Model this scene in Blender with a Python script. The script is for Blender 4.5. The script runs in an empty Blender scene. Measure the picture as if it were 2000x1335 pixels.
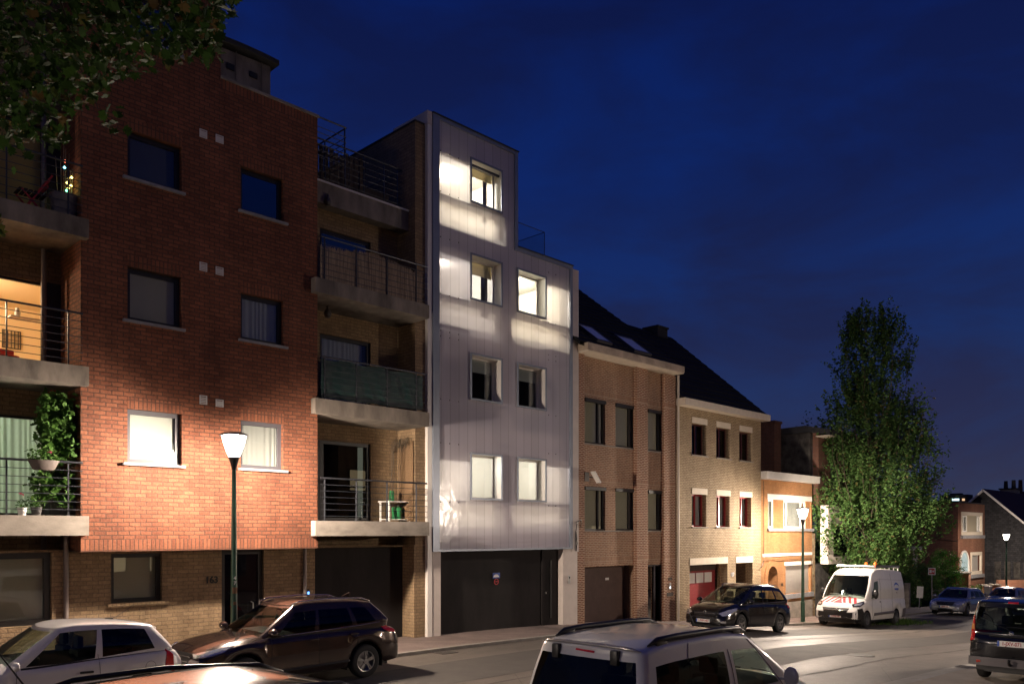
import bpy, bmesh, math, random
from mathutils import Vector, Matrix
from mathutils.bvhtree import BVHTree
from math import radians, sin, cos, pi, sqrt
scene = bpy.context.scene
COL = scene.collection
random.seed(7)
# ---------------------------------------------------------------- camera (level, shifted lens), world, exposure
S, HX, HY, CZ = 1614.0, 1000.0, 1039.0, 3.0
FX, FY, RX, RY = .7096, .7046, .7046, -.7096
cam_d = bpy.data.cameras.new('camera'); cam = bpy.data.objects.new('camera', cam_d); COL.objects.link(cam)
cam.location = (0, 0, CZ); cam.rotation_euler = (radians(90), 0, -math.atan2(FX, FY))
cam_d.sensor_width = 36; cam_d.lens = S/2000*36; cam_d.shift_y = (HY-667.5)/2000; cam_d.shift_x = 0
cam_d.clip_start = .1; cam_d.clip_end = 3000
scene.camera = cam
world = bpy.data.worlds.new('World'); scene.world = world; world.use_nodes = True
def build_world():
    nt = world.node_tree; N = nt.nodes; L = nt.links; N.clear()
    out = N.new('ShaderNodeOutputWorld'); bg = N.new('ShaderNodeBackground'); L.new(bg.outputs[0], out.inputs[0])
    sky = N.new('ShaderNodeTexSky'); sky.sky_type = 'NISHITA'; sky.sun_disc = False
    sky.sun_elevation = radians(-4.0); sky.sun_rotation = radians(250); sky.air_density = 1.0; sky.ozone_density = 4.0; sky.dust_density = .6
    tc = N.new('ShaderNodeTexCoord'); sep = N.new('ShaderNodeSeparateXYZ'); L.new(tc.outputs['Generated'], sep.inputs[0])
    ramp = N.new('ShaderNodeValToRGB'); L.new(sep.outputs['Z'], ramp.inputs[0])
    e = ramp.color_ramp.elements
    e[0].position = 0.0; e[0].color = (.027, .030, .060, 1)
    e[1].position = .60; e[1].color = (.0020, .0055, .046, 1)
    for p, c in ((.10, (.016, .021, .062, 1)), (.22, (.0085, .0150, .062, 1)), (.38, (.0040, .0100, .060, 1))):
        k = e.new(p); k.color = c
    # soft cloud streaks
    mp = N.new('ShaderNodeMapping'); mp.inputs['Scale'].default_value = (1.6, 1.6, 4.2); mp.inputs['Rotation'].default_value = (.35, -.3, .5)
    L.new(tc.outputs['Generated'], mp.inputs[0])
    nz = N.new('ShaderNodeTexNoise'); nz.inputs['Scale'].default_value = 2.1; nz.inputs['Detail'].default_value = 9; nz.inputs['Roughness'].default_value = .55
    nz.inputs['Distortion'].default_value = .35
    L.new(mp.outputs[0], nz.inputs['Vector'])
    r2 = N.new('ShaderNodeValToRGB'); L.new(nz.outputs['Fac'], r2.inputs[0])
    r2.color_ramp.elements[0].position = .41; r2.color_ramp.elements[0].color = (0, 0, 0, 1)
    r2.color_ramp.elements[1].position = .64; r2.color_ramp.elements[1].color = (1, 1, 1, 1)
    mx = N.new('ShaderNodeMix'); mx.data_type = 'RGBA'; mx.blend_type = 'MIX'
    dark = N.new('ShaderNodeMix'); dark.data_type = 'RGBA'; dark.blend_type = 'MULTIPLY'; dark.inputs['Factor'].default_value = 1
    L.new(ramp.outputs[0], dark.inputs['A']); dark.inputs['B'].default_value = (1.0, .88, .80, 1)
    brt = N.new('ShaderNodeMix'); brt.data_type = 'RGBA'; brt.blend_type = 'MULTIPLY'; brt.inputs['Factor'].default_value = 1
    L.new(ramp.outputs[0], brt.inputs['A']); brt.inputs['B'].default_value = (.78, 1.26, 1.36, 1)
    L.new(r2.outputs[0], mx.inputs['Factor']); L.new(dark.outputs['Result'], mx.inputs['A']); L.new(brt.outputs['Result'], mx.inputs['B'])
    # a share of the physical sky on top of the dusk gradient
    add = N.new('ShaderNodeMix'); add.data_type = 'RGBA'; add.blend_type = 'ADD'; add.inputs['Factor'].default_value = .05
    L.new(mx.outputs['Result'], add.inputs['A']); L.new(sky.outputs[0], add.inputs['B'])
    L.new(add.outputs['Result'], bg.inputs['Color']); bg.inputs['Strength'].default_value = 1.35
build_world()
scene.view_settings.view_transform = 'Standard'; scene.view_settings.look = 'None'
scene.view_settings.gamma = 1; scene.view_settings.exposure = .15; scene.view_settings.use_curve_mapping = False
cy = scene.cycles
cy.use_denoising = True
try: cy.denoiser = 'OPENIMAGEDENOISE'
except Exception: pass
cy.max_bounces = 8; cy.diffuse_bounces = 3; cy.glossy_bounces = 4; cy.transmission_bounces = 6; cy.transparent_max_bounces = 12
cy.sample_clamp_indirect = 4; cy.sample_clamp_direct = 0; cy.caustics_reflective = False; cy.caustics_refractive = False
# ---------------------------------------------------------------- survey helpers: photo pixel -> metre on a known plane
def onY(px, py, Y):
    a = (px-HX)/S; t = Y/(FY+a*RY); return t*(FX+a*RX), CZ+(HY-py)/S*t
def onX(px, py, X):
    a = (px-HX)/S; t = X/(FX+a*RX); return t*(FY+a*RY), CZ+(HY-py)/S*t
def xY(px, Y): return onY(px, 0, Y)[0]
def zY(px, py, Y): return onY(px, py, Y)[1]
# ---------------------------------------------------------------- ground profile (street falls away to the right)
KN = [(-60,-2.6),(0,-2.9),(8,-3.0),(15,-3.02),(21,-3.15),(27.3,-3.52),(35,-4.02),(49,-4.5),(60,-5.0),(75,-5.3),(120,-5.6),(400,-6.)]
def gz(x):
    if x <= KN[0][0]: return KN[0][1]+CZ
    for i in range(len(KN)-1):
        (a, za), (b, zb) = KN[i], KN[i+1]
        if x <= b:
            def sl(j):
                if j <= 0 or j >= len(KN)-1: return (KN[min(j+1,len(KN)-1)][1]-KN[max(j-1,0)][1])/(KN[min(j+1,len(KN)-1)][0]-KN[max(j-1,0)][0])
                return (KN[j+1][1]-KN[j-1][1])/(KN[j+1][0]-KN[j-1][0])
            h = b-a; t = (x-a)/h; m0, m1 = sl(i)*h, sl(i+1)*h
            return CZ+(2*t**3-3*t*t+1)*za+(t**3-2*t*t+t)*m0+(-2*t**3+3*t*t)*zb+(t**3-t*t)*m1
    return KN[-1][1]+CZ
PAV = .08
def crossfall(x, y): return .13*min(1, max(0, (x-12)/7))*min(1, max(0, (12-y)/5))
# ---------------------------------------------------------------- object helpers
def tag(o, label=None, cat=None, group=None, kind=None):
    if label: o['label'] = label
    if cat: o['category'] = cat
    if group: o['group'] = group
    if kind: o['kind'] = kind
    return o
def thing(name, label, cat, loc=(0,0,0), rz=0, group=None):
    o = bpy.data.objects.new(name, None); COL.objects.link(o); o.empty_display_size = .3
    o.location = loc; o.rotation_euler = (0, 0, rz)
    return tag(o, label, cat, group)
def link(name, me, mats, parent=None, smooth=False, sharp=None):
    o = bpy.data.objects.new(name, me); COL.objects.link(o)
    for m in (mats if isinstance(mats, (list, tuple)) else [mats]): me.materials.append(m)
    if parent is not None:
        o.parent = parent
    if smooth:
        me.polygons.foreach_set('use_smooth', [True]*len(me.polygons))
        if sharp is not None:
            try: me.set_sharp_from_angle(angle=radians(sharp))
            except Exception: pass
    return o
class MB:
    def __init__(s): s.v = []; s.f = []; s.mi = []
    def quad(s, a, b, c, d, m=0):
        n = len(s.v); s.v += [tuple(a), tuple(b), tuple(c), tuple(d)]; s.f.append((n, n+1, n+2, n+3)); s.mi.append(m); return s
    def box(s, x0, x1, y0, y1, z0, z1, m=0):
        if x1 < x0: x0, x1 = x1, x0
        if y1 < y0: y0, y1 = y1, y0
        if z1 < z0: z0, z1 = z1, z0
        n = len(s.v)
        s.v += [(x0,y0,z0),(x1,y0,z0),(x1,y1,z0),(x0,y1,z0),(x0,y0,z1),(x1,y0,z1),(x1,y1,z1),(x0,y1,z1)]
        for f in ((0,3,2,1),(4,5,6,7),(0,1,5,4),(1,2,6,5),(2,3,7,6),(3,0,4,7)):
            s.f.append(tuple(n+i for i in f)); s.mi.append(m)
        return s
    def rbox(s, x0, x1, y0, y1, z0, z1, b=.01, m=0):
        bm = bmesh.new(); r = bmesh.ops.create_cube(bm, size=1)
        for v in bm.verts: v.co = Vector((x0+(x1-x0)*(v.co.x+.5), y0+(y1-y0)*(v.co.y+.5), z0+(z1-z0)*(v.co.z+.5)))
        bmesh.ops.bevel(bm, geom=bm.edges[:], offset=b, segments=2, affect='EDGES', profile=.6)
        s.addbm(bm, m); bm.free(); return s
    def addbm(s, bm, m=0, M=None):
        n = len(s.v); bm.verts.ensure_lookup_table()
        for i, v in enumerate(bm.verts): v.index = i
        s.v += [tuple((M @ v.co) if M else v.co) for v in bm.verts]
        for f in bm.faces: s.f.append(tuple(n+v.index for v in f.verts)); s.mi.append(m)
        return s
    def tube(s, pts, r, seg=8, m=0, cap=True, r1=None):
        pts = [Vector(p) for p in pts]; n0 = len(s.v); N = len(pts)
        for i, p in enumerate(pts):
            d = (pts[min(i+1,N-1)]-pts[max(i-1,0)]).normalized()
            up = Vector((0,0,1)) if abs(d.z) < .9 else Vector((1,0,0))
            a = d.cross(up).normalized(); b = a.cross(d)
            rr = r[i] if isinstance(r, (list, tuple)) else (r if r1 is None else r+(r1-r)*i/(N-1))
            for k in range(seg):
                t = 2*pi*k/seg; s.v.append(tuple(p+a*cos(t)*rr+b*sin(t)*rr))
        for i in range(N-1):
            for k in range(seg):
                k2 = (k+1) % seg
                s.f.append((n0+i*seg+k, n0+i*seg+k2, n0+(i+1)*seg+k2, n0+(i+1)*seg+k)); s.mi.append(m)
        if cap:
            s.f.append(tuple(n0+k for k in range(seg))[::-1]); s.mi.append(m)
            s.f.append(tuple(n0+(N-1)*seg+k for k in range(seg))); s.mi.append(m)
        return s
    def bar(s, p, q, w, h, m=0):
        p = Vector(p); q = Vector(q); d = (q-p).normalized()
        up = Vector((0,0,1)) if abs(d.z) < .95 else Vector((0,1,0))
        a = d.cross(up).normalized()*w/2; b = a.cross(d).normalized()*h/2; n = len(s.v)
        for o in (p, q): s.v += [tuple(o+a+b), tuple(o-a+b), tuple(o-a-b), tuple(o+a-b)]
        for f in ((0,1,2,3),(7,6,5,4),(0,4,5,1),(1,5,6,2),(2,6,7,3),(3,7,4,0)): s.f.append(tuple(n+i for i in f)); s.mi.append(m)
        return s
    def lathe(s, prof, c=(0,0,0), seg=24, axis='z', m=0):
        n0 = len(s.v); c = Vector(c)
        for r, h in prof:
            for k in range(seg):
                t = 2*pi*k/seg
                v = Vector((r*cos(t), r*sin(t), h)) if axis == 'z' else (Vector((r*cos(t), h, r*sin(t))) if axis == 'y' else Vector((h, r*cos(t), r*sin(t))))
                s.v.append(tuple(c+v))
        for i in range(len(prof)-1):
            for k in range(seg):
                k2 = (k+1) % seg; s.f.append((n0+i*seg+k, n0+i*seg+k2, n0+(i+1)*seg+k2, n0+(i+1)*seg+k)); s.mi.append(m)
        return s
    def prism(s, poly, a, b, axis='y', m=0):
        # poly: list of 2d points, extruded from a to b along axis
        def P(u, v, w): return {'y': (u, w, v), 'x': (w, u, v), 'z': (u, v, w)}[axis]
        n = len(s.v); k = len(poly)
        s.v += [P(u, v, a) for u, v in poly]+[P(u, v, b) for u, v in poly]
        s.f.append(tuple(n+i for i in range(k))); s.mi.append(m)
        s.f.append(tuple(n+k+i for i in range(k))[::-1]); s.mi.append(m)
        for i in range(k):
            j = (i+1) % k; s.f.append((n+i, n+k+i, n+k+j, n+j)); s.mi.append(m)
        return s
    def build(s, name, mats, parent=None, smooth=False, sharp=None, fix=True):
        me = bpy.data.meshes.new(name); me.from_pydata(s.v, [], s.f); me.update()
        if isinstance(mats, (list, tuple)): me.polygons.foreach_set('material_index', s.mi)
        if fix and len(s.f) < 20000:
            bm = bmesh.new(); bm.from_mesh(me); bmesh.ops.recalc_face_normals(bm, faces=bm.faces); bm.to_mesh(me); bm.free()
        return link(name, me, mats, parent, smooth, sharp)
def text(s, size, mat, parent, loc, rot=(pi/2,0,0), ext=.004, name='lettering', align='CENTER', sx=1, spacing=1):
    c = bpy.data.curves.new('t', 'FONT'); c.body = s; c.size = size; c.extrude = ext; c.align_x = align; c.align_y = 'CENTER'; c.space_character = spacing
    c.space_line = .9; c.offset = size*.02
    o = bpy.data.objects.new('t', c); COL.objects.link(o)
    bpy.context.view_layer.update()
    me = bpy.data.meshes.new_from_object(o.evaluated_get(bpy.context.evaluated_depsgraph_get()))
    COL.objects.unlink(o); bpy.data.objects.remove(o)
    M = Matrix.Translation(loc) @ Matrix(((1,0,0,0),(0,1,0,0),(0,0,1,0),(0,0,0,1)))
    from mathutils import Euler
    M = Matrix.Translation(loc) @ Euler(rot).to_matrix().to_4x4() @ Matrix.Diagonal((sx,1,1,1))
    me.transform(M); me.materials.clear()
    return link(name, me, mat, parent)
# ---------------------------------------------------------------- materials
MAT = {}
def nm(name):
    m = bpy.data.materials.new(name); m.use_nodes = True; nt = m.node_tree; nt.nodes.clear()
    return m, nt.nodes, nt.links
def principled(name, col, rough=.6, metal=0, coat=0, spec=.5, noise=None, bump=None, emis=None, es=0, alpha=None):
    m, N, L = nm(name); out = N.new('ShaderNodeOutputMaterial'); p = N.new('ShaderNodeBsdfPrincipled'); L.new(p.outputs[0], out.inputs[0])
    p.inputs['Base Color'].default_value = (*col, 1); p.inputs['Roughness'].default_value = rough; p.inputs['Metallic'].default_value = metal
    p.inputs['Coat Weight'].default_value = coat; p.inputs['Coat Roughness'].default_value = .04; p.inputs['Specular IOR Level'].default_value = spec
    if emis: p.inputs['Emission Color'].default_value = (*emis, 1); p.inputs['Emission Strength'].default_value = es
    if noise or bump:
        tc = N.new('ShaderNodeTexCoord')
    if noise:   # (scale, amount) mottling, or (scale, amount, (sx,sy,sz))
        sc, am = noise[:2]
        mp = N.new('ShaderNodeMapping'); L.new(tc.outputs['Object'], mp.inputs[0])
        if len(noise) > 2: mp.inputs['Scale'].default_value = noise[2]
        nz = N.new('ShaderNodeTexNoise'); nz.inputs['Scale'].default_value = sc; nz.inputs['Detail'].default_value = 8; nz.inputs['Roughness'].default_value = .62; L.new(mp.outputs[0], nz.inputs['Vector'])
        rp = N.new('ShaderNodeMapRange'); L.new(nz.outputs['Fac'], rp.inputs[0]); rp.inputs[1].default_value = .3; rp.inputs[2].default_value = .7
        rp.inputs[3].default_value = 1-am; rp.inputs[4].default_value = 1+am*.6
        mx = N.new('ShaderNodeVectorMath'); mx.operation = 'SCALE'; mx.inputs[0].default_value = col; L.new(rp.outputs[0], mx.inputs['Scale'])
        L.new(mx.outputs[0], p.inputs['Base Color'])
    if bump:
        nz = N.new('ShaderNodeTexNoise'); nz.inputs['Scale'].default_value = bump[0]; nz.inputs['Detail'].default_value = 6; L.new(tc.outputs['Object'], nz.inputs['Vector'])
        b = N.new('ShaderNodeBump'); b.inputs['Strength'].default_value = bump[1]; b.inputs['Distance'].default_value = bump[2] if len(bump) > 2 else .01
        L.new(nz.outputs['Fac'], b.inputs['Height']); L.new(b.outputs[0], p.inputs['Normal'])
    MAT[name] = m; return m
def brick(name, c1, c2, mortar, bw=.23, rh=.087, ms=.011, swap=False, bump=.6, rough=.85, off=.5, stain=.3, bias=0, c3=None):
    m, N, L = nm(name); out = N.new('ShaderNodeOutputMaterial'); p = N.new('ShaderNodeBsdfPrincipled'); L.new(p.outputs[0], out.inputs[0])
    tc = N.new('ShaderNodeTexCoord'); sep = N.new('ShaderNodeSeparateXYZ'); L.new(tc.outputs['Object'], sep.inputs[0])
    ad = N.new('ShaderNodeMath'); ad.operation = 'ADD'; L.new(sep.outputs['X'], ad.inputs[0]); L.new(sep.outputs['Y'], ad.inputs[1])
    # slight unevenness so courses are not ruler-straight
    wn = N.new('ShaderNodeTexNoise'); wn.inputs['Scale'].default_value = 5; wn.inputs['Detail'].default_value = 3; L.new(tc.outputs['Object'], wn.inputs['Vector'])
    wm = N.new('ShaderNodeMath'); wm.operation = 'MULTIPLY_ADD'; wm.inputs[1].default_value = .028; L.new(wn.outputs['Fac'], wm.inputs[0]); L.new(sep.outputs['Z'], wm.inputs[2])
    cb = N.new('ShaderNodeCombineXYZ')
    if swap: L.new(wm.outputs[0], cb.inputs[0]); L.new(ad.outputs[0], cb.inputs[1])
    else: L.new(ad.outputs[0], cb.inputs[0]); L.new(wm.outputs[0], cb.inputs[1])
    bt = N.new('ShaderNodeTexBrick'); L.new(cb.outputs[0], bt.inputs['Vector']); bt.offset = 0 if swap else off; bt.squash = 1
    bt.inputs['Scale'].default_value = 1; bt.inputs['Brick Width'].default_value = bw; bt.inputs['Row Height'].default_value = rh
    bt.inputs['Mortar Size'].default_value = ms; bt.inputs['Mortar Smooth'].default_value = .25; bt.inputs['Bias'].default_value = bias
    bt.inputs['Color1'].default_value = (*c1, 1); bt.inputs['Color2'].default_value = (*c2, 1); bt.inputs['Mortar'].default_value = (*mortar, 1)
    smp = N.new('ShaderNodeMapping'); smp.inputs['Scale'].default_value = (1.5, 1.5, .45); L.new(tc.outputs['Object'], smp.inputs[0])
    nz = N.new('ShaderNodeTexNoise'); nz.inputs['Scale'].default_value = .9; nz.inputs['Detail'].default_value = 8; nz.inputs['Roughness'].default_value = .68; L.new(smp.outputs[0], nz.inputs['Vector'])
    mr = N.new('ShaderNodeMapRange'); L.new(nz.outputs['Fac'], mr.inputs[0]); mr.inputs[1].default_value = .3; mr.inputs[2].default_value = .72; mr.inputs[3].default_value = 1-stain; mr.inputs[4].default_value = 1+stain*.4
    n2 = N.new('ShaderNodeTexNoise'); n2.inputs['Scale'].default_value = 26; n2.inputs['Detail'].default_value = 5; L.new(tc.outputs['Object'], n2.inputs['Vector'])
    m2 = N.new('ShaderNodeMapRange'); L.new(n2.outputs['Fac'], m2.inputs[0]); m2.inputs[1].default_value = .25; m2.inputs[2].default_value = .75; m2.inputs[3].default_value = .78; m2.inputs[4].default_value = 1.18
    mm = N.new('ShaderNodeMath'); mm.operation = 'MULTIPLY'; L.new(mr.outputs[0], mm.inputs[0]); L.new(m2.outputs[0], mm.inputs[1])
    sc = N.new('ShaderNodeVectorMath'); sc.operation = 'SCALE'; L.new(bt.outputs['Color'], sc.inputs[0]); L.new(mm.outputs[0], sc.inputs['Scale'])
    colout = sc.outputs[0]
    if c3:   # occasional dark bricks
        wz = N.new('ShaderNodeTexBrick'); L.new(cb.outputs[0], wz.inputs['Vector']); wz.offset = 0 if swap else off
        wz.inputs['Scale'].default_value = 1; wz.inputs['Brick Width'].default_value = bw; wz.inputs['Row Height'].default_value = rh; wz.inputs['Mortar Size'].default_value = 0
        wz.inputs['Color1'].default_value = (0,0,0,1); wz.inputs['Color2'].default_value = (1,1,1,1); wz.inputs['Bias'].default_value = -.25
        gt = N.new('ShaderNodeMath'); gt.operation = 'GREATER_THAN'; gt.inputs[1].default_value = .80; L.new(wz.outputs['Color'], gt.inputs[0])
        gm = N.new('ShaderNodeMath'); gm.operation = 'MULTIPLY'; L.new(gt.outputs[0], gm.inputs[0])
        iv = N.new('ShaderNodeMath'); iv.operation = 'SUBTRACT'; iv.inputs[0].default_value = 1; L.new(bt.outputs['Fac'], iv.inputs[1]); L.new(iv.outputs[0], gm.inputs[1])
        mx = N.new('ShaderNodeMix'); mx.data_type = 'RGBA'; L.new(gm.outputs[0], mx.inputs['Factor']); L.new(colout, mx.inputs['A']); mx.inputs['B'].default_value = (*c3, 1); colout = mx.outputs['Result']
    L.new(colout, p.inputs['Base Color']); p.inputs['Roughness'].default_value = rough; p.inputs['Specular IOR Level'].default_value = .3
    hh = N.new('ShaderNodeMath'); hh.operation = 'MULTIPLY_ADD'; L.new(bt.outputs['Fac'], hh.inputs[0]); hh.inputs[1].default_value = -1.0
    h2 = N.new('ShaderNodeMath'); h2.operation = 'MULTIPLY'; L.new(n2.outputs['Fac'], h2.inputs[0]); h2.inputs[1].default_value = .8; L.new(h2.outputs[0], hh.inputs[2])
    b = N.new('ShaderNodeBump'); b.inputs['Strength'].default_value = bump; b.inputs['Distance'].default_value = .012; L.new(hh.outputs[0], b.inputs['Height']); L.new(b.outputs[0], p.inputs['Normal'])
    MAT[name] = m; return m
def schlick(N, L):
    lw = N.new('ShaderNodeLayerWeight'); lw.inputs[0].default_value = .5
    pw = N.new('ShaderNodeMath'); pw.operation = 'POWER'; L.new(lw.outputs['Facing'], pw.inputs[0]); pw.inputs[1].default_value = 5
    ma = N.new('ShaderNodeMath'); ma.operation = 'MULTIPLY_ADD'; L.new(pw.outputs[0], ma.inputs[0]); ma.inputs[1].default_value = .95; ma.inputs[2].default_value = .05
    return ma.outputs[0]
def glass(name, tint=(1,1,1), refl=1.0, rough=.0, base=None):
    m, N, L = nm(name); out = N.new('ShaderNodeOutputMaterial')
    fr = schlick(N, L)
    mul = N.new('ShaderNodeMath'); mul.operation = 'MULTIPLY'; mul.inputs[1].default_value = refl; mul.use_clamp = True; L.new(fr, mul.inputs[0])
    tr = N.new('ShaderNodeBsdfTransparent'); tr.inputs[0].default_value = (*tint, 1)
    gl = N.new('ShaderNodeBsdfGlossy'); gl.inputs['Roughness'].default_value = rough
    mx = N.new('ShaderNodeMixShader'); L.new(mul.outputs[0], mx.inputs[0]); L.new(tr.outputs[0], mx.inputs[1]); L.new(gl.outputs[0], mx.inputs[2]); L.new(mx.outputs[0], out.inputs[0])
    MAT[name] = m; return m
def emission(name, col, st):
    m, N, L = nm(name); out = N.new('ShaderNodeOutputMaterial'); e = N.new('ShaderNodeEmission'); e.inputs[0].default_value = (*col, 1); e.inputs[1].default_value = st
    L.new(e.outputs[0], out.inputs[0]); MAT[name] = m; return m
def cloth(name, col, tr=.5, stripes=0):
    m, N, L = nm(name); out = N.new('ShaderNodeOutputMaterial'); d = N.new('ShaderNodeBsdfDiffuse'); t = N.new('ShaderNodeBsdfTranslucent')
    mx = N.new('ShaderNodeMixShader'); mx.inputs[0].default_value = tr; L.new(d.outputs[0], mx.inputs[1]); L.new(t.outputs[0], mx.inputs[2]); L.new(mx.outputs[0], out.inputs[0])
    for n in (d, t): n.inputs[0].default_value = (*col, 1)
    if stripes:
        tc = N.new('ShaderNodeTexCoord'); w = N.new('ShaderNodeTexWave'); w.bands_direction = 'Z'; w.inputs['Scale'].default_value = stripes; L.new(tc.outputs['Object'], w.inputs['Vector'])
        r = N.new('ShaderNodeMapRange'); L.new(w.outputs['Fac'], r.inputs[0]); r.inputs[3].default_value = .6; r.inputs[4].default_value = 1.05
        sc = N.new('ShaderNodeVectorMath'); sc.operation = 'SCALE'; sc.inputs[0].default_value = col; L.new(r.outputs[0], sc.inputs['Scale'])
        for n in (d, t): L.new(sc.outputs[0], n.inputs[0])
    MAT[name] = m; return m
def leafmat(name, c1, c2, tr=.35, brown=None):
    m, N, L = nm(name); out = N.new('ShaderNodeOutputMaterial')
    g = N.new('ShaderNodeNewGeometry'); rp = N.new('ShaderNodeValToRGB'); L.new(g.outputs['Random Per Island'], rp.inputs[0])
    e = rp.color_ramp.elements; e[0].color = (*c1, 1); e[1].color = (*c2, 1); e[1].position = .9
    if brown: k = e.new(.96); k.color = (*brown, 1)
    p = N.new('ShaderNodeBsdfPrincipled'); p.inputs['Roughness'].default_value = .7; p.inputs['Specular IOR Level'].default_value = .18; L.new(rp.outputs[0], p.inputs['Base Color'])
    t = N.new('ShaderNodeBsdfTranslucent'); L.new(rp.outputs[0], t.inputs[0])
    mx = N.new('ShaderNodeMixShader'); mx.inputs[0].default_value = tr; L.new(p.outputs[0], mx.inputs[1]); L.new(t.outputs[0], mx.inputs[2]); L.new(mx.outputs[0], out.inputs[0])
    MAT[name] = m; return m
RED = dict(c1=(.285,.105,.055), c2=(.19,.066,.036), mortar=(.115,.056,.036), ms=.012)
brick('red_brick', **RED, bump=1.0, stain=.42)
brick('red_soldier', **RED, swap=True, bump=.9, bw=.24)
YEL = dict(c1=(.34,.235,.135), c2=(.26,.175,.10), mortar=(.19,.135,.085), ms=.009)
brick('yellow_brick', **YEL, bw=.24, bump=1.0)
brick('yellow_soldier', **YEL, swap=True, bw=.24, bump=1.0)
BRN = dict(c1=(.36,.19,.11), c2=(.26,.13,.078), mortar=(.46,.35,.25))
brick('brown_brick', **BRN, bw=.2, rh=.062, ms=.012, bump=.5)
brick('brown_soldier', **BRN, bw=.2, rh=.066, ms=.012, swap=True, bump=.5)
brick('rust_brick', c1=(.25,.085,.042), c2=(.18,.06,.032), mortar=(.56,.42,.30), bw=.2, rh=.062, ms=.013, bump=.5)
brick('rust_soldier', c1=(.25,.085,.042), c2=(.18,.06,.032), mortar=(.56,.42,.30), bw=.2, rh=.066, ms=.013, swap=True, bump=.5)
brick('beige_brick', c1=(.50,.39,.24), c2=(.40,.30,.18), mortar=(.25,.18,.12), bw=.2, rh=.066, ms=.014, bump=.7, c3=(.19,.13,.09))
brick('orange_brick', c1=(.46,.215,.085), c2=(.38,.17,.065), mortar=(.27,.16,.085), bw=.24, rh=.055, ms=.009, bump=.4)
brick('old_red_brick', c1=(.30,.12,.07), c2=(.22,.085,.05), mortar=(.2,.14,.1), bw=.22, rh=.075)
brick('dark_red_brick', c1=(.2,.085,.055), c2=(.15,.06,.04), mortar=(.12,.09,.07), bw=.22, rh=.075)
brick('bright_brick', c1=(.50,.20,.09), c2=(.42,.15,.07), mortar=(.3,.2,.13), bw=.22, rh=.075)
brick('slate_cladding', c1=(.045,.045,.05), c2=(.022,.022,.026), mortar=(.012,.012,.012), bw=.32, rh=.18, ms=.012, bump=1, off=.5, stain=.5)
brick('dark_tile', c1=(.014,.013,.015), c2=(.009,.009,.011), mortar=(.003,.003,.003), bw=.28, rh=.2, ms=.03, bump=1.4, off=0)
brick('rough_stone', c1=(.42,.34,.2), c2=(.22,.13,.07), mortar=(.3,.25,.17), bw=.32, rh=.16, ms=.02, stain=.5)
brick('paver', c1=(.24,.18,.16), c2=(.20,.15,.13), mortar=(.13,.10,.09), bw=.3, rh=.3, ms=.008, bump=.3)
principled('concrete', (.30,.265,.225), .9, noise=(1.6,.38,(1,1,2.2)), bump=(30,.25))
principled('stained_concrete', (.20,.17,.14), .9, noise=(1.7,.6,(1.4,1,.5)), bump=(26,.3))
principled('worn_cornice', (.46,.37,.28), .85, noise=(2.3,.35), bump=(20,.2))
principled('lintel_cream', (.70,.62,.50), .8, noise=(6,.1))
principled('white_paint', (.78,.75,.70), .55, noise=(3,.08))
principled('render_white', (.62,.55,.50), .8, noise=(4,.08))
principled('bluestone', (.26,.26,.27), .7, noise=(5,.25))
principled('dark_frame', (.018,.016,.016), .4, bump=(40,.05))
principled('grey_frame', (.075,.072,.082), .5)
principled('alu_frame', (.26,.29,.35), .38, metal=.35, noise=(2.5,.08))
principled('alu_sleeve', (.70,.66,.62), .45, metal=.1)
principled('white_frame', (.80,.79,.76), .4)
principled('red_frame', (.28,.018,.022), .35, noise=(4,.2))
principled('red_garage', (.25,.03,.035), .4, noise=(3,.2))
principled('brown_garage', (.085,.05,.042), .5, noise=(3,.25))
principled('dark_garage', (.022,.019,.019), .75, spec=.15, noise=(2,.35,(1,1,.3)))
principled('rail_paint', (.06,.063,.075), .4, metal=.5)
principled('post_green', (.02,.075,.045), .4, noise=(9,.25))
principled('rust_patch', (.16,.085,.045), .8)
principled('pipe_grey', (.20,.165,.15), .5, metal=.2)
principled('pipe_white', (.55,.48,.40), .5)
principled('bamboo', (.36,.27,.19), .85, noise=(40,.5,(1,1,.06)))
principled('tarp_green', (.005,.026,.024), .55, bump=(4,.6,.05))
principled('dark_wood', (.05,.035,.026), .8, noise=(5,.4,(1,1,.3)))
principled('lattice_wood', (.26,.16,.085), .8)
principled('steel', (.6,.6,.6), .3, metal=.9)
principled('black_plastic', (.012,.012,.013), .45)
principled('rubber', (.012,.012,.012), .8)
principled('tyre_rubber', (.016,.016,.016), .8)
principled('rim_metal', (.42,.42,.43), .28, metal=.9)
principled('vent_white', (.62,.60,.58), .5)
principled('ink_black', (.01,.01,.01), .6)
principled('ink_white', (.8,.8,.8), .5)
principled('ink_red', (.5,.02,.03), .5)
principled('sign_blue', (.01,.07,.42), .4)
principled('plate_white', (.75,.73,.70), .35)
principled('plate_red', (.35,.02,.03), .5)
principled('mail_dark', (.07,.06,.055), .4)
principled('bark', (.085,.065,.045), .9, noise=(7,.4,(1,1,.25)), bump=(12,.8,.03))
principled('soil', (.04,.03,.02), .95)
principled('terracotta', (.26,.10,.05), .8)
principled('pot_taupe', (.10,.08,.07), .7)
principled('pot_dark', (.035,.033,.033), .6)
principled('petal_pink', (.75,.06,.20), .6)
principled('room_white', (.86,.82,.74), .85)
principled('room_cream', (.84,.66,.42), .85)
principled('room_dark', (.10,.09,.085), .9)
principled('curtain_dark', (.075,.06,.075), .9)
principled('felt_roof', (.03,.03,.032), .9)
principled('red_tile', (.07,.025,.02), .9, bump=(18,.5))
principled('moss_wall', (.055,.05,.045), .95, noise=(2.6,.9))
principled('tower_wall', (.045,.035,.032), .9)
principled('chair_red', (.4,.03,.03), .5)
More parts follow.
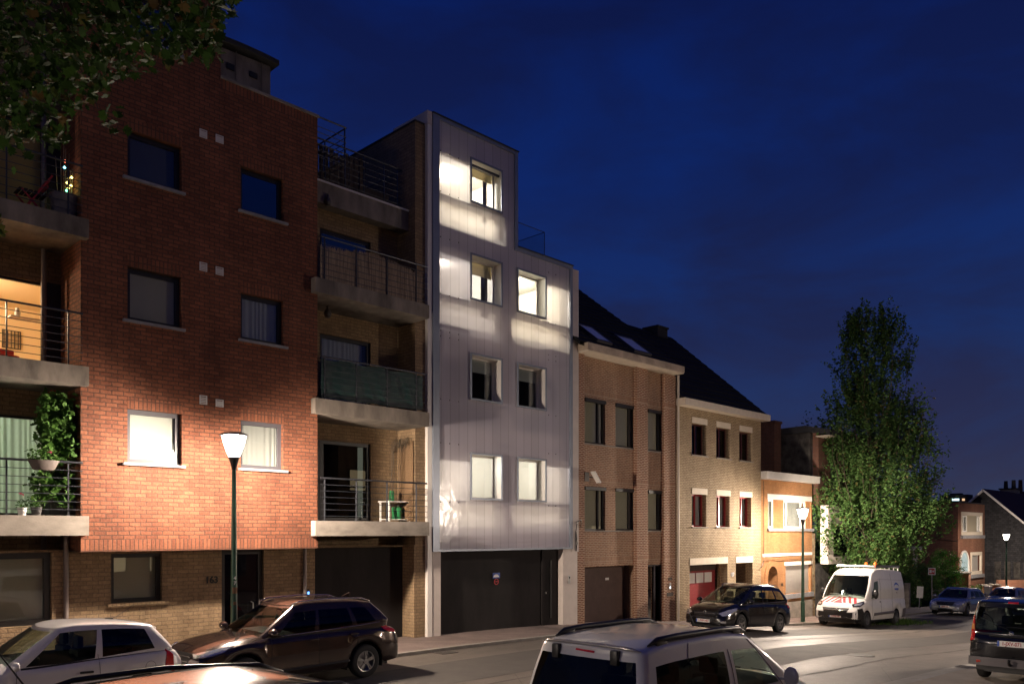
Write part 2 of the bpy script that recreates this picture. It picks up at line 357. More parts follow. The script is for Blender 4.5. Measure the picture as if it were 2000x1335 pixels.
principled('crate_green', (.02,.22,.07), .5)
principled('wall_blue', (.40,.58,.66), .8, noise=(3,.3))
cloth('blind_white', (.82,.80,.76), .3)
cloth('blind_grey', (.46,.44,.41), .25)
cloth('blind_dark', (.09,.085,.085), .1)
cloth('blind_stone', (.52,.47,.36), .3)
cloth('net_curtain', (.55,.54,.52), .4)
cloth('mint_curtain', (.62,.78,.66), .5)
cloth('roller_cream', (.80,.70,.50), .45)
glass('window_glass', (.93,.95,.94), .9)
glass('dark_glass', (.25,.27,.27), 1.2)
glass('sky_glass', (.12,.14,.16), 4.5)
glass('clear_glass', (.92,.96,.97), 1.6)
glass('car_glass', (.55,.62,.58), .8)
glass('car_glass_dark', (.10,.11,.105), .8)
emission('house_window_lit', (1,.75,.42), 1.5)
principled('lamp_dark0', (.02,.02,.022), .1)
principled('ochre_glow_panel', (.42,.30,.10), .8)
principled('dark_red_frame', (.06,.012,.012), .4)
principled('roof_glass', (.72,.78,.92), .12, spec=1.0)
leafmat('leaf_poplar', (.04,.09,.022), (.11,.21,.06), .3, (.13,.11,.04))
leafmat('leaf_maple', (.012,.03,.006), (.034,.072,.014), .35, (.09,.06,.022))
leafmat('leaf_bush', (.035,.10,.015), (.07,.19,.03), .3)
leafmat('leaf_ivy', (.03,.08,.015), (.08,.17,.035), .3)
leafmat('grass_blade', (.04,.09,.02), (.09,.15,.035), .2)
emission('led_blue', (.1,.3,1), 6)
emission('led_white', (.8,.9,1), 4)
emission('far_window_cool', (.65,.95,1), 1.6)
emission('far_window_warm', (1,.62,.35), .9)
emission('reflected_room_warm', (1,.72,.32), 5)
emission('reflected_room_white', (1,.95,.85), 8)
emission('door_light_strip', (1,.93,.72), 1.1)
emission('bulb_white', (1,.90,.72), 60)
for n, c in (('fairy_yellow', (1,.8,.2)), ('fairy_green', (.2,1,.45)), ('fairy_red', (1,.2,.1)), ('fairy_blue', (.2,.75,1))): emission(n, c, 6.0)
def asphalt():
    m, N, L = nm('asphalt'); out = N.new('ShaderNodeOutputMaterial'); p = N.new('ShaderNodeBsdfPrincipled'); L.new(p.outputs[0], out.inputs[0])
    tc = N.new('ShaderNodeTexCoord')
    def noise(sc, det, scl=(1,1,1)):
        mp = N.new('ShaderNodeMapping'); mp.inputs['Scale'].default_value = scl; L.new(tc.outputs['Object'], mp.inputs[0])
        n = N.new('ShaderNodeTexNoise'); n.inputs['Scale'].default_value = sc; n.inputs['Detail'].default_value = det; n.inputs['Roughness'].default_value = .65; L.new(mp.outputs[0], n.inputs['Vector']); return n
    a = noise(.5, 6, (.35,1.4,1)); b = noise(60, 3); c = noise(3, 8)
    r1 = N.new('ShaderNodeValToRGB'); L.new(a.outputs['Fac'], r1.inputs[0]); e = r1.color_ramp.elements
    e[0].position = .35; e[0].color = (.095,.080,.068,1); e[1].position = .62; e[1].color = (.145,.122,.102,1)
    r2 = N.new('ShaderNodeMapRange'); L.new(b.outputs['Fac'], r2.inputs[0]); r2.inputs[1].default_value = .3; r2.inputs[2].default_value = .7; r2.inputs[3].default_value = .72; r2.inputs[4].default_value = 1.25
    r3 = N.new('ShaderNodeMapRange'); L.new(c.outputs['Fac'], r3.inputs[0]); r3.inputs[1].default_value = .3; r3.inputs[2].default_value = .7; r3.inputs[3].default_value = .85; r3.inputs[4].default_value = 1.1
    mm = N.new('ShaderNodeMath'); mm.operation = 'MULTIPLY'; L.new(r2.outputs[0], mm.inputs[0]); L.new(r3.outputs[0], mm.inputs[1])
    sc = N.new('ShaderNodeVectorMath'); sc.operation = 'SCALE'; L.new(r1.outputs[0], sc.inputs[0]); L.new(mm.outputs[0], sc.inputs['Scale'])
    # cracks
    v = N.new('ShaderNodeTexVoronoi'); v.feature = 'DISTANCE_TO_EDGE'; v.inputs['Scale'].default_value = .35
    wv = N.new('ShaderNodeMixRGB'); wv.inputs[0].default_value = .06; L.new(tc.outputs['Object'], wv.inputs[1]); nn = noise(2, 4); L.new(nn.outputs['Color'], wv.inputs[2]); L.new(wv.outputs[0], v.inputs['Vector'])
    cr = N.new('ShaderNodeMapRange'); L.new(v.outputs['Distance'], cr.inputs[0]); cr.inputs[1].default_value = .0; cr.inputs[2].default_value = .006; cr.inputs[3].default_value = .55; cr.inputs[4].default_value = 1
    s2 = N.new('ShaderNodeVectorMath'); s2.operation = 'SCALE'; L.new(sc.outputs[0], s2.inputs[0]); L.new(cr.outputs[0], s2.inputs['Scale'])
    L.new(s2.outputs[0], p.inputs['Base Color'])
    rr = N.new('ShaderNodeMapRange'); L.new(a.outputs['Fac'], rr.inputs[0]); rr.inputs[3].default_value = .75; rr.inputs[4].default_value = .5; L.new(rr.outputs[0], p.inputs['Roughness'])
    bp = N.new('ShaderNodeBump'); bp.inputs['Strength'].default_value = .35; bp.inputs['Distance'].default_value = .01; L.new(b.outputs['Fac'], bp.inputs['Height']); L.new(bp.outputs[0], p.inputs['Normal'])
    MAT['asphalt'] = m
asphalt()
principled('asphalt_patch', (.075,.066,.058), .8, noise=(2,.3), bump=(60,.3))
principled('lane_concrete', (.27,.225,.18), .8, noise=(1.5,.25), bump=(50,.25))
principled('kerb_stone', (.27,.25,.22), .8, noise=(4,.25))
principled('earth', (.05,.05,.03), .95, noise=(2,.4))
def polycarbonate():
    m, N, L = nm('polycarbonate'); out = N.new('ShaderNodeOutputMaterial')
    tc = N.new('ShaderNodeTexCoord'); sep = N.new('ShaderNodeSeparateXYZ'); L.new(tc.outputs['Object'], sep.inputs[0])
    # multiwall ribs (fine) and sheet joints (coarse)
    def pulse(period, width):
        d = N.new('ShaderNodeMath'); d.operation = 'DIVIDE'; d.inputs[1].default_value = period; L.new(sep.outputs['X'], d.inputs[0])
        f = N.new('ShaderNodeMath'); f.operation = 'FRACT'; L.new(d.outputs[0], f.inputs[0])
        g = N.new('ShaderNodeMath'); g.operation = 'LESS_THAN'; g.inputs[1].default_value = width; L.new(f.outputs[0], g.inputs[0]); return g, d
    ribs, dr = pulse(.05, .22); joint, dj = pulse(.34, .055)
    fl = N.new('ShaderNodeMath'); fl.operation = 'FLOOR'; L.new(dj.outputs[0], fl.inputs[0])
    wn = N.new('ShaderNodeTexWhiteNoise'); wn.noise_dimensions = '1D'; L.new(fl.outputs[0], wn.inputs['W'])
    pv = N.new('ShaderNodeMapRange'); L.new(wn.outputs['Value'], pv.inputs[0]); pv.inputs[3].default_value = .92; pv.inputs[4].default_value = 1.05
    a = N.new('ShaderNodeMath'); a.operation = 'MULTIPLY_ADD'; L.new(ribs.outputs[0], a.inputs[0]); a.inputs[1].default_value = -.20; L.new(pv.outputs[0], a.inputs[2])
    b = N.new('ShaderNodeMath'); b.operation = 'MULTIPLY_ADD'; L.new(joint.outputs[0], b.inputs[0]); b.inputs[1].default_value = -.30; L.new(a.outputs[0], b.inputs[2])
    col = N.new('ShaderNodeVectorMath'); col.operation = 'SCALE'; col.inputs[0].default_value = (.86,.82,.96); L.new(b.outputs[0], col.inputs['Scale'])
    d = N.new('ShaderNodeBsdfDiffuse'); t = N.new('ShaderNodeBsdfTranslucent'); L.new(col.outputs[0], d.inputs[0]); 
    tcol = N.new('ShaderNodeVectorMath'); tcol.operation = 'SCALE'; tcol.inputs[0].default_value = (.92,.90,.88); L.new(b.outputs[0], tcol.inputs['Scale']); L.new(tcol.outputs[0], t.inputs[0])
    mx = N.new('ShaderNodeMixShader'); mx.inputs[0].default_value = .47; L.new(d.outputs[0], mx.inputs[1]); L.new(t.outputs[0], mx.inputs[2])
    nz = N.new('ShaderNodeTexNoise'); nz.inputs['Scale'].default_value = 3.0; nz.inputs['Detail'].default_value = 4; L.new(tc.outputs['Object'], nz.inputs['Vector'])
    bp = N.new('ShaderNodeBump'); bp.inputs['Strength'].default_value = .5; bp.inputs['Distance'].default_value = .02
    hs = N.new('ShaderNodeMath'); hs.operation = 'MULTIPLY_ADD'; L.new(ribs.outputs[0], hs.inputs[0]); hs.inputs[1].default_value = .3; L.new(nz.outputs['Fac'], hs.inputs[2]); L.new(hs.outputs[0], bp.inputs['Height'])
    g = N.new('ShaderNodeBsdfGlossy'); g.inputs['Roughness'].default_value = .16; L.new(bp.outputs[0], g.inputs['Normal'])
    lwo = schlick(N, L)
    tp = N.new('ShaderNodeBsdfTransparent'); m0 = N.new('ShaderNodeMixShader'); m0.inputs[0].default_value = .16; L.new(mx.outputs[0], m0.inputs[1]); L.new(tp.outputs[0], m0.inputs[2])
    m2 = N.new('ShaderNodeMixShader'); L.new(lwo, m2.inputs[0]); L.new(m0.outputs[0], m2.inputs[1]); L.new(g.outputs[0], m2.inputs[2]); L.new(m2.outputs[0], out.inputs[0])
    MAT['polycarbonate'] = m
polycarbonate()
M = MAT
# ---------------------------------------------------------------- street lamps (the light of the scene)
def street_light_energy(l, flip=False, up=.035):
    l.use_nodes = True; nt = l.node_tree; e = nt.nodes['Emission']; N = nt.nodes; L = nt.links
    g = N.new('ShaderNodeNewGeometry'); s = N.new('ShaderNodeSeparateXYZ'); L.new(g.outputs['Incoming'], s.inputs[0])
    r = N.new('ShaderNodeMapRange'); r.interpolation_type = 'SMOOTHSTEP'; L.new(s.outputs['Z'], r.inputs[0]); r.inputs[1].default_value = -.25; r.inputs[2].default_value = .72; r.inputs[3].default_value = 1; r.inputs[4].default_value = up
    h = N.new('ShaderNodeMapRange'); h.interpolation_type = 'SMOOTHSTEP'; fm = N.new('ShaderNodeMath'); fm.operation = 'MULTIPLY'; fm.inputs[1].default_value = -1 if flip else 1; L.new(s.outputs['Y'], fm.inputs[0]); L.new(fm.outputs[0], h.inputs[0]); h.inputs[1].default_value = .15; h.inputs[2].default_value = .95; h.inputs[3].default_value = 1; h.inputs[4].default_value = HOUSE_SIDE
    m = N.new('ShaderNodeMath'); m.operation = 'MULTIPLY'; L.new(r.outputs[0], m.inputs[0]); L.new(h.outputs[0], m.inputs[1]); L.new(m.outputs[0], e.inputs['Strength'])
HOUSE_SIDE = .165
LAMP_W = 6600
LAMP_COL = (1.0, .82, .66)
def make_lamp(x, y, label, h=5.0, group='green street lamps along the pavement', energy=None, number=None, flip=False, up=.022):
    z0 = gz(x)+PAV-.02
    t = thing('street_lamp', label, 'street lamp', (x, y, z0), 0, group)
    p = MB(); p.lathe([(.09,0),(.09,.9),(.072,.92),(.045,h-.72),(.045,h-.7)], seg=20); p.lathe([(.13,0),(.13,.03),(.09,.05)], seg=20)
    p.build('post', M['post_green'], t, smooth=True, sharp=40)
    k = MB(); k.lathe([(.044,h-.74),(.052,h-.70),(.09,h-.54),(.115,h-.47),(.10,h-.465),(.0,h-.46)], seg=24)
    for i in range(4):
        a = i*pi/2; k.tube([(.105*cos(a),.105*sin(a),h-.48),(.20*cos(a),.20*sin(a),h-.26),(.255*cos(a),.255*sin(a),h-.02)], .009, 6)
    k.build('lantern_holder', M['black_plastic'], t, smooth=True, sharp=40)
    g = MB(); g.lathe([(.11,h-.47),(.16,h-.36),(.205,h-.22),(.235,h-.11),(.25,h-.02)], seg=28)
    g.build('lantern_glass', M['lamp_glass'], t, smooth=True)
    c = MB(); c.lathe([(.0,h+.055),(.10,h+.05),(.23,h+.03),(.29,h+.0),(.29,h-.022),(.25,h-.022),(.0,h-.022)], seg=28)
    c.build('lamp_cap', M['black_plastic'], t, smooth=True, sharp=40)
    b = MB(); b.lathe([(.0,h-.10),(.05,h-.095),(.06,h-.07),(.055,h-.03),(.0,h-.025)], seg=16); b.build('bulb', M['bulb_white'], t, smooth=True)
    ld = bpy.data.lights.new('street_light', 'POINT'); ld.energy = energy or LAMP_W; ld.color = LAMP_COL; ld.shadow_soft_size = .15; street_light_energy(ld, flip, up)
    lo = bpy.data.objects.new('street_light', ld); COL.objects.link(lo); lo.parent = t; lo.location = (0, 0, h-.27)
    if number:
        d = Vector((x, y, 0)).normalized(); ang = math.atan2(-x, y)
        for i, ch in enumerate(number):
            text(ch, .10, M['ink_white'], t, (-.086*d.x+.02, -.086*d.y, 1.98-.105*i), (pi/2, 0, ang), .012, name='number')
        rp = MB(); 
        for (zz, hh, w) in ((1.66,.13,.5),(1.42,.07,.3),(.95,.06,.6)):
            a0 = math.atan2(-y, -x)
            n = 8
            for i in range(n):
                a1 = a0+w*2*(i/n-.5)*1.2+.2; a2 = a0+w*2*((i+1)/n-.5)*1.2+.2; r = .0895
                rp.quad((r*cos(a1), r*sin(a1), zz), (r*cos(a2), r*sin(a2), zz), (r*cos(a2), r*sin(a2), zz+hh), (r*cos(a1), r*sin(a1), zz+hh))
        rp.build('rust_patch', M['rust_patch'], t)
    return t
def lampglass():
    m, N, L = nm('lamp_glass'); out = N.new('ShaderNodeOutputMaterial'); tr = N.new('ShaderNodeBsdfTransparent'); e = N.new('ShaderNodeEmission')
    e.inputs[0].default_value = (1, .93, .78, 1); e.inputs[1].default_value = 9
    mx = N.new('ShaderNodeMixShader'); mx.inputs[0].default_value = .35; L.new(tr.outputs[0], mx.inputs[1]); L.new(e.outputs[0], mx.inputs[2]); L.new(mx.outputs[0], out.inputs[0])
    MAT['lamp_glass'] = m
lampglass()
make_lamp(xY(457, 16.45), 16.45, 'lit green street lamp numbered 47 standing in front of the red brick flats', number='47')
make_lamp(xY(1568, 16.5), 16.5, 'lit green street lamp in front of the orange brick house beside the white van', energy=LAMP_W*1.12, up=.13)
make_lamp(73.5, 18.2, 'lit green street lamp far right in front of the slate clad gable', h=5.1)
make_lamp(-17.5, 16.5, 'lit green street lamp up the street, outside the left edge of the photo')
make_lamp(-30.0, 2.2, 'added unseen fill lamp on the near pavement behind the camera', energy=LAMP_W*.4, flip=True)  # unseen lamp added to light the parked cars and facades from behind
make_lamp(27.5, 2.6, 'added unseen fill lamp on the near pavement beyond the right edge of the photo', energy=LAMP_W*.7, flip=True, up=.07)  # added lamp out of view, fills the brown house and pale cladding
# ---------------------------------------------------------------- ground, road, pavements
def strip(name, x0, x1, y0, y1, dz, mat, step=1.0, thick=None, y0f=None, y1f=None):
    if name == 'road':   # four lanes wide so the cross fall has its fold lines
        v = []; f = []; ys = [3.7, 5, 6, 7, 8, 9, 10, 11, 12, 16.0]; n = int((x1-x0)/step)+1
        for i in range(n+1):
            x = x0+(x1-x0)*i/n; v += [(x, y, gz(x)+dz-crossfall(x, y)) for y in ys]
        for i in range(n):
            for j in range(len(ys)-1): o = i*len(ys)+j; f.append((o, o+len(ys), o+len(ys)+1, o+1))
        me = bpy.data.meshes.new(name); me.from_pydata(v, [], f); me.update(); o = link(name, me, mat, smooth=True); o['kind'] = 'structure'; return o
    v = []; f = []; n = int((x1-x0)/step)+1
    for i in range(n+1):
        x = x0+(x1-x0)*i/n; z = gz(x)+dz
        a = y0f(x) if y0f else y0; b = y1f(x) if y1f else y1
        za, zb_s = z-crossfall(x, a), z-crossfall(x, b)
        v += [(x, a, za), (x, b, zb_s)]+([(x, a, za-thick), (x, b, zb_s-thick)] if thick else [])
    k = 4 if thick else 2
    for i in range(n):
        o = i*k
        f.append((o, o+k, o+k+1, o+1))
        if thick: f += [(o+2, o+k+2, o+k, o), (o+1, o+k+1, o+k+3, o+3)]
    me = bpy.data.meshes.new(name); me.from_pydata(v, [], f); me.update()
    o = link(name, me, mat); o['kind'] = 'structure'; return o
strip('ground', -70, 600, -150, 420, -.06, M['earth'], 2.0)
strip('road', -60, 300, 3.7, 16.0, 0, M['asphalt'], 1.0)
strip('parking_lane', -60, 70, 3.9, 6.35, .004, M['lane_concrete'])
strip('road_patch', 24, 62, 12.7, 14.5, .006, M['asphalt_patch'], y0f=lambda x: 12.7-.012*(x-24)**1.0)
for i_, (sa, sb, sy_) in enumerate(((-20,60,11.9),(10,45,8.2))): strip('tar_seam', sa, sb, 0, 0, .007, M['asphalt_patch'], .5, y0f=lambda x, q=sy_: q+.05*sin(x*.9)+.02*sin(x*3.7), y1f=lambda x, q=sy_: q+.05+.05*sin(x*.9)+.025*sin(x*4.3))
strip('gutter', -60, 70, 6.35, 6.7, .005, M['kerb_stone'])
strip('road_patch', 9.5, 19, 12.2, 14.6, .006, M['asphalt_patch'], y0f=lambda x: 12.4+.03*sin(x*3))
strip('road_trench', 14.5, 40, 8.9, 10.7, .005, M['asphalt_patch'], y0f=lambda x: 9.3+.05*sin(x*1.3), y1f=lambda x: 10.9+.03*sin(x*2.1))
strip('pavement', -60, 60, 16.14, 18.6, PAV, M['paver'], thick=.2)
strip('kerb', -60, 60, 16.0, 16.14, PAV+.004, M['kerb_stone'], thick=.2)
strip('near_pavement', -60, 60, -5.0, 3.75, PAV, M['paver'], thick=.2)
strip('near_kerb', -60, 60, 3.75, 3.9, PAV+.004, M['kerb_stone'], thick=.2)
strip('garden_ground', 60, 130, 16.6, 40, .06, M['earth'])
hx, hy = 16.9, 9.3
t = MB(); t.lathe([(.0,.0),(.30,.0),(.32,.002),(.36,.002),(.37,-.02)], seg=32); 
o = t.build('manhole_cover', M['mail_dark'], smooth=True, sharp=20)
mxy = onY(1665, 1281, 9.2); o.location = (mxy[0], 9.0, gz(mxy[0])-crossfall(mxy[0], 9.0)+.010); o.rotation_euler = (0, .03, 0)
tag(o, 'round iron manhole cover in the middle of the road', 'manhole cover')
# ---------------------------------------------------------------- building parts
def holes_wall(mb, x0, x1, z0, z1, Y, th, holes, m=0, axis='y'):
    xs = sorted(set([x0, x1]+[min(max(h[i], x0), x1) for h in holes for i in (0, 1)])); zs = sorted(set([z0, z1]+[min(max(h[i], z0), z1) for h in holes for i in (2, 3)]))
    P = (lambda a, y, z: (a, y, z)) if axis == 'y' else (lambda a, y, z: (y, a, z))
    for i in range(len(xs)-1):
        for j in range(len(zs)-1):
            cx, cz = (xs[i]+xs[i+1])/2, (zs[j]+zs[j+1])/2
            if any(h[0] < cx < h[1] and h[2] < cz < h[3] for h in holes): continue
            for yy in (Y, Y+th): mb.quad(P(xs[i], yy, zs[j]), P(xs[i+1], yy, zs[j]), P(xs[i+1], yy, zs[j+1]), P(xs[i], yy, zs[j+1]), m)
    for a, b, c, d in list(holes)+[(x0, x1, z0, z1)]:
        a, b = max(a, x0), min(b, x1); c, d = max(c, z0), min(d, z1)
        for p, q in (((a, c), (b, c)), ((b, c), (b, d)), ((b, d), (a, d)), ((a, d), (a, c))):
            mb.quad(P(p[0], Y, p[1]), P(q[0], Y, q[1]), P(q[0], Y+th, q[1]), P(p[0], Y+th, p[1]), m)
def ring(mb, x0, x1, z0, z1, y0, y1, w, m=0, wb=None):
    wb = w if wb is None else wb
    mb.box(x0, x0+w, y0, y1, z0, z1, m); mb.box(x1-w, x1, y0, y1, z0, z1, m)
    mb.box(x0+w, x1-w, y0, y1, z1-w, z1, m); mb.box(x0+w, x1-w, y0, y1, z0, z0+wb, m)
def wavy(name, x0, x1, z0, z1, Y, mat, parent, amp=.016, per=.13):
    n = max(8, int((x1-x0)/per*8)); v = []; f = []; rn = random.Random(int(x0*100)+int(z0*10)); ph = rn.random()*6
    for i in range(n+1):
        x = x0+(x1-x0)*i/n
        y = Y+amp*sin(2*pi*(x-x0)/per+ph+1.9*sin((x-x0)*5+ph)+1.1*sin((x-x0)*13))*(.55+.45*sin(x*3.1+ph))
        v += [(x, y, z0), (x, y+amp*.3*sin(i*.9), (z0+z1)/2), (x, y*.5+Y*.5, z1)]
    for i in range(n):
        o = i*3; f += [(o, o+3, o+4, o+1), (o+1, o+4, o+5, o+2)]
    me = bpy.data.meshes.new(name); me.from_pydata(v, [], f); me.update()
    return link(name, me, mat, parent, smooth=True)
def window(root, x0, x1, z0, z1, Y, frame='dark_frame', fw=.06, depth=.12, mull=(), pane='window_glass', cover=None, sill=None, sillmat='bluestone', label=None, box=None, fb=None, name='window'):
    """frame ring at Y..Y+.07 (Y = outer wall face + depth)"""
    yf = Y+depth; fr = MB(); ring(fr, x0, x1, z0, z1, yf, yf+.07, fw, wb=fb)
    for mx in mull: fr.box(mx-.035, mx+.035, yf-.004, yf+.066, z0+fw, z1-fw)
    w = fr.build(name, M[frame], root)
    if label: w['label'] = label
    MB().box(x0+fw*.9, x1-fw*.9, yf+.03, yf+.036, z0+fw*.9, z1-fw*.9).build('pane', M[pane], w)
    if cover:
        kind, mat = cover[0], cover[1]; fr_ = cover[2] if len(cover) > 2 else 0
        zz = z0+(z1-z0)*fr_
        if kind == 'blind':
            b = MB(); n = 26; b.box(x0+fw*.6, x1-fw*.6, yf+.075, yf+.08, zz+.01, z1-.02); b.build('blind', M[mat], w)
        else: wavy('curtain', x0+fw*.6, x1-fw*.6, zz, z1, yf+.13, M[mat], w)
    if sill:
        sx0, sx1, zt, hh, pr = sill
        MB().box(sx0, sx1, Y-pr, yf, zt-hh, zt).build('sill', M[sillmat], w)
    if box: MB().box(x0-.01, x1+.01, Y-box, yf, z1-.12, z1).build('shutter_box', M['dark_frame'], w)
    return w
def railing(parent, x0, x1, Y, z0, h, posts, nb=6, tail=0, mat='rail_paint', ends=()):
    r = MB(); r.tube([(x0, Y, z0+h), (x1+tail, Y, z0+h)], .022, 8)
    for x in posts:
        r.box(x-.012, x+.012, Y+.02, Y+.05, z0, z0+h); r.box(x-.04, x+.04, Y-.01, Y+.08, z0, z0+.012)
    for i in range(nb):
        z = z0+.12+(h-.28)*i/(nb-1); r.tube([(x0, Y, z), (x1+tail, Y, z)], .008, 6)
        if tail: r.tube([(x1+tail, Y, z), (x1+tail+.05, Y+.02, z+.006)], .008, 6, r1=.001)
    for (ex, yb) in ends:
        r.tube([(ex, Y, z0+h), (ex, yb, z0+h)], .022, 8)
        for i in range(nb): z = z0+.12+(h-.28)*i/(nb-1); r.tube([(ex, Y, z), (ex, yb, z)], .008, 6)
    return r.build('railing', M[mat], parent)
def room_light(parent, loc, e, col=(1,.86,.62), r=.12, name='room_light'):
    ld = bpy.data.lights.new(name, 'POINT'); ld.energy = e; ld.color = col; ld.shadow_soft_size = r
    lo = bpy.data.objects.new(name, ld); COL.objects.link(lo); lo.location = loc; lo.parent = parent; return lo
def room(parent, x0, x1, y0, y1, z0, z1, mat='room_white'):
    r = MB(); r.quad((x0,y1,z0),(x1,y1,z0),(x1,y1,z1),(x0,y1,z1)); r.quad((x0,y0,z0),(x0,y1,z0),(x0,y1,z1),(x0,y0,z1)); r.quad((x1,y0,z0),(x1,y1,z0),(x1,y1,z1),(x1,y0,z1))
    r.quad((x0,y0,z1),(x1,y0,z1),(x1,y1,z1),(x0,y1,z1)); r.quad((x0,y0,z0),(x1,y0,z0),(x1,y1,z0),(x0,y1,z0))
    return r.build('room', M[mat], parent, fix=False)
# =============================================================== 1. left apartment block
YR, YG, YB, YS = 17.7, 18.4, 18.95, 17.5; YP = 18.15
XL, XR, XP, XQ = 5.63, 11.04, 14.45, 15.0     # red wall left/right, party pier left/right
flats = thing('apartment_block', 'large red brick apartment block with concrete balconies on both sides of its flat red wall', 'apartment building', (8, 18, 0))
def child_fix(root):
    # parts are modelled in world metres: bring them under the root's base point
    root_inv = Matrix.Translation(root.location).inverted()
    for c in [o for o in bpy.data.objects if o.parent == root]:
        c.matrix_parent_inverse = root_inv
ZU = zY(158, 1077, YR); ZT = zY(622, 231, YR); ZSOL = ZU+.25
col1 = [(xY(249, YR), xY(355, YR), zY(237, 902, YR), zY(249, 797, YR)), (xY(249, YR), xY(355, YR), zY(245, 623, YR), zY(250, 519, YR)), (xY(249, YR), xY(355, YR), zY(245, 344, YR), zY(250, 252, YR)-.0)]
st = col1[1][2]-col1[0][2]
col1.append((col1[2][0], col1[2][1], col1[2][2]+st, col1[2][3]+st))
col2 = [(xY(470, YR), xY(554, YR), zY(468, 913, YR), zY(471, 819, YR)), (xY(470, YR), xY(554, YR), zY(466, 661, YR), zY(471, 570, YR)), (xY(470, YR), xY(554, YR), zY(466, 409, YR), zY(470, 323, YR))]
ZH = ZT+2.9; XH = xY(431, YR)
w = MB(); holes_wall(w, XL, XR, ZSOL, ZT, YR, .32, [h for h in col1[:3]]+col2)
holes_wall(w, XL, XH, ZT, ZH+1.5, YR, .32, [col1[3]])
# return sides of the projecting volume
w.box(XL, XL+.3, YR+.32, YB+.3, ZU+.01, ZH+1.5); w.box(XR-.3, XR, YR+.32, YB+.3, ZU+.01, ZT)
w.build('wall', M['red_brick'], flats)
MB().box(XL-.003, XR+.003, YR-.004, YR+.32, ZU, ZSOL-.001).build('soldier_course', M['red_soldier'], flats)
for h in col1[:4]+col2: MB().box(h[0], h[1], YR-.006, YR+.05, h[3]+.001, h[3]+.24).build('soldier_course', M['red_soldier'], flats)
MB().box(XH+.02, XR-.002, YR-.005, YR+.1, ZT-.24, ZT-.002).build('soldier_course', M['red_soldier'], flats)
MB().box(XL, XR, YR+.32, YB+.3, ZU+.001, ZU+.05).build('soffit', M['stained_concrete'], flats)
cp = MB(); cp.box(XH, XR+.03, YR-.04, YR+.36, ZT+.001, ZT+.06); cp.build('coping', M['concrete'], flats)
covers1 = [('blind','blind_white'), ('blind','blind_stone'), ('blind','blind_dark'), None]
for i, h in enumerate(col1):
    window(flats, *h, YR, 'grey_frame' if i == 0 else 'dark_frame', .095, .12, pane='window_glass' if i < 3 else 'sky_glass', cover=covers1[i], sill=(h[0]-.10, h[1]+.06, h[2], .055, .07),
           label=['white blind lit up behind the window left of the street lamp', None, None, None][i], fb=.09)
covers2 = [('curtain','net_curtain'), ('curtain','net_curtain'), ('blind','blind_grey')]
for i, h in enumerate(col2):
    window(flats, *h, YR, 'grey_frame' if i == 0 else 'dark_frame', .095, .12, pane='window_glass' if i < 2 else 'sky_glass', cover=covers2[i], sill=(h[0]-.06, h[1]+.09, h[2], .055, .07), fb=.09)
for (y0, y1, ya, yb) in ((251,272,262,282), (511,531,520,539), (771,790,779,795)):
    for (px0, px1, a, b) in ((389.5,404,y0,y1), (421,436,ya,yb)):
        x0, x1 = xY(px0, YR), xY(px1, YR); z1 = zY(px0, a, YR); z0 = zY(px1, b, YR)
        v = MB(); ring(v, x0, x1, z0, z1, YR-.022, YR, .018)
        for k in range(4): zz = z0+.03+(z1-z0-.06)*(k+.5)/4; v.box(x0+.018, x1-.018, YR-.02, YR-.004, zz-.014, zz+.008)
        v.build('vent_grille', M['vent_white'], flats)
# penthouse box on the roof
X0, X1 = XH, xY(528, YR+.15); ph = MB(); pz = ZT+.06
zt0 = zY(431, 92, YR+.15); zt1 = zY(528, 130, YR+.15)
ph.prism([(X0, pz), (X1, pz), (X1, zt1), (X0, zt0)], YR+.15, YR+2.8, 'y')
for px in (461, 511): ph.box(xY(px, YR+.15)-.012, xY(px, YR+.15)+.012, YR+.135, YR+.15, pz, zt1)
po = ph.build('roof_box', M['stained_concrete'], flats)
for (a, b, c, d) in ((442,457,122,140), (487,502,139,156)):
    MB().box(xY(a, YR+.15), xY(b, YR+.15), YR+.12, YR+.155, zY(b, d, YR+.15), zY(a, c, YR+.15)).build('vent_opening', M['ink_black'], po)
rr = MB(); n = 10; P_ = []
for i in range(n+1):
    s_ = i/n; x = X0-.1+(X1+.14-X0+.1)*s_; z = zt0+.10-(zt0+.10-zt1-.06)*s_+.10*sin(pi*s_*.5+pi*.25); P_.append((x, z))
rr.prism(P_+[(x, z-.11) for x, z in reversed(P_)], YR-.02, YR+3, 'y'); rr.build('curved_roof', M['felt_roof'], po)
# upper terrace rail on the right corner of the roof
rl = MB(); zr = zY(622, 228, YR+.1); 
xe = xY(676, YR+.1)
def railbit(zoff): pass
for i in range(7):
    z = zr-(.0 if i == 0 else .10+.14*i); r_ = .02 if i == 0 else .009
    rl.tube([(XR-.3, YR+.1, z), (xe, YR+.1, z)], r_, 6); rl.tube([(xe, YR+.1, z), (xe, YR+2.6, z)], r_, 6)
rl.tube([(xe-.03, YR+.12, zr), (xe-.03, YR+.12, zr-1.25)], .02, 6); rl.tube([(xe-.03, YR+2.5, zr), (xe-.03, YR+2.5, zr-1.25)], .02, 6)
rl.build('terrace_railing', M['rail_paint'], flats)
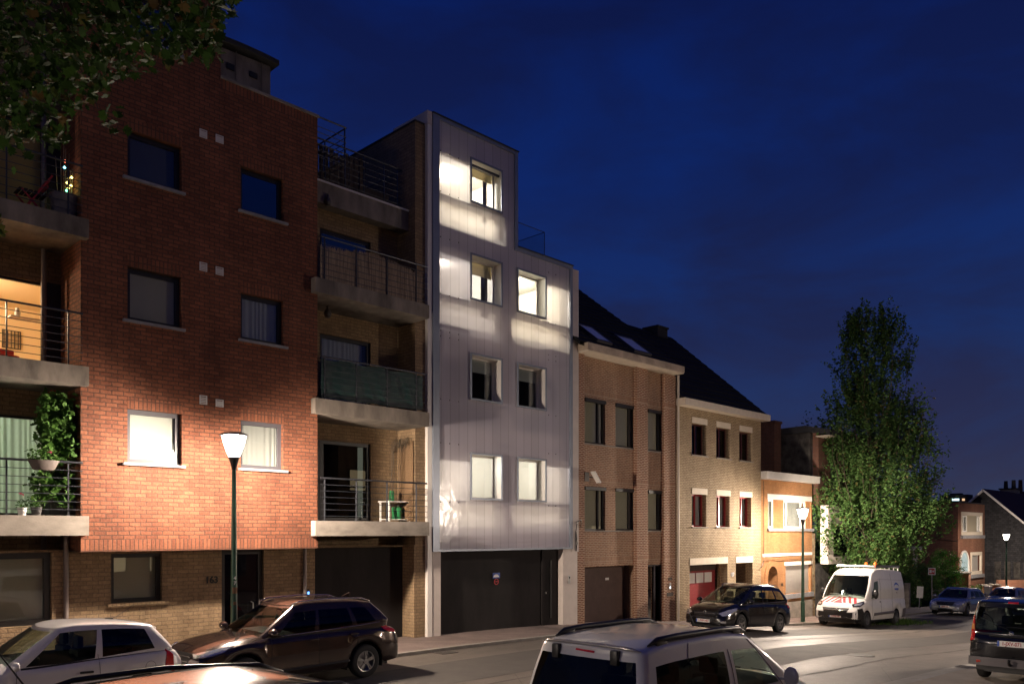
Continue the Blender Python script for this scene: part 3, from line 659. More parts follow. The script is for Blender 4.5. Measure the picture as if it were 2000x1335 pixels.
# ---- ground floor (set back)
ZG1 = ZU+.02
gx = lambda p: xY(p, YG)
gwin = (gx(217), gx(317), zY(217, 1178, YG), zY(217, 1079, YG)-.02); gdoor = (gx(433), gx(516), -.3, ZU-.02)
lwin = (gx(-60), gx(101), zY(50, 1222, YG), zY(50, 1077, YG)-.02); garage = (gx(615), gx(798), -.3, zY(700, 1068, YG))
w = MB(); holes_wall(w, 1.0, XQ, gz(8)-.4, ZU+.03, YG, .35, [gwin, gdoor, lwin, garage]); 
w.box(XL+.3, XR, YG+.35, YB+.28, ZU+.02, ZU+.03)
w.build('ground_floor_wall', M['yellow_brick'], flats)
s_ = MB(); s_.box(garage[0]-.01, garage[1]-.0, YG-.004, YG+.05, garage[3]+.001, ZU+.02); s_.build('garage_lintel', M['yellow_soldier'], flats)
window(flats, *gwin, YG, 'dark_frame', .09, .1, pane='window_glass', cover=('blind','blind_stone'), sill=(gwin[0]-.08, gwin[1]+.14, gwin[2], .07, .06), sillmat='yellow_soldier', name='window')
window(flats, *lwin, YG, 'dark_frame', .12, .1, pane='window_glass', cover=('blind','blind_stone'))
# entrance door
d = MB(); ring(d, gdoor[0], gdoor[1], gz(8)+.05, gdoor[3], YG+.08, YG+.16, .11); dr = d.build('front_door', M['dark_frame'], flats)
MB().box(gdoor[0]+.1, gdoor[1]-.1, YG+.11, YG+.12, gz(8)+.15, gdoor[3]-.1).build('pane', M['dark_glass'], dr)
hb = MB(); hb.tube([(gdoor[1]-.30, YG+.02, .72), (gdoor[1]-.30, YG-.02, .74), (gdoor[1]-.30, YG-.02, 1.32), (gdoor[1]-.30, YG+.08, 1.34)], .012, 8); hb.tube([(gdoor[1]-.13, YG+.08, .72), (gdoor[1]-.13, YG-.0, .74), (gdoor[1]-.13, YG-.0, 1.36), (gdoor[1]-.08, YG+.08, 1.38)], .014, 8)
hb.build('door_handle', M['steel'], dr)
text('163', .21, M['ink_black'], flats, (xY(413, YG), YG-.012, zY(413, 1132, YG)), ext=.01, name='house_number')
g = MB(); g.box(garage[0], garage[1], YG+.28, YG+.34, gz(12)-.1, garage[3]); 
for k in range(1, 5): g.box(garage[0], garage[1], YG+.277, YG+.281, .55*k-.006+gz(12), .55*k+.006+gz(12))
g.build('garage_door', M['dark_garage'], flats)
pp = MB(); x = xY(593, YG); pp.tube([(x, YG-.06, 0), (x, YG-.06, ZU-.01)], .042, 12); x = xY(127, YG); pp.tube([(x, YG-.06, 0), (x, YG-.06, ZU+1)], .05, 12)
for z in (.9, 1.9): pp.lathe([(.05, -.02), (.05, .02)], (xY(593, YG), YG-.06, z), 12); pp.lathe([(.058, -.02), (.058, .02)], (xY(127, YG), YG-.06, z), 12)
pp.build('drainpipe', M['pipe_grey'], flats, smooth=True, sharp=40)
x = xY(600.5, YG); z = zY(600, 1157, YG); b = MB().rbox(x-.04, x+.04, YG-.03, YG, z-.10, z+.10, .008).build('doorbell', M['black_plastic'], flats); MB().rbox(x-.012, x+.03, YG-.036, YG-.029, z-.05, z+.03, .003).build('bell_light', M['led_blue'], b)
# ---- left balcony bay
slabs = [(1007, 1045), (716, 753), (428, 465)]
XLB = 1.2
lefts = []
for i, (a, b) in enumerate(slabs):
    z1, z0 = zY(172, a, YS), zY(172, b, YS)
    s = MB(); s.box(XLB, XL+.09, YS, YR-.004, z0, z1); s.box(XLB, XL-.003, YR-.003, YB+.05, z0, z1)
    so = s.build('balcony', M['concrete' if i == 0 else 'stained_concrete'], flats)
    lefts.append((z0, z1))
    railing(so, XLB, XL-.0, YS+.08, z1, 1.05, [xY(16, YS), xY(137, YS)])
XBW = xY(95, YB)
op = []
for i, (z0, z1) in enumerate(lefts):
    top = z1+2.32
    op.append((1.2, [xY(90, YB), xY(88, YB), xY(86, YB)][i], z1+.02, [zY(90, 816, YB), zY(88, 553, YB), z1+2.2][i]))
w = MB(); holes_wall(w, .6, XL, ZU+.02, ZH+1.5, YB, .3, op); w.build('balcony_wall', M['yellow_brick'], flats)
MB().box(-.2, .6, YR, YB+.3, ZU-3, ZH+1.5).build('side_wall', M['yellow_brick'], flats)
pp = MB(); pp.tube([(XL-.35, YB-.12, ZU), (XL-.35, YB-.12, ZH)], .055, 12); pp.build('drainpipe', M['pipe_grey'], flats, smooth=True)
for i, h in enumerate(op):
    f = MB(); ring(f, h[0], h[1]+.001, h[2], h[3], YB+.06, YB+.13, .05); f.box(h[1]+.002, h[1]+(.42 if i else .05), YB-.03, YB-.002, h[2], h[3]+.02); fo = f.build('patio_door', M['dark_frame'], flats)  # dark leaf beside the opening stands for the unlit wall there
    if i == 0:
        wavy('curtain', h[0], h[1]-.06, h[2], h[3], YB+.25, M['mint_curtain'], fo, .03, .13)
        MB().box(h[0]+.05, h[1]-.05, YB+.09, YB+.094, h[2]+.05, h[3]-.05).build('pane', M['window_glass'], fo)
        room(flats, h[0]-.5, h[1]+.3, YB+.3, YB+3, h[2]-.05, h[3]+.2); room_light(flats, ((h[0]+h[1])/2, YB+1.6, h[3]-.3), 120, (1,.95,.80), .2)
    elif i == 1:
        room(flats, h[0]-1, h[1]+.9, YB+.3, YB+3.6, h[2]-.05, h[3]+.25, 'room_cream'); room_light(flats, (h[1]-1.6, YB+1.5, h[3]-.35), 170, (1,.72,.44), .15)
    else:
        MB().box(h[0], h[1], YB+.10, YB+.11, h[2], h[3]).build('shutter_or_glow_panel', M['ochre_glow_panel'], fo)  # no shutter here: ochre panel painted as the dimly lit wall inside
lit = op[1]
# things in the lit room
ym = YB+2.0
pc = MB(); pc.rbox(0, .04, -.14, .14, -.19, .19, .006); o = pc.build('wall_picture', M['ink_red']); z_, = (zY(68, 630, ym),); o.location = (xY(66, ym)+.35, ym, z_); tag(o, 'small orange red picture on the wall of the lit upper flat', 'picture')
o['category'] = 'picture'
cal = MB(); ring(cal, -.2, .2, -.22, .22, 0, .02, .02)
for k in range(5): cal.box(-.17+.075*k, -.15+.075*k, 0, .015, -.2, .2)
for k in range(3): cal.box(-.2, .2, 0, .012, -.12+.1*k, -.11+.1*k)
o = cal.build('wire_rack', M['mail_dark']); o.location = (xY(24, YB+3.5), YB+3.55, zY(24, 662, YB+3.5)); tag(o, 'dark wire rack hanging on the cream wall of the lit room', 'rack')
sh = MB(); sh.rbox(-.3, .3, -.15, .15, -.015, .015, .004); so = sh.build('shelf', M['room_white']); so.location = (lit[1]-.12, YB+1.0, lit[2]+1.28); tag(so, 'white shelf beside the door opening of the lit room', 'shelf')
v = MB(); v.lathe([(.0,0),(.05,0),(.06,.1),(.04,.17),(.035,.2)], seg=16); vo = v.build('vase', M['plate_white'], smooth=True); vo.location = (lit[1]-.25, YB+1.0, lit[2]+1.296); tag(vo, 'small white vase on the shelf of the lit room', 'vase')
# cabinet with a dark bowl
cb = MB(); cb.rbox(-.4, .4, -.2, .2, 0, .38, .01)
for k in range(4): cb.box(-.36+.18*k, -.345+.18*k, -.21, -.198, .05, .34)
co = cb.build('cabinet', M['room_white']); co.location = (lit[1]-.75, YB+1.1, lit[2]-.02); tag(co, 'low cream cabinet behind the balcony door of the lit room', 'cabinet')
bw = MB(); bw.lathe([(.0,0),(.08,.01),(.2,.09),(.22,.14),(.19,.13),(.0,.03)], seg=20); bo = bw.build('bowl', M['mail_dark'], smooth=True); bo.location = (lit[1]-.75, YB+1.1, lit[2]+.365); tag(bo, 'dark bowl on the low cabinet of the lit room', 'bowl')
ac = thing('armchair', 'dark red armchair showing at the left edge of the lit room', 'armchair', (xY(0, YB+.8), YB+.8, lit[2]-.03))
MB().rbox(-.35, .3, -.3, .3, .15, .42, .05).build('seat', M['chair_red'], ac, smooth=True, sharp=40); MB().rbox(-.35, .32, .2, .34, .3, .62, .05).build('backrest', M['chair_red'], ac, smooth=True, sharp=40)
# ---- right balcony bay
zb = [zY(617, 1016, YS), zY(617, 1046, YS)]
XA = xY(616, YS); XE = 14.42
rs = [(zY(617,1016,YS), zY(617,1046,YS)), (zY(616,776,YS), zY(616,806,YS)), (zY(613,539,YS), zY(613,568,YS))]
posts = [xY(p, YS) for p in (639, 701, 761, 818)]
rights = []
for i, (z1, z0) in enumerate(rs):
    s = MB(); s.box(XA, XE, YS, YR-.004, z0, z1); s.box(XR+.003, XE, YR-.003, YB+.05, z0, z1)
    so = s.build('balcony', M['concrete' if i == 0 else 'stained_concrete'], flats); rights.append((z0, z1, so))
    railing(so, XR+.02, XE-.12, YS+.08, z1, 1.05, posts, tail=.1)
# top terrace band, set back
YD = 18.45; zd1 = zY(622, 353, YD); zd0 = zY(622, 390, YD)-.05
s = MB(); s.box(XR+.003, XP-.004, YD, YD+.35, zd0, zd1); tb = s.build('terrace_beam', M['stained_concrete'], flats)
MB().box(XR+.004, XP-.005, YD-.03, YD+.2, zd1+.001, zd1+.045).build('coping', M['vent_white'], tb)
MB().box(XR+.004, XP-.005, YD+.351, YB+2.8, zd0+.3, zd1-.02).build('terrace_deck', M['felt_roof'], tb)
railing(tb, XR+.1, XP-.15, YD+.1, zd1+.05, 1.1, [xY(p, YD) for p in (640, 680, 716, 756, 782)], ends=[(XP-.16, YD+2.4)])
fn = MB(); rn = random.Random(3)
for k in range(11):
    x = XR+.35+k*.155
    fn.box(x, x+.13, YD+.22+.01*(k % 2), YD+.24+.01*(k % 2), zd1+.08, zd1+1.0+rn.random()*.12)
for zz in (.3, .85): fn.box(XR+.3, XR+2.1, YD+.25, YD+.28, zd1+zz, zd1+zz+.06)
o = fn.build('wooden_screen', M['dark_wood']); tag(o, 'dark wooden plank screen standing behind the top terrace railing', 'screen')
pl = MB(); pl.rbox(XP-1.55, XP-.5, YD+.25, YD+.55, zd1+.05, zd1+.38, .01); o = pl.build('planter_trough', M['dark_wood']); tag(o, 'low dark wooden planter trough at the right end of the top terrace', 'planter')
# party wall pier
w = MB(); zpt = CZ+11.45
w.box(XP, XQ, YP, YP+.3, ZU+.04, zpt); w.box(XP, XP+.3, YP+.3, 24, ZU+.04, zpt); w.box(garage[1], XQ, YP, YG-.003, -.4, ZU+.035)
w.build('party_wall', M['yellow_brick'], flats)
MB().box(XP-.02, XP+.32, YP-.02, 24, zpt+.001, zpt+.05).build('coping', M['felt_roof'], flats)
# balcony back wall with windows
tops = [zY(625, 858, YB), zY(625, 650, YB), zY(622, 443, YB)]
rop = []
for i, (z0, z1, so) in enumerate(rights):
    rop.append((xY(625, YB) if i else xY(621, YB), xY(724, YB), z1+.02, tops[i]))
w = MB(); holes_wall(w, XR-.3, XP, ZU+.02, zd0+.25, YB+.003, .3, rop); w.build('balcony_wall', M['yellow_brick'], flats)
MB().box(XR-.3, XP, YB+2.6, YB+2.9, zd0, zd1+.9).build('terrace_wall', M['dark_wood'], flats)
for i, h in enumerate(rop):
    f = MB(); ring(f, h[0], h[1], h[2], h[3], YB+.06, YB+.14, .09)
    if i == 0: f.box(h[0]+.1, h[0]+.2, YB+.05, YB+.13, h[2], h[3])
    fo = f.build('patio_door', M['dark_frame'], flats)
    MB().box(h[0]+.08, h[1]-.08, YB+.09, YB+.1, h[2]+.08, h[3]-.08).build('pane', M['dark_glass' if i == 0 else 'sky_glass' if i == 2 else 'window_glass'], fo)
    if i == 1: wavy('curtain', h[0]+.1, h[1]-.15, h[2], h[3]-.05, YB+.22, M['net_curtain'], fo)
    if i == 0: MB().box(h[1]-.34, h[1]-.17, YB+.13, YB+.14, h[2]+.1, h[3]-.1).build('lit_gap', M['door_light_strip'], fo)
# ceiling lamps under the balconies (unlit globes)
for i, (px, py) in enumerate(((640, 422), (640, 636))):
    b = MB(); z = (zd0+.25 if i == 0 else rights[2][0]); b.lathe([(.0,-.30),(.07,-.29),(.10,-.2),(.07,-.11),(.03,-.08),(.03,0)], (xY(px, 18.4), 18.4, z), 16)
    b.build('ceiling_lamp', M['mail_dark'], flats, smooth=True)
child_fix(flats)
# reed mat on the third balcony
def reed():
    mb = MB(); rn = random.Random(5); z0 = rights[2][1]; x = XR+.05
    while x < XE-.15:
        h = .88+.08*sin(x*2.1)+rn.random()*.08; r = .006+rn.random()*.004; y = YS+.13+rn.random()*.015; lean = (rn.random()-.5)*.03
        mb.bar((x, y, z0+.03), (x+lean, y, z0+h), r*2, r*2); x += r*2.0
    return mb
o = reed().build('reed_mat', M['bamboo'], fix=False); tag(o, 'brown reed mat tied behind the railing of the upper right balcony', 'reed screen')
v = []; f = []; nx, nz_ = 60, 10; z0 = rights[1][1]
for i in range(nx+1):
    for j in range(nz_+1):
        x = XR+.06+(XE-XR-.2)*i/nx; z = z0+.06+.95*j/nz_
        v.append((x, YS+.125+.015*sin(i*.9+j*.5)*sin(j*.3+i*.13)+.01*sin(i*.31), z-(.02*sin(i*.35) if j == nz_ else 0)))
for i in range(nx):
    for j in range(nz_): a = i*(nz_+1)+j; f.append((a, a+nz_+1, a+nz_+2, a+1))
me = bpy.data.meshes.new('tarpaulin'); me.from_pydata(v, [], f); o = link('tarpaulin', me, M['tarp_green'], smooth=True); tag(o, 'dark green tarpaulin stretched along the middle right balcony railing', 'tarpaulin')
# lattice with dry vine on lowest right balcony
lt = MB(); z0 = rights[0][1]; lx = XP-.05; y0, y1, zz0, zz1 = YG-.35, YB-.12, z0+.05, z0+2.25
# lattice hangs on the side wall of the recess
y0 = YP+.05
H_ = zz1-zz0; W_ = y1-y0; step = .075
k = -int(H_/step)
while k*step < W_:
    a = k*step
    for sgn in (1, -1):
        pts = []
        t0 = max(0, -a); t1 = min(H_, W_-a)
        if t1 > t0:
            ya, yb = a+t0, a+t1
            if sgn < 0: ya, yb = W_-ya, W_-yb
            lt.bar((lx-.012*(1+sgn)*.5, y0+ya, zz0+t0), (lx-.012*(1+sgn)*.5, y0+yb, zz0+t1), .008, .022)
    k += 1
for (a, b) in (((y0, zz0), (y0, zz1)), ((y1, zz0), (y1, zz1)), ((y0, zz0), (y1, zz0)), ((y0, zz1), (y1, zz1))): lt.bar((lx-.006, a[0], a[1]), (lx-.006, b[0], b[1]), .02, .03)
o = lt.build('garden_trellis', M['lattice_wood'], fix=False); tag(o, 'diamond wooden trellis leaning on the side wall of the lowest right balcony', 'trellis')
vn = MB(); rn = random.Random(11)
for k in range(60):
    p = Vector((lx-.06-rn.random()*.1, y0+.1+rn.random()*(W_-.1), zz1-.15+rn.random()*.2)); q = [p]
    for j in range(5): p = p+Vector((-.02+rn.random()*.02, (rn.random()-.5)*.16, .03-.10*rn.random()+(.06 if j < 2 else -.05))); q.append(p)
    vn.tube(q, .004, 4, cap=False)
for k in range(5):
    p = Vector((lx-.2-.1*k, y0+.3, z0+.1)); q = [p]
    for j in range(8): p = p+Vector(((rn.random()-.4)*.06, (rn.random()-.5)*.08, .26)); q.append(p)
    vn.tube(q, .008, 5, cap=False)
o = vn.build('dry_vine', M['bark'], fix=False); tag(o, 'dry leafless vine climbing the wooden trellis', 'vine')
# small table with crates
tx, ty = xY(772, YB-.35), YB-.35
tb = thing('side_table', 'small white table at the right end of the lowest right balcony', 'table', (tx, ty, z0))
MB().rbox(-.42, .42, -.25, .25, .55, .58, .01).build('table_top', M['white_paint'], tb); MB().rbox(-.38, .38, -.2, .2, .06, .085, .008).build('shelf', M['white_paint'], tb)
for sx in (-1, 1):
    for sy in (-1, 1): MB().box(sx*.36-.02, sx*.36+.02, sy*.2-.02, sy*.2+.02, 0, .55).build('leg', M['white_paint'], tb)
cn = MB(); cn.lathe([(0,0),(.13,0),(.15,.3),(.12,.34),(0,.35)], seg=18); cn.tube([(.13,0,.12),(.24,0,.26),(.3,0,.33)], .015, 8); o = cn.build('watering_can', M['crate_green'], smooth=True, sharp=40); o.location = (tx+.05, ty, z0+.09); tag(o, 'green watering can on the lower shelf of the small white table', 'watering can')
bt = MB(); bt.lathe([(0,0),(.07,0),(.07,.24),(.055,.27),(.055,.3),(0,.3)], seg=16); o = bt.build('green_canister', M['crate_green'], smooth=True, sharp=40); o.location = (tx-.12, ty, z0+.58); tag(o, 'green canister standing on top of the small white table', 'canister')
# drain covers in the gutter and at the far kerb
def drain(x, y, lab):
    d = MB(); d.box(-.25, .25, -.2, .2, 0, .012)
    for k in range(6): d.box(-.2+.075*k, -.17+.075*k, -.15, .15, .012, .018)
    o = d.build('drain_cover', M['mail_dark']); o.location = (x, y, gz(x)-crossfall(x, y)+.006); tag(o, lab, 'drain cover')
drain(13.5, 15.75, 'small iron drain grate at the far kerb behind the brown SUV')
drain(22.5, 6.5, 'small iron drain grate in the pale gutter beside the black people carrier')
# =============================================================== 2. white polycarbonate house
YW = 18.0; YC = 18.05; YI = 18.24
wh = thing('townhouse', 'narrow white stepped townhouse clad in glowing translucent panels', 'house', (18, 18, 0))
x0 = xY(846, YW); x1 = xY(1119, YW); xs = xY(1012, YW)
zt = zY(848, 221, YW); zs = zY(1012, 486, YW); zb_ = zY(846, 1077, YW)
zs = (zY(1012, 484, YW)+zY(1119, 518, YW))/2
FWd = .17
fr = MB()
fr.box(x0, x0+.24, YW, YW+.45, zb_+.06, zt-.10); fr.box(x1-.13, x1, YW, YW+.45, zb_+.06, zs-.12)
fr.box(x0, xs, YW, YW+.45, zt-.1, zt); fr.box(xs-.13, xs, YW, YW+.45, zs, zt-.1); fr.box(xs-.13, x1, YW, YW+.45, zs-.12, zs)
fr.box(x0, x1, YW, YW+.45, zb_, zb_+.06)
fr.build('facade_frame', M['alu_frame'], wh)
MB().box(x0-.02, xs+.03, YW-.03, YW+.5, zt+.001, zt+.03).build('coping', M['felt_roof'], wh); MB().box(xs+.004, x1+.02, YW-.03, YW+.5, zs+.001, zs+.03).build('coping', M['felt_roof'], wh)
# windows: (photo px left, right, top y at left, bottom y at left)
WN = [(918.5,981.5,306,393.7),(918.5,981.5,492,583),(1010,1067.5,522.5,609.5),(918.5,981.5,687,779.7),(1010,1067.5,707,794),(918.5,981.5,882,975),(1010,1067.5,891.5,978)]
WR = []
xa = (xY(918.5, YW), xY(981.5, YW)); xb = (xY(1010, YW), xY(1067.5, YW))
for l, r, t_, b_ in WN:
    xx = xa if l < 950 else xb
    WR.append((xx[0], xx[1], zY(l, b_, YW), zY(l, t_, YW)))
# level the paired rows
for i, j in ((1, 2), (3, 4), (5, 6)):
    z0 = (WR[i][2]+WR[j][2])/2; z1 = (WR[i][3]+WR[j][3])/2
    for k in (i, j): WR[k] = (WR[k][0], WR[k][1], z0, z1)
cx0, cx1 = x0+.24, x1-.13
cl = MB(); 
def sheet(mb, xa_, xb_, za, zb2, Y, holes):
    X = sorted(set([xa_, xb_]+[v for h in holes for v in h[:2] if xa_ < v < xb_])); Z = sorted(set([za, zb2]+[v for h in holes for v in h[2:] if za < v < zb2]))
    for i in range(len(X)-1):
        for j in range(len(Z)-1):
            cx, cz = (X[i]+X[i+1])/2, (Z[j]+Z[j+1])/2
            if any(h[0] < cx < h[1] and h[2] < cz < h[3] for h in holes): continue
            mb.quad((X[i],Y,Z[j]),(X[i+1],Y,Z[j]),(X[i+1],Y,Z[j+1]),(X[i],Y,Z[j+1]))
hh = [(a+.03, b-.03, c+.03, d-.03) for a, b, c, d in WR]
sheet(cl, cx0, xs-.13, zs-.12, zt-.1, YC, hh); sheet(cl, cx0, cx1, zb_+.06, zs-.12, YC, hh)
cl.build('cladding', M['polycarbonate'], wh)
# structural wall behind with the larger lit openings
ops = []
for i, (a, b, c, d) in enumerate(WR):
    left = a < 18.6 and i in (0,1,3,5)
    if left: o_ = (cx0+.10, b+.01, c-.80, d-.28)
    else: o_ = (a-.02 if i in (2,4,6) else a, cx1-.10, c-.72, d-.22)
    ops.append(o_)
OPEN = []
for (a, b, c, d), o_ in zip(WR, ops):
    OPEN.append((o_[0], o_[1], c+.02, o_[3])); OPEN.append((o_[0], o_[1], o_[2], c-.12))
    OPEN.append((a+.03, b-.03, c+.03, d-.03))
iw = MB(); 
def wall_cells(mb, xa_, xb_, za, zb2, Y, holes):
    sheet(mb, xa_, xb_, za, zb2, Y, holes); sheet(mb, xa_, xb_, za, zb2, Y+.12, holes)
wall_cells(iw, x0+.02, xs-.02, zs-.1, zt-.05, YI, OPEN); wall_cells(iw, x0+.02, x1-.02, zb_+.02, zs-.1, YI, OPEN)
iw.build('inner_wall', M['render_white'], wh, fix=False)
# aluminium battens carrying the sheets
bt_ = MB()
for z in (zt-.95, WR[0][2]-.06, WR[0][2]-.95): bt_.box(cx0, xs-.13, YC+.03, YC+.07, z-.03, z+.03)
for z in (WR[1][3]+.14, WR[1][2]-.06, WR[1][2]-.9, WR[3][3]+.22, WR[3][2]-.08, WR[5][3]+.3, WR[5][2]-.06, zb_+.25):
    for (a, b) in ((cx0, xa[0]), (xa[1], xb[0]), (xb[1], cx1)): bt_.box(a, b, YC+.03, YC+.07, z-.03, z+.03)
bt_.build('batten_frame', M['grey_frame'], wh)
# deep window sleeves + panes
covers = ['roller', 'roller', None, 'roller', 'roller', None, None]
for i, (a, b, c, d) in enumerate(WR):
    f = MB(); ring(f, a, b, c, d, YW-.02, YW+.012, .055); fo = f.build('window', M['alu_frame'], wh)
    s = MB(); t_ = .012
    for (p, q) in (((a+.05, c+.05), (b-.05, c+.05)), ((b-.05, c+.05), (b-.05, d-.05)), ((b-.05, d-.05), (a+.05, d-.05)), ((a+.05, d-.05), (a+.05, c+.05))):
        s.quad((p[0], YW-.01, p[1]), (q[0], YW-.01, q[1]), (q[0], YI+.14, q[1]), (p[0], YI+.14, p[1]))
    s.build('reveal', M['alu_sleeve'], fo, fix=False)
    g = MB(); ring(g, a+.05, b-.05, c+.05, d-.05, YI+.10, YI+.16, .045); g.build('casement', M['alu_sleeve'], fo)
    MB().box(a+.09, b-.09, YI+.125, YI+.13, c+.09, d-.09).build('pane', M['clear_glass'], fo)
    if covers[i]:
        MB().box(a+.10, b-.10, YI+.145, YI+.15, d-(.34 if i in (0,) else .47), d-.09).build('roller_blind', M['roller_cream' if i < 2 else 'blind_grey'], fo)
    if i in (0, 1):
        wavy('curtain', b-.40 if i == 0 else b-.48, b-.24 if i == 0 else b-.20, c-.3, d, YI+.22, M['curtain_dark'], fo, .03, .07)
# rooms
def wroom(o_, ener, col, mat='room_white', dy=2.6, x_=None):
    xa_, xb_ = x_ if x_ else (o_[0]-.05, o_[1]+.35)
    room(wh, xa_, xb_, YI+.13, YI+.13+dy, o_[2]-.25, o_[3]+.35, mat)
    if ener: room_light(wh, ((xa_+xb_)/2-.1, YI+1.35, o_[3]-.0), ener, col, .22)
xm = (WR[0][1]+WR[2][0])/2
wroom(ops[0], 270, (1,.90,.76), x_=(x0+.06, xs-.16))
wroom(ops[1], 120, (1,.90,.84), x_=(x0+.06, xm-.01))
wroom(ops[2], 240, (1,.88,.70), x_=(xm+.01, x1-.13))
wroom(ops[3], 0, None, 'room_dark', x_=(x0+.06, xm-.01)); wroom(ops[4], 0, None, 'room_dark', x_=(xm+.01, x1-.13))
wroom(ops[5], 85, (1,.90,.80), x_=(x0+.06, xm-.01)); wroom(ops[6], 85, (1,.90,.80), x_=(xm+.01, x1-.13))
# visible fixing screws: rows on the battens
for r_, z in enumerate([zt-.95, zt-2.1, zt-3.4, WR[1][2]-.05, WR[1][2]-1.1, WR[3][3]+.3, WR[3][2]-.1, WR[5][3]+.2, WR[5][2]-.1]):
    for x in [cx0+.08+.34*k for k in range(3)]+([] if r_ < 2 else [xb[1]+.15, xb[1]+.5]):
        MB().lathe([(.0,YC-.012),(.016,YC-.01),(.02,YC)], (x, 0, z), 8, 'y').build('fixing_screw', M['grey_frame'], wh)
# ground floor
gz0 = gz(18)-.5
xg0, xg1 = xY(859, YW+.1), xY(1098, YW+.1)
for a_, b__ in ((xY(843, YW+.1), xg0), (xg1, xY(1126, YW+.1))): MB().box(a_, b__, YW+.06, YW+.7, gz0, zb_-.003).build('post', M['render_white'], wh)
w = MB(); w.box(xY(837, YW), x0-.004, YW+.04, YW+.3, gz0, zt-.15); w.build('corner_trim', M['alu_sleeve'], wh)
w = MB(); w.box(x1+.004, xY(1128, YW+.1), YW+.05, YW+.5, zb_-.1, zs-.06); w.build('corner_trim', M['render_white'], wh)
w = MB(); w.box(xY(836, YW), x0-.02, YW+.02, YW+1.6, zt-.35, zt+.02); w.build('roof_upstand', M['render_white'], wh)
xd = xY(1057, YW+.3)
w = MB(); w.box(xg0, xd-.02, YW+.30, YW+.36, gz0, zb_); zb0 = gz(18)
for k in range(1, 5): w.box(xg0, xd-.02, YW+.297, YW+.301, zb0+.52*k, zb0+.52*k+.008)
gd = w.build('garage_door', M['dark_garage'], wh)
w = MB(); w.box(xd, xg1, YW+.28, YW+.34, gz0, zb_); w.box(xd-.02, xd+.10, YW+.24, YW+.28, gz0, zb_-.002); dd = w.build('front_door', M['dark_garage'], wh)
x = xY(1075, YW+.27); MB().box(x-.018, x+.018, YW+.22, YW+.27, zY(1075, 1208, YW), zY(1075, 1094, YW)).build('door_handle', M['ink_black'], dd)
MB().box(x-.25, x-.225, YW+.235, YW+.28, 1.0, 1.06).build('lock', M['steel'], dd)
MB().box(xg0-.1, xg1+.1, YW+.1, YW+1.2, zb_+.0, zb_+.04).build('soffit', M['render_white'], wh)
# stickers on the garage door
x = xY(969.5, YW+.29); z = zY(969.5, 1123, YW+.29)
st_ = MB().box(x-.155, x+.155, YW+.288, YW+.296, z-.085, z+.085).build('blue_sign', M['sign_blue'], gd)
pm = MB(); pts = [(-.13,-.05),(-.12,-.01),(-.09,.03),(-.07,.0),(-.04,.05),(-.02,.01),(.0,.045),(.03,.02),(.05,.035),(.08,.0),(.12,-.05)]
pm.prism([(x+a, z+b) for a, b in pts], YW+.2845, YW+.2865, 'y'); pm.build('emblem', M['ink_white'], st_)
z2 = zY(969.5, 1135, YW+.29); rg = MB(); rg.lathe([(.075,YW+.286),(.095,YW+.286),(.095,YW+.294),(.075,YW+.294)], (x, 0, z2), 28, 'y'); rg.box(x-.072, x+.072, YW+.287, YW+.293, z2-.008, z2+.012); rg.build('no_parking_ring', M['ink_red'], gd)
x = xY(1111, YW+.06); z = zY(1111, 1131, YW+.06); ic = MB().rbox(x-.05, x+.05, YW+.03, YW+.062, z-.14, z+.14, .006).build('intercom', M['steel'], wh)
ib = MB(); ib.box(x-.025, x+.025, YW+.025, YW+.031, z+.04, z+.1); ib.build('intercom_panel', M['ink_black'], ic)
# roof shell, side return, terrace with glass rail
w = MB(); w.box(x0, xs-.02, YW+.46, 26, zt-.15, zt-.02); w.box(xs, x1, YW+.46, 26, zs-.15, zs-.02); w.box(xs-.1, xs, YW+.46, 26, zs, zt-.15); w.box(x1-.1, x1, YW+.46, 26, gz0, zs-.15); w.box(x0, x0+.04, YW+.46, 26, zb_, zt-.15)
w.build('roof', M['felt_roof'], wh)
gt = MB(); zg = zs+.03; xe = x1-.75; 
for (a, b) in (((xs+.03, YW+.6), (xe, YW+.6)), ((xe, YW+.6), (xe, YW+3.0))):
    dx, dy = b[0]-a[0], b[1]-a[1]
    gt.box(min(a[0],b[0])-.006, max(a[0],b[0])+.006, min(a[1],b[1])-.006, max(a[1],b[1])+.006, zg, zg+1.05)
go = gt.build('glass_railing', M['clear_glass'], wh)
gr = MB(); gr.tube([(xs+.03, YW+.6, zg+1.06), (xe, YW+.6, zg+1.06), (xe, YW+3, zg+1.06)], .012, 6)
for x in (xs+.6, xe): gr.tube([(x, YW+.6, zg), (x, YW+.6, zg+1.06)], .012, 6)
gr.build('handrail', M['rail_paint'], go)
MB().rbox(xs+.5, xe-.1, YW+2.2, YW+4, zg, zg+.62, .01).build('roof_hatch', M['render_white'], wh)
child_fix(wh)
# =============================================================== 3. brown brick house no 159
YA = 18.1; YAr = 18.26
XA0 = xY(1128, YA); XA1 = 27.3
br = thing('brick_house', 'brown brick terraced house with dark red brick pilasters, skylights and a brown garage door', 'house', (24, 18, 0))
zc1 = CZ+6.34; ZE = zY(1333, 727, 17.6)
rows = []
xw = [(xY(1142, YAr), xY(1182, YAr)), (xY(1202, YAr), xY(1243, YAr)), (xY(1265.5, YAr), xY(1297, YAr))]
zr1 = (zY(1142, 864, YAr), zY(1142, 776, YAr)); zr2 = (zY(1142, 1035, YAr), zY(1142, 949, YAr))
gar = (xY(1142, YAr), xY(1241, YAr), 0-.9, zY(1142, 1107, YAr)); dor = (xw[2][0], xw[2][1], -.9, zY(1265, 1101, YAr)-.03)
hl = [(a, b, *zr1) for a, b in xw]+[(a, b, *zr2) for a, b in xw]+[gar, dor]
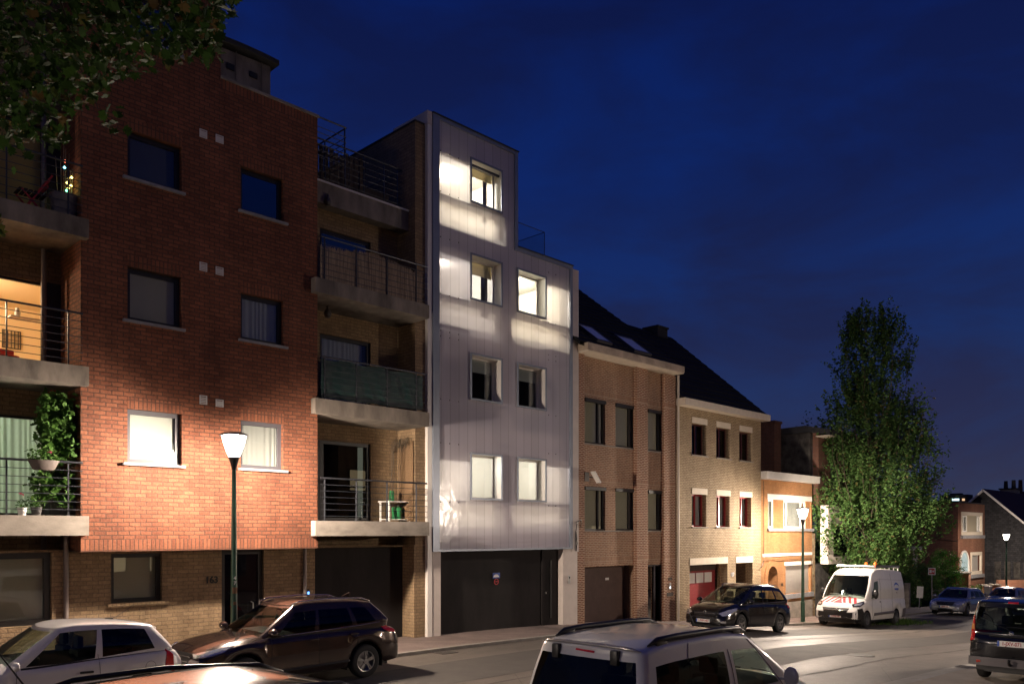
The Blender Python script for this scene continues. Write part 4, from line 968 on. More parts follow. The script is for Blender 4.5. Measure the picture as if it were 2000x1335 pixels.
w = MB(); holes_wall(w, XA0, XA1, -1, ZE-.02, YAr, .3, hl); w.box(XA1-.3, XA1, YAr+.3, 26, -1, ZE-.02); w.build('wall', M['brown_brick'], br)
pils = [(XA0, xY(1141.5, YA)), (xY(1243.5, YA), xY(1265, YA)), (xY(1297.5, YA), xY(1319, YA))]
for a, b in pils: MB().box(a, b, YA, YAr-.002, -1, ZE-.03).build('pilaster', M['rust_brick'], br)
MB().box(xY(1322, YA), XA1-.01, YA+.02, YAr-.002, -1, ZE-.03).build('pilaster', M['beige_brick'], br)
for zz in (zr1[1], zr2[1], gar[3]):
    for a, b in ((pils[0][1]+.01, pils[1][0]-.01), (pils[1][1]+.01, pils[2][0]-.01)): MB().box(a, b, YAr-.008, YAr-.002, zz+.12, zz+.33).build('soldier_course', M['brown_soldier'], br)
    for a, b in pils[1:]: MB().box(a-.002, b+.002, YA-.006, YA-.001, zz+.12, zz+.33).build('soldier_course', M['rust_soldier'], br)
for i, h in enumerate(hl[:6]):
    window(br, *h, YAr, 'dark_frame', .06, .07, mull=(h[0]+(h[1]-h[0])*.72,), cover=('blind','blind_stone'), box=.05)
for zz in (zr1[0], zr2[0]):
    MB().box(pils[0][1], pils[1][0], YAr-.03, YAr+.1, zz-.05, zz-.001).build('sill', M['concrete'], br); MB().box(pils[1][1], pils[2][0], YAr-.03, YAr+.1, zz-.05, zz-.001).build('sill', M['concrete'], br)
g = MB(); g.box(gar[0], gar[1], YAr+.42, YAr+.48, -1, gar[3]); zb0 = gz(24)
for k in range(1, 5): g.box(gar[0], gar[1], YAr+.414, YAr+.421, zb0+.5*k, zb0+.5*k+.012)
g.box(gar[1]-.12, gar[1]-.002, YAr+.3, YAr+.42, -1, gar[3]); go = g.build('garage_door', M['brown_garage'], br)
x, z = xY(1186, YAr+.4), zY(1186, 1130, YAr+.4); MB().box(x-.1, x+.1, YAr+.405, YAr+.412, z-.035, z+.05).build('sticker', M['plate_white'], go)
g = MB(); ring(g, dor[0], dor[1], -.9, dor[3], YAr+.12, YAr+.19, .07); g.box(dor[0]+(dor[1]-dor[0])*.5, dor[0]+(dor[1]-dor[0])*.6, YAr+.11, YAr+.18, -.9, dor[3]); do = g.build('front_door', M['grey_frame'], br)
MB().box(dor[0]+.05, dor[1]-.05, YAr+.15, YAr+.156, -.9, dor[3]-.05).build('pane', M['sky_glass'], do)
MB().box(dor[0]+.02, dor[1]-.02, YAr+.3, YAr+.31, -.9, dor[3]-.02).build('door_backing', M['blind_grey'], do)
x, z = xY(1308, YA), zY(1308, 1130, YA); text('159', .17, M['ink_black'], br, (x, YA-.012, z), ext=.008, name='house_number')
z = zY(1308, 1142, YA); ic = MB().rbox(x-.06, x+.06, YA-.03, YA, z-.17, z+.1, .006).build('intercom', M['steel'], br); MB().box(x-.03, x+.02, YA-.035, YA-.029, z-.12, z-.05).build('bell_light', M['led_white'], ic)
MB().rbox(x-.2, x+.22, YA-.02, YA, z-.42, z-.28, .005).build('letter_slot', M['mail_dark'], br)
sc_ = MB(); x, z = xY(1149, YA), zY(1149, 930, YA); sc_.rbox(x-.12, x+.1, YAr-.12, YAr, z-.16, z+.16, .01); sc_.tube([(x+.1, YAr-.08, z), (x+.5, YAr-.25, z-.02)], .02, 8); sc = sc_.build('security_light', M['mail_dark'], br)
x, z = xY(1160, YAr-.3), zY(1160, 930, YAr-.3); q = MB(); q.bar((x-.05, YAr-.3, z+.16), (x+.25, YAr-.32, z-.2), .2, .05); q.build('light_shield', M['plate_white'], sc)
co = MB(); x_a, x_b = XA0-.04, xY(1337, 17.6)
co.box(x_a, x_b, 17.6, YAr+.1, ZE, zc1); co.build('cornice', M['worn_cornice'], br)
MB().box(x_a+.02, x_b-.02, 17.62, YAr-.001, ZE-.03, ZE-.002).build('soffit', M['lintel_cream'], br)
def pitched(name, xa_, xb_, y0, z0, slope, yr_, mat, parent, th=.12, xend=None):
    sl = math.tan(radians(slope)); zr_ = z0+(yr_-y0)*sl; n = int((yr_-y0)/.33); mb = MB()
    for i in range(n):   # overlapping tile courses, a real step at each
        ya = y0+(yr_-y0)*i/n; yb = y0+(yr_-y0)*(i+1)/n; za = z0+(ya-y0)*sl; zb2 = z0+(yb-y0)*sl
        mb.quad((xa_, ya, za+.03), (xb_, ya, za+.03), (xb_, yb+.03, zb2), (xa_, yb+.03, zb2)); mb.quad((xa_, ya, za-.02), (xb_, ya, za-.02), (xb_, ya, za+.03), (xa_, ya, za+.03))
        mb.quad((xb_, ya, za-th), (xb_, yb, zb2-th), (xb_, yb, zb2), (xb_, ya, za+.03)); mb.quad((xa_, ya, za-th), (xa_, yb, zb2-th), (xa_, yb, zb2), (xa_, ya, za+.03))
    mb.quad((xa_, yr_, zr_), (xb_, yr_, zr_), (xb_, yr_*2-y0, z0), (xa_, yr_*2-y0, z0)); mb.quad((xa_, y0, z0-th), (xb_, y0, z0-th), (xb_, yr_, zr_-th), (xa_, yr_, zr_-th))
    return mb.build(name, M[mat], parent, fix=False), zr_
rf, zr_ = pitched('roof', XA0-.3, XA1+.05, 17.75, zc1+.02, 37.6, 23.6, 'dark_tile', br)
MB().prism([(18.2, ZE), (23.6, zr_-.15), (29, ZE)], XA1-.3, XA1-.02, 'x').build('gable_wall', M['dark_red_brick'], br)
# skylights on the roof plane
sl_ = math.tan(radians(37.6))
def onroof(px, py, y0=17.75, z0=None, s=sl_):
    z0 = zc1+.02 if z0 is None else z0; a = (px-HX)/S; h = (HY-py)/S; dy = FY+a*RY; # Y=t*dy, Z=CZ+t*h ; Z = z0+(Y-y0)*s
    t = (z0-y0*s-CZ)/(h-s*dy); return Vector((t*(FX+a*RX), t*dy, CZ+t*h))
for quad in (((1128,637),(1153,642),(1193,674),(1164,667)), ((1198,657),(1231,665),(1269,695),(1239,688))):
    P = [onroof(*p) for p in quad]; xl = (P[0].x+P[3].x)/2; xr = (P[1].x+P[2].x)/2; yt = (P[0].y+P[1].y)/2; yb = (P[2].y+P[3].y)/2
    nrm = Vector((0, -sin(radians(37.6)), cos(radians(37.6))))
    def rp(x, y, o): return Vector((x, y, zc1+.02+(y-17.75)*sl_))+nrm*o
    f = MB()
    for (xa_, xb_, ya, yb_) in ((xl, xl+.06, yb, yt), (xr-.06, xr, yb, yt), (xl+.06, xr-.06, yb, yb+.06), (xl+.06, xr-.06, yt-.06, yt)):
        c = [rp(xa_, ya, .1), rp(xb_, ya, .1), rp(xb_, yb_, .1), rp(xa_, yb_, .1), rp(xa_, ya, 0), rp(xb_, ya, 0), rp(xb_, yb_, 0), rp(xa_, yb_, 0)]
        n = len(f.v); f.v += [tuple(v) for v in c]
        for q in ((0,1,2,3),(0,4,5,1),(1,5,6,2),(2,6,7,3),(3,7,4,0)): f.f.append(tuple(n+i for i in q)); f.mi.append(0)
    sk = f.build('skylight', M['grey_frame'], rf); MB().quad(rp(xl+.05,yb+.05,.085), rp(xr-.05,yb+.05,.085), rp(xr-.05,yt-.05,.085), rp(xl+.05,yt-.05,.085)).build('skylight_glass', M['roof_glass'], rf)
child_fix(br)
pp = MB(); x = xY(1325, YA-.06); pp.tube([(x, YA-.06, gz(x)), (x, YA-.06, ZE)], .045, 10)
for k in range(4): pp.lathe([(.058,-.02),(.058,.02)], (x, YA-.06, gz(x)+.9+1.9*k), 10)
o = pp.build('drainpipe', M['pipe_white'], br, smooth=True, sharp=40); o.matrix_parent_inverse = Matrix.Translation(br.location).inverted()
# =============================================================== 4. beige brick house
XB0, XB1 = 27.3+.004, xY(1486, YA)
bh = thing('brick_house', 'beige brick terraced house with cream lintels and deep red window frames', 'house', (30.5, 18, 0))
ze2t = CZ+5.2; zeb = zY(1505, 822, 17.7); ZE2 = zeb
wx1 = [(xY(1351, YA), xY(1379.5, YA)), (xY(1399, YA), xY(1425, YA)), (xY(1444, YA), xY(1467.5, YA))]
u = (zY(1351, 887, YA), zY(1351, 825, YA)); l_ = (zY(1351, 1028, YA), zY(1351, 964, YA))
gr_ = (xY(1347, YA), xY(1421, YA), -1.2, zY(1347, 1103, YA)); en = (xY(1437, YA), xY(1470, YA), -1.2, zY(1437, 1099, YA))
hl = [(a, b, *u) for a, b in wx1]+[(a, b, *l_) for a, b in wx1]+[gr_, en]
w = MB(); holes_wall(w, XB0, XB1, -1.3, ZE2, YA, .35, hl); w.box(XB1-.3, XB1, YA+.35, 26, -1.3, ZE2); w.build('wall', M['beige_brick'], bh)
for i, (a, b, c, d) in enumerate(hl):
    ww = .05 if i < 6 else .04
    MB().box(a-(.0 if i < 6 else 0), b+(.06 if i < 6 else .0), YA-.02, YA+.2, d+.001, d+(.24 if i < 6 else .27)).build('lintel', M['lintel_cream'], bh)
    if i < 6: MB().box(a-.04, b+.08, YA-.06, YA+.2, c-.05, c-.001).build('sill', M['concrete'], bh)
for i, (a, b, c, d) in enumerate(hl[:6]):
    window(bh, a, b, c, d, YA, 'red_frame' if i > 2 else 'dark_red_frame', .06, .2, mull=((a+b)/2,), pane='window_glass' if i > 2 else 'dark_glass', cover=('curtain','net_curtain') if i > 2 else None,
           label='bright red frame lit by the street lamp' if i == 5 else None)
g = MB(); g.box(gr_[0], gr_[1], YA+.6, YA+.66, -1.3, gr_[3]); zb0 = gz(30)
for k in range(14): g.box(gr_[0], gr_[1], YA+.595, YA+.601, zb0+.15+.15*k, zb0+.16+.15*k)
gd = g.build('garage_door', M['red_garage'], bh)
zg1 = zY(1347, 1119, YA+.5); zg0 = zg1-.42
for k in range(4): MB().box(gr_[0]+.05+.66*k, gr_[0]+.62+.66*k, YA+.575, YA+.594, zg0, zg1).build('garage_window', M['blind_white'], gd)
MB().box(gr_[0], gr_[1], YA+.57, YA+.594, zg1+.08, gr_[3]).build('wooden_board', M['dark_wood'], gd)
MB().box(en[0]-.0, en[1], YA+.9, YA+1.0, -1.3, en[3]).build('porch_wall', M['beige_brick'], bh)
x = (en[0]+en[1])/2; MB().rbox(x-.28, x+.1, YA+.84, YA+.9, zY(1450, 1150, YA+.9), zY(1450, 1138, YA+.9), .01).build('letter_box', M['mail_dark'], bh)
x, z = xY(1430, YA), zY(1430, 1121.5, YA); text('157', .22, M['ink_white'], bh, (x, YA-.012, z), ext=.01, name='house_number', sx=.8)
cn = MB(); cn.box(XB0-.0, xY(1505, 17.7), 17.7, YA-.002, ZE2, ze2t); cn.box(XB0, XB1, YA-.001, YA+.3, ZE2+.002, ze2t-.002); cn.build('cornice', M['lintel_cream'], bh)
rf, zr2_ = pitched('roof', XB0+.06, XB1+.1, 17.85, ze2t+.02, 40.3, 22.9, 'dark_tile', bh)
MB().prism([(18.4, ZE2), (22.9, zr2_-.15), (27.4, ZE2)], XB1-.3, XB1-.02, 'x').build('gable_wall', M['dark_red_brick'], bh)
ch = MB(); xc0 = xY(1268, 22.9); xc1 = xY(1297, 22.9); ch.box(xc0+.25, xc1-.15, 22.6, 23.4, zr2_-.4, zr2_+.20); ch.box(xc0+.2, xc1-.1, 22.55, 23.45, zr2_+.20, zr2_+.28); ch.build('chimney', M['felt_roof'], rf)
child_fix(bh)
# =============================================================== 5. orange brick house
XC0, XC1 = XB1+.004, 39.45
oh = thing('brick_house', 'orange brick house with an arched doorway and a white roller shutter', 'house', (36.5, 18, 0))
zct = zY(1487, 920, YA)
up = (xY(1500, YA), xY(1584, YA), zY(1500, 1031, YA), zY(1500, 974, YA))
ar = (xY(1499, YA), xY(1518, YA)); aw = ar[1]-ar[0]; az = zY(1509, 1105, YA)-aw/2
shw = (xY(1534.5, YA), xY(1583, YA), zY(1534, 1160, YA), zY(1534, 1104, YA))
w = MB(); holes_wall(w, XC0, XC1-.35, -1.6, zct-.35, YA, .35, [up, (ar[0], ar[1], -1.6, az+aw/2+.02), shw])
w.box(up[0]+.62, up[0]+1.6, YA+.06, YA+.3, up[2], up[3])
w.build('wall', M['orange_brick'], oh)
# arched head: brick ring
rg = MB(); n = 16
for i in range(n):
    a0 = pi*i/n; a1 = pi*(i+1)/n; r0, r1 = aw/2, aw/2+.28; c = (ar[0]+aw/2)
    rg.prism([(c+r0*cos(a0), az+r0*sin(a0)), (c+r1*cos(a0), az+r1*sin(a0)), (c+r1*cos(a1), az+r1*sin(a1)), (c+r0*cos(a1), az+r0*sin(a1))], YA-.03, YA+.3, 'y')
rg.box(ar[0]-.28, ar[0], YA-.03, YA-.002, -1.3, az); rg.box(ar[1], ar[1]+.28, YA-.03, YA-.002, -1.3, az)
rg.build('door_arch', M['orange_brick'], oh)
d = MB(); d.box(ar[0], ar[1], YA+.5, YA+.56, -1.4, az+.75); do = d.build('front_door', M['white_paint'], oh)
MB().box(ar[1]-.3, ar[1]-.26, YA+.45, YA+.5, .0, .25).build('door_handle', M['steel'], do)
MB().box(ar[1]-.01, ar[1]+.1, YA+.35, YA+.56, -1.4, az+.7).build('porch_side', M['orange_brick'], oh)
MB().box(xY(1489, YA), XC1-.4, YA-.02, YA+.1, up[3]+.001, up[3]+.22).build('lintel', M['white_paint'], oh) if False else MB().box(up[0]-.08, up[1]+.05, YA-.03, YA+.2, up[3]+.001, up[3]+.24).build('lintel', M['white_paint'], oh)
MB().box(up[0]-.1, up[1]+.15, YA-.10, YA+.2, up[2]-.13, up[2]-.001).build('sill', M['bluestone'], oh)
window(oh, up[0], up[0]+.62, up[2], up[3], YA, 'white_frame', .09, .08, cover=('curtain','net_curtain'))
window(oh, up[0]+1.6, up[1]-.45, up[2], up[3], YA, 'white_frame', .09, .08, mull=(up[0]+1.95, up[1]-.9), cover=('curtain','net_curtain'))
w = MB(); w.box(up[1]-.45, up[1], YA+.05, YA+.3, up[2], up[3]); w.build('window_pier', M['orange_brick'], oh)
MB().box(XC0+.1, XC1-.4, YA-.03, YA-.001, zY(1490, 1087, YA), zY(1490, 1081, YA)).build('string_course', M['white_paint'], oh)
MB().box(shw[0]-.12, shw[1]+.1, YA-.05, YA+.2, shw[3]+.001, shw[3]+.17).build('lintel', M['white_paint'], oh)
MB().box(shw[0]-.2, shw[1]+.2, YA-.09, YA+.2, shw[2]-.22, shw[2]-.001).build('sill', M['bluestone'], oh)
r_ = MB(); nn = 22
for k in range(nn): z0 = shw[2]+(shw[3]-shw[2])*k/nn; z1 = shw[2]+(shw[3]-shw[2])*(k+1)/nn; r_.quad((shw[0], YA+.12, z0), (shw[1], YA+.12, z0), (shw[1], YA+.09, z1), (shw[0], YA+.09, z1)); r_.quad((shw[0], YA+.09, z1), (shw[1], YA+.09, z1), (shw[1], YA+.12, z1), (shw[0], YA+.12, z1))
r_.build('shutter_or_glow_panel', M['white_paint'], oh)
MB().box(XC0+.02, XC1-.37, YA-.03, YA-.001, -1.4, zY(1500, 1180, YA)).build('plinth', M['concrete'], oh)
text('155', .16, M['ink_black'], oh, (xY(1527, YA), YA-.01, zY(1527, 1141, YA)), ext=.006, name='house_number')
cc = MB(); cc.box(XC0, XC1-.1, YA-.28, YA+.3, zct-.33, zct-.05); cc.box(XC0, XC1-.08, YA-.31, YA+.3, zct-.05, zct); cc.build('cornice', M['white_paint'], oh)
MB().box(XC0, XC1, YA+.31, 28, zct-.4, zct-.2).build('roof', M['felt_roof'], oh)
MB().box(XC1-.35, XC1, YA+.01, YA+.35, -1.6, zY(1600, 1080, YA)+1).build('quoin_strip', M['rough_stone'], oh)
child_fix(oh)
# cables on the facades
def cable(pts, lab, r=.012):
    mb = MB(); mb.tube(pts, r, 5); o = mb.build('cable', M['black_plastic'], smooth=True); tag(o, lab, 'cable')
zc = zY(1490, 1092, YA)
cable([(XC0+.15, YA-.06, zct-.4), (XC0+.15, YA-.06, zc+.2), (XC0+.05, YA-.07, zc-.1), (XC0-.15, YA-.08, zc-.35), (XC0-.0, YA-.07, zc-.3), (XC0+.2, YA-.06, zc), (XC0+2.4, YA-.06, zc-.06), (XC1-.6, YA-.06, zc), (XC1-.45, YA-.06, zc-.5)], 'black cable running under the white band of the orange brick house')
x = xY(1123, YA); zz = zY(1123, 1020, YA)
cable([(x+.25, YA-.05, zz-.15), (x+.2, YA-.1, zz+.1), (x-.02, YA-.12, zz+.02), (x-.1, YA-.12, zz-.3), (x-.06, YA-.1, zz-.95), (x-.0, YA-.1, zz-.7), (x-.06, YA-.1, zz-.3)], 'loose black cable loop hanging between the white house and the brown brick house', .018)
# =============================================================== 6. house behind the poplar
XD0, XD1 = 39.5, 46.5
dh = thing('town_house', 'tall dark house with slate side wall and white band, half hidden behind the tall tree', 'house', (43, 18, 0))
zd = CZ+5.06
w = MB(); w.box(XD0, XD0+.3, YA+.3, 27, -1.8, zd-.12); w.build('side_wall', M['moss_wall'], dh)
low = zY(1620, 1101, 17.6)
uw = [(41.2, 42.4, 3.9, 5.4), (43.3, 44.5, 3.9, 5.4)]
w = MB(); holes_wall(w, XD0+.31, XD1, low+2.9, zd-.1, YA, .3, [(a, b, low+3.6, low+5.0) for a, b, c, d in uw]); w.build('upper_wall', M['dark_red_brick'], dh)
for a, b, c, d in uw: window(dh, a, b, low+3.6, low+5.0, YA, 'white_frame', .08, .08, cover=('curtain','net_curtain'))
w = MB(); holes_wall(w, XD0+.31, XD1, low, low+2.9, 17.6, .4, [(XD0+.9, XD1-1.2, low+.35, low+1.9)]); w.build('bay_wall', M['render_white'], dh)
window(dh, XD0+.9, XD1-1.2, low+.35, low+1.9, 17.6, 'dark_frame', .09, .08, mull=(XD0+2.8,), cover=None, pane='dark_glass')
MB().box(XD0+.02, XD1, YA+.02, YA+.4, -1.8, low).build('lower_wall', M['moss_wall'], dh)
e = MB(); e.prism([(17.35, zd-.3), (17.35, zd-.05), (18.6, zd+.25), (27, zd), (27, zd-.1), (18.4, zd-.1)], XD0-.05, XD1, 'x'); e.build('roof', M['felt_roof'], dh)
MB().box(XD0, XD1, 17.4, YA+.0, zd-.34, zd-.301).build('soffit', M['lintel_cream'], dh)
c = MB(); c.box(38.75, 39.45, 19.9, 21.0, zct-.2, CZ+5.5); c.box(38.7, 39.5, 19.85, 21.05, CZ+5.5, CZ+5.62); c.build('chimney', M['dark_red_brick'], dh)
pp = MB(); y = onX(1514, 900, XD0)[0]; pp.tube([(XD0-.06, y, 1), (XD0-.06, y, zd-.2)], .05, 8); pp.build('drainpipe', M['pipe_grey'], dh)
child_fix(dh)
# =============================================================== 7. far red house, slate gable, red tiled house, distant tower
XF, YF = onX(1871, 1100, 74.1)[0], None
YF = onX(1871, 1100, 74.1)[0]; XF0 = 74.1; XF1 = xY(1923, YF); zf = zY(1896, 983, YF)
fh = thing('brick_house', 'flat roofed red brick house with stone framed windows beyond the bushes', 'house', (77, YF, 0))
def fx(p): return xY(p, YF)
def fz(px, py): return zY(px, py, YF)
uw = (fx(1877), fx(1918), fz(1877, 1044), fz(1877, 999)); lw = (fx(1895.5), fx(1917), fz(1900, 1121), fz(1900, 1078))
w = MB(); holes_wall(w, XF0, XF1, -3, zf, YF, .4, [uw, lw]); w.build('wall', M['old_red_brick'], fh)
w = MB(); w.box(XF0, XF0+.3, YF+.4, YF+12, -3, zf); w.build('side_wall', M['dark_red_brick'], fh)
MB().box(XF0-.08, XF1+.05, YF-.08, YF+12, zf+.001, zf+.12).build('roof', M['felt_roof'], fh)
for h in (uw, lw):
    f = MB(); ring(f, h[0]-.02, h[1]+.02, h[2]-.02, h[3]+.02, YF-.05, YF+.1, .28); f.build('window_surround', M['lintel_cream'], fh)
f = MB(); f.box(uw[0]+1.9, uw[1]-1.5, YF+.02, YF+.2, uw[2], uw[3]); f.build('shutter', M['blind_stone'], fh)
window(fh, uw[0]+.28, uw[0]+1.9, uw[2]+.26, uw[3]-.28, YF, 'white_frame', .12, .1, mull=(uw[0]+1.1,), cover=('curtain','net_curtain'))
window(fh, uw[1]-1.5, uw[1]-.28, uw[2]+.26, uw[3]-.28, YF, 'white_frame', .12, .1, mull=(uw[1]-.9,), cover=('curtain','net_curtain'))
MB().box(lw[0]+.2, lw[1]-.5, YF+.15, YF+.2, lw[2], lw[3]).build('shutter', M['blind_grey'], fh)
for h in (uw, lw): MB().box(h[0]-.2, h[1]+.2, YF-.2, YF+.1, h[2]-.3, h[2]-.03).build('sill', M['bluestone'], fh)
# pale blue pointed niche
nx0, nx1 = fx(1874), fx(1890); nz0 = fz(1882, 1118); nz1 = fz(1882, 1076); c = (nx0+nx1)/2; hw = (nx1-nx0)/2; P_ = [(nx0, nz0), (nx1, nz0)]
for i in range(9): s_ = i/8; P_.append((c+hw*cos(s_*pi/2)**.8, nz0+(nz1-nz0)*(.45+.55*sin(s_*pi/2)**1.3)))
for i in range(1, 9): s_ = 1-i/8; P_.append((c-hw*cos(s_*pi/2)**.8, nz0+(nz1-nz0)*(.45+.55*sin(s_*pi/2)**1.3)))
MB().prism(P_, YF-.04, YF+.02, 'y').build('painted_niche', M['wall_blue'], fh)
nf = MB(); nf.tube([(a, YF-.05, b) for a, b in P_[1:]+[P_[0]]], .09, 6); nf.build('niche_border', M['white_paint'], fh)
child_fix(fh)
cable([(XF0-.02, YF+9, zf-1), (XF0-.03, YF+1.3, zf-1), (XF0-.03, YF+1.3, uw[2]-.4), (XF0-.03, YF+.1, uw[2]-.5), (XF0+.3, YF-.03, uw[2]-.3)], 'black cable down the shaded side wall of the far flat roofed red house', .03)
XG = 83.
yp, zp = onX(1921, 957, XG)
sg = thing('gabled_house', 'gabled house with a big dark slate clad side wall at the right edge', 'house', (86, yp, 0))
sl_g = .93
w = MB(); yl = yp-9; w.prism([(yl, -3), (yl, zp-9*sl_g), (yp, zp), (yp+5, zp-5*sl_g), (yp+5, -3)], XG, XG+.3, 'x'); w.build('gable_wall', M['slate_cladding'], sg)
w = MB(); w.bar((XG-.05, yp, zp+.02), (XG-.05, yl-.3, zp+.02-9.3*sl_g), .3, .16); w.bar((XG-.05, yp, zp+.02), (XG-.05, yp+5, zp+.02-5*sl_g), .3, .16); w.build('verge', M['vent_white'], sg)
w = MB(); w.quad((XG-.1, yp, zp+.15), (XG+14, yp, zp+.15), (XG+14, yl-.3, zp+.15-9.3*sl_g), (XG-.1, yl-.3, zp+.15-9.3*sl_g)); w.quad((XG-.1, yp, zp+.15), (XG+14, yp, zp+.15), (XG+14, yp+6, zp-5.7), (XG-.1, yp+6, zp-5.7)); w.build('roof', M['red_tile'], sg)
MB().box(XG+.31, XG+14, yl, yl+.3, -3, zp-9*sl_g).build('front_wall', M['old_red_brick'], sg)
yc, zc_ = onX(1972, 956, 94.); c = MB(); c.box(93.3, 94.8, yc-.7, yc+.7, zc_-4.5, zc_); c.build('chimney', M['concrete'], sg)
c = MB(); c.box(93.2, 94.9, yc-.8, yc+.8, zc_+.001, zc_+.15)
for dy in (.35, -.35): c.lathe([(.2, zc_+.15), (.16, zc_+.9), (0, zc_+.9)], (94.05, yc+dy, 0), 10)
c.build('chimney_pot', M['felt_roof'], sg)
w = MB()
for k in range(7): w.box(XG-.05, XG, yp-.9-.75*k-.5, yp-.9-.75*k, -2.5, .4)
w.build('lower_boards', M['moss_wall'], sg)
child_fix(sg)
y2, z2_ = onX(1993, 960, 110.); rh = thing('tiled_house', 'dark red tiled roof with chimney pots behind the slate gable at the far right', 'house', (113, y2, 0))
MB().box(106, 118, y2-8, y2+1.5, -3, z2_-.6).build('wall', M['dark_red_brick'], rh); MB().prism([(y2-8.5, z2_-2), (y2-3.2, z2_+.6), (y2+2, z2_-2)], 106, 118, 'x').build('roof', M['red_tile'], rh)
c = MB(); c.box(109, 111, y2-.9, y2+1.2, z2_-1.2, z2_+.0)
for dy in (-.6, .0, .7): c.lathe([(.25, z2_), (.2, z2_+1.4), (0, z2_+1.4)], (110, y2+dy, 0), 8)
c.build('chimney', M['dark_red_brick'], rh); child_fix(rh)
def farpt(px, py, t): a = (px-HX)/S; return Vector((t*(FX+a*RX), t*(FY+a*RY), CZ+(HY-py)/S*t))
tw = thing('tower_block', 'distant tower block with a few lit windows just above the flat red house', 'building', (0, 0, 0))
p = farpt(1868, 1000, 420); tw.location = (p.x, p.y, -3)
th = farpt(1868, 966, 420).z+3; hw = 6.5
MB().box(-hw*.6, hw*.6, -hw, hw, 0, th).build('wall', M['tower_wall'], tw); MB().box(-hw*.3, hw*.3, -hw*.4, hw*.4, th, th+.8).build('roof_plant', M['tower_wall'], tw)
for (py, px, ww, mt) in ((975, 1864, 2.0, 'cool'), (975, 1870, 1.8, 'cool'), (975, 1882, 1.2, 'warm')):
    q = farpt(px, py, 413)-Vector((p.x, p.y, -3)); d_ = Vector((FX, FY, 0))
    r_ = Vector((RX, RY, 0)); a = q-r_*ww/2; b = q+r_*ww/2; h = Vector((0, 0, .55))
    m_ = MB(); m_.quad(a-h, b-h, b+h, a+h); m_.quad(a-h+d_*.3, b-h+d_*.3, b+h+d_*.3, a+h+d_*.3); 
    for u_, v_ in ((a, b),): m_.quad(a+h, b+h, b+h+d_*.3, a+h+d_*.3); m_.quad(a-h, b-h, b-h+d_*.3, a-h+d_*.3)
    m_.build('window', M['far_window_'+mt], tw)
tw.rotation_euler = (0, 0, 0)
# apartment tower behind the camera: its lit rooms show as reflections in the dark panes
tb = thing('tower_block', 'apartment tower across the street behind the camera, seen only mirrored in the dark windows', 'building', (80, -46, 0))
MB().box(-14, 14, -6, 6, 0, 34).build('wall', M['tower_wall'], tb)
rn = random.Random(4)
for k in range(11):
    for j in range(9):
        if rn.random() < .25:
            q = 'reflected_room_warm' if rn.random() < .55 else 'reflected_room_white'
            MB().box(-12+2.8*j, -12+2.8*j+.7+rn.random()*.8, 6, 6.05, 2+2.9*k, 3.2+2.9*k).build('window', M[q], tb)
# the other side of the street: terraced houses behind the camera, mirrored in glass and paint
rn = random.Random(31)
for k in range(13):
    x = -30+9.2*k; hh = 7.5+rn.random()*3; zz = gz(x)
    r = thing('terraced_house', 'brick house %s behind the camera with %s, across the street' % (['narrow','wide','tall','low','plain','old','dark','pale','gabled','square','quiet','small','last'][k], ['a lit upper window','dark windows','two lit windows'][k % 3]), 'house', (x, -8, zz))
    MB().box(-4.1, 4.1, -7, 0, -.6, hh).build('wall', M[['dark_red_brick','yellow_brick','old_red_brick'][k % 3]], r)
    MB().prism([(-7.3, hh), (-3.5, hh+2.6), (.3, hh)], -4.2, 4.2, 'x').build('roof', M['felt_roof'], r)
    for i in range(3):
        for j in range(2 if hh < 9 else 3):
            lit_ = rn.random() < .22
            f = MB(); ring(f, -3.3+2.5*i, -1.9+2.5*i, .9+2.9*j, 2.4+2.9*j, -.02, .04, .08); fo = f.build('window', M['dark_frame'], r)
            MB().box(-3.22+2.5*i, -1.98+2.5*i, .98+2.9*j, 2.32+2.9*j, .0, .01) if False else MB().box(-3.22+2.5*i, -1.98+2.5*i, .0, .02, .98+2.9*j, 2.32+2.9*j).build('pane', M['house_window_lit' if lit_ else 'lamp_dark0'], fo)
# =============================================================== boundary walls, fence, signs by the corner
def pt(px, py, t): return farpt(px, py, t)
def gate(px0, px1, pytop, t, depth, lab, name='gate_pier', mat='bright_brick', cat='gate pier', cap=True):
    a = pt(px0, pytop, t); b = pt(px1, pytop, t); z0 = gz(a.x)-.3; c = (a+b)/2; w_ = (b-a).length
    r = thing(name, lab, cat, (c.x, c.y, z0)); r.rotation_euler = (0, 0, math.atan2(b.y-a.y, b.x-a.x)+.0)
    h = a.z-z0
    MB().box(-w_/2, w_/2, 0, depth, 0, h-.08).build('wall', M[mat], r)
    if cap: MB().box(-w_/2-.05, w_/2+.05, -.05, depth+.05, h-.08, h).build('coping', M['concrete'], r)
    return r
gp = thing('gate_pier', 'bright orange brick gate piers joined in front of the flat roofed red house', 'gate pier', (0, 0, 0))
a = pt(1882, 1119, 62); z0 = gz(a.x)-.3; gp.location = (a.x, a.y, z0); h = a.z-z0
MB().box(-1.1, .45, .45, .9, 0, h).build('wall', M['bright_brick'], gp); MB().box(.5, 1.05, -.2, .9, 0, h+.02).build('wall', M['bright_brick'], gp); MB().box(-1.15, 1.1, -.25, .95, h+.021, h+.1).build('coping', M['concrete'], gp)
lw = gate(1918, 1934, 1141, 66, .4, 'low brick gate pier with stone cap, left of the two beside the far street lamp')
lw = gate(1938, 1954, 1140, 66, .4, 'low brick gate pier with stone cap, right of the two beside the far street lamp')
lw = gate(1900, 1918, 1150, 65, .3, 'low brick garden wall between the gate piers', 'garden_wall', 'bright_brick', 'wall')
lw = gate(1950, 2080, 1130, 69, .3, 'low red brick garden wall under the slate gable', 'garden_wall', 'old_red_brick', 'wall', cap=False)
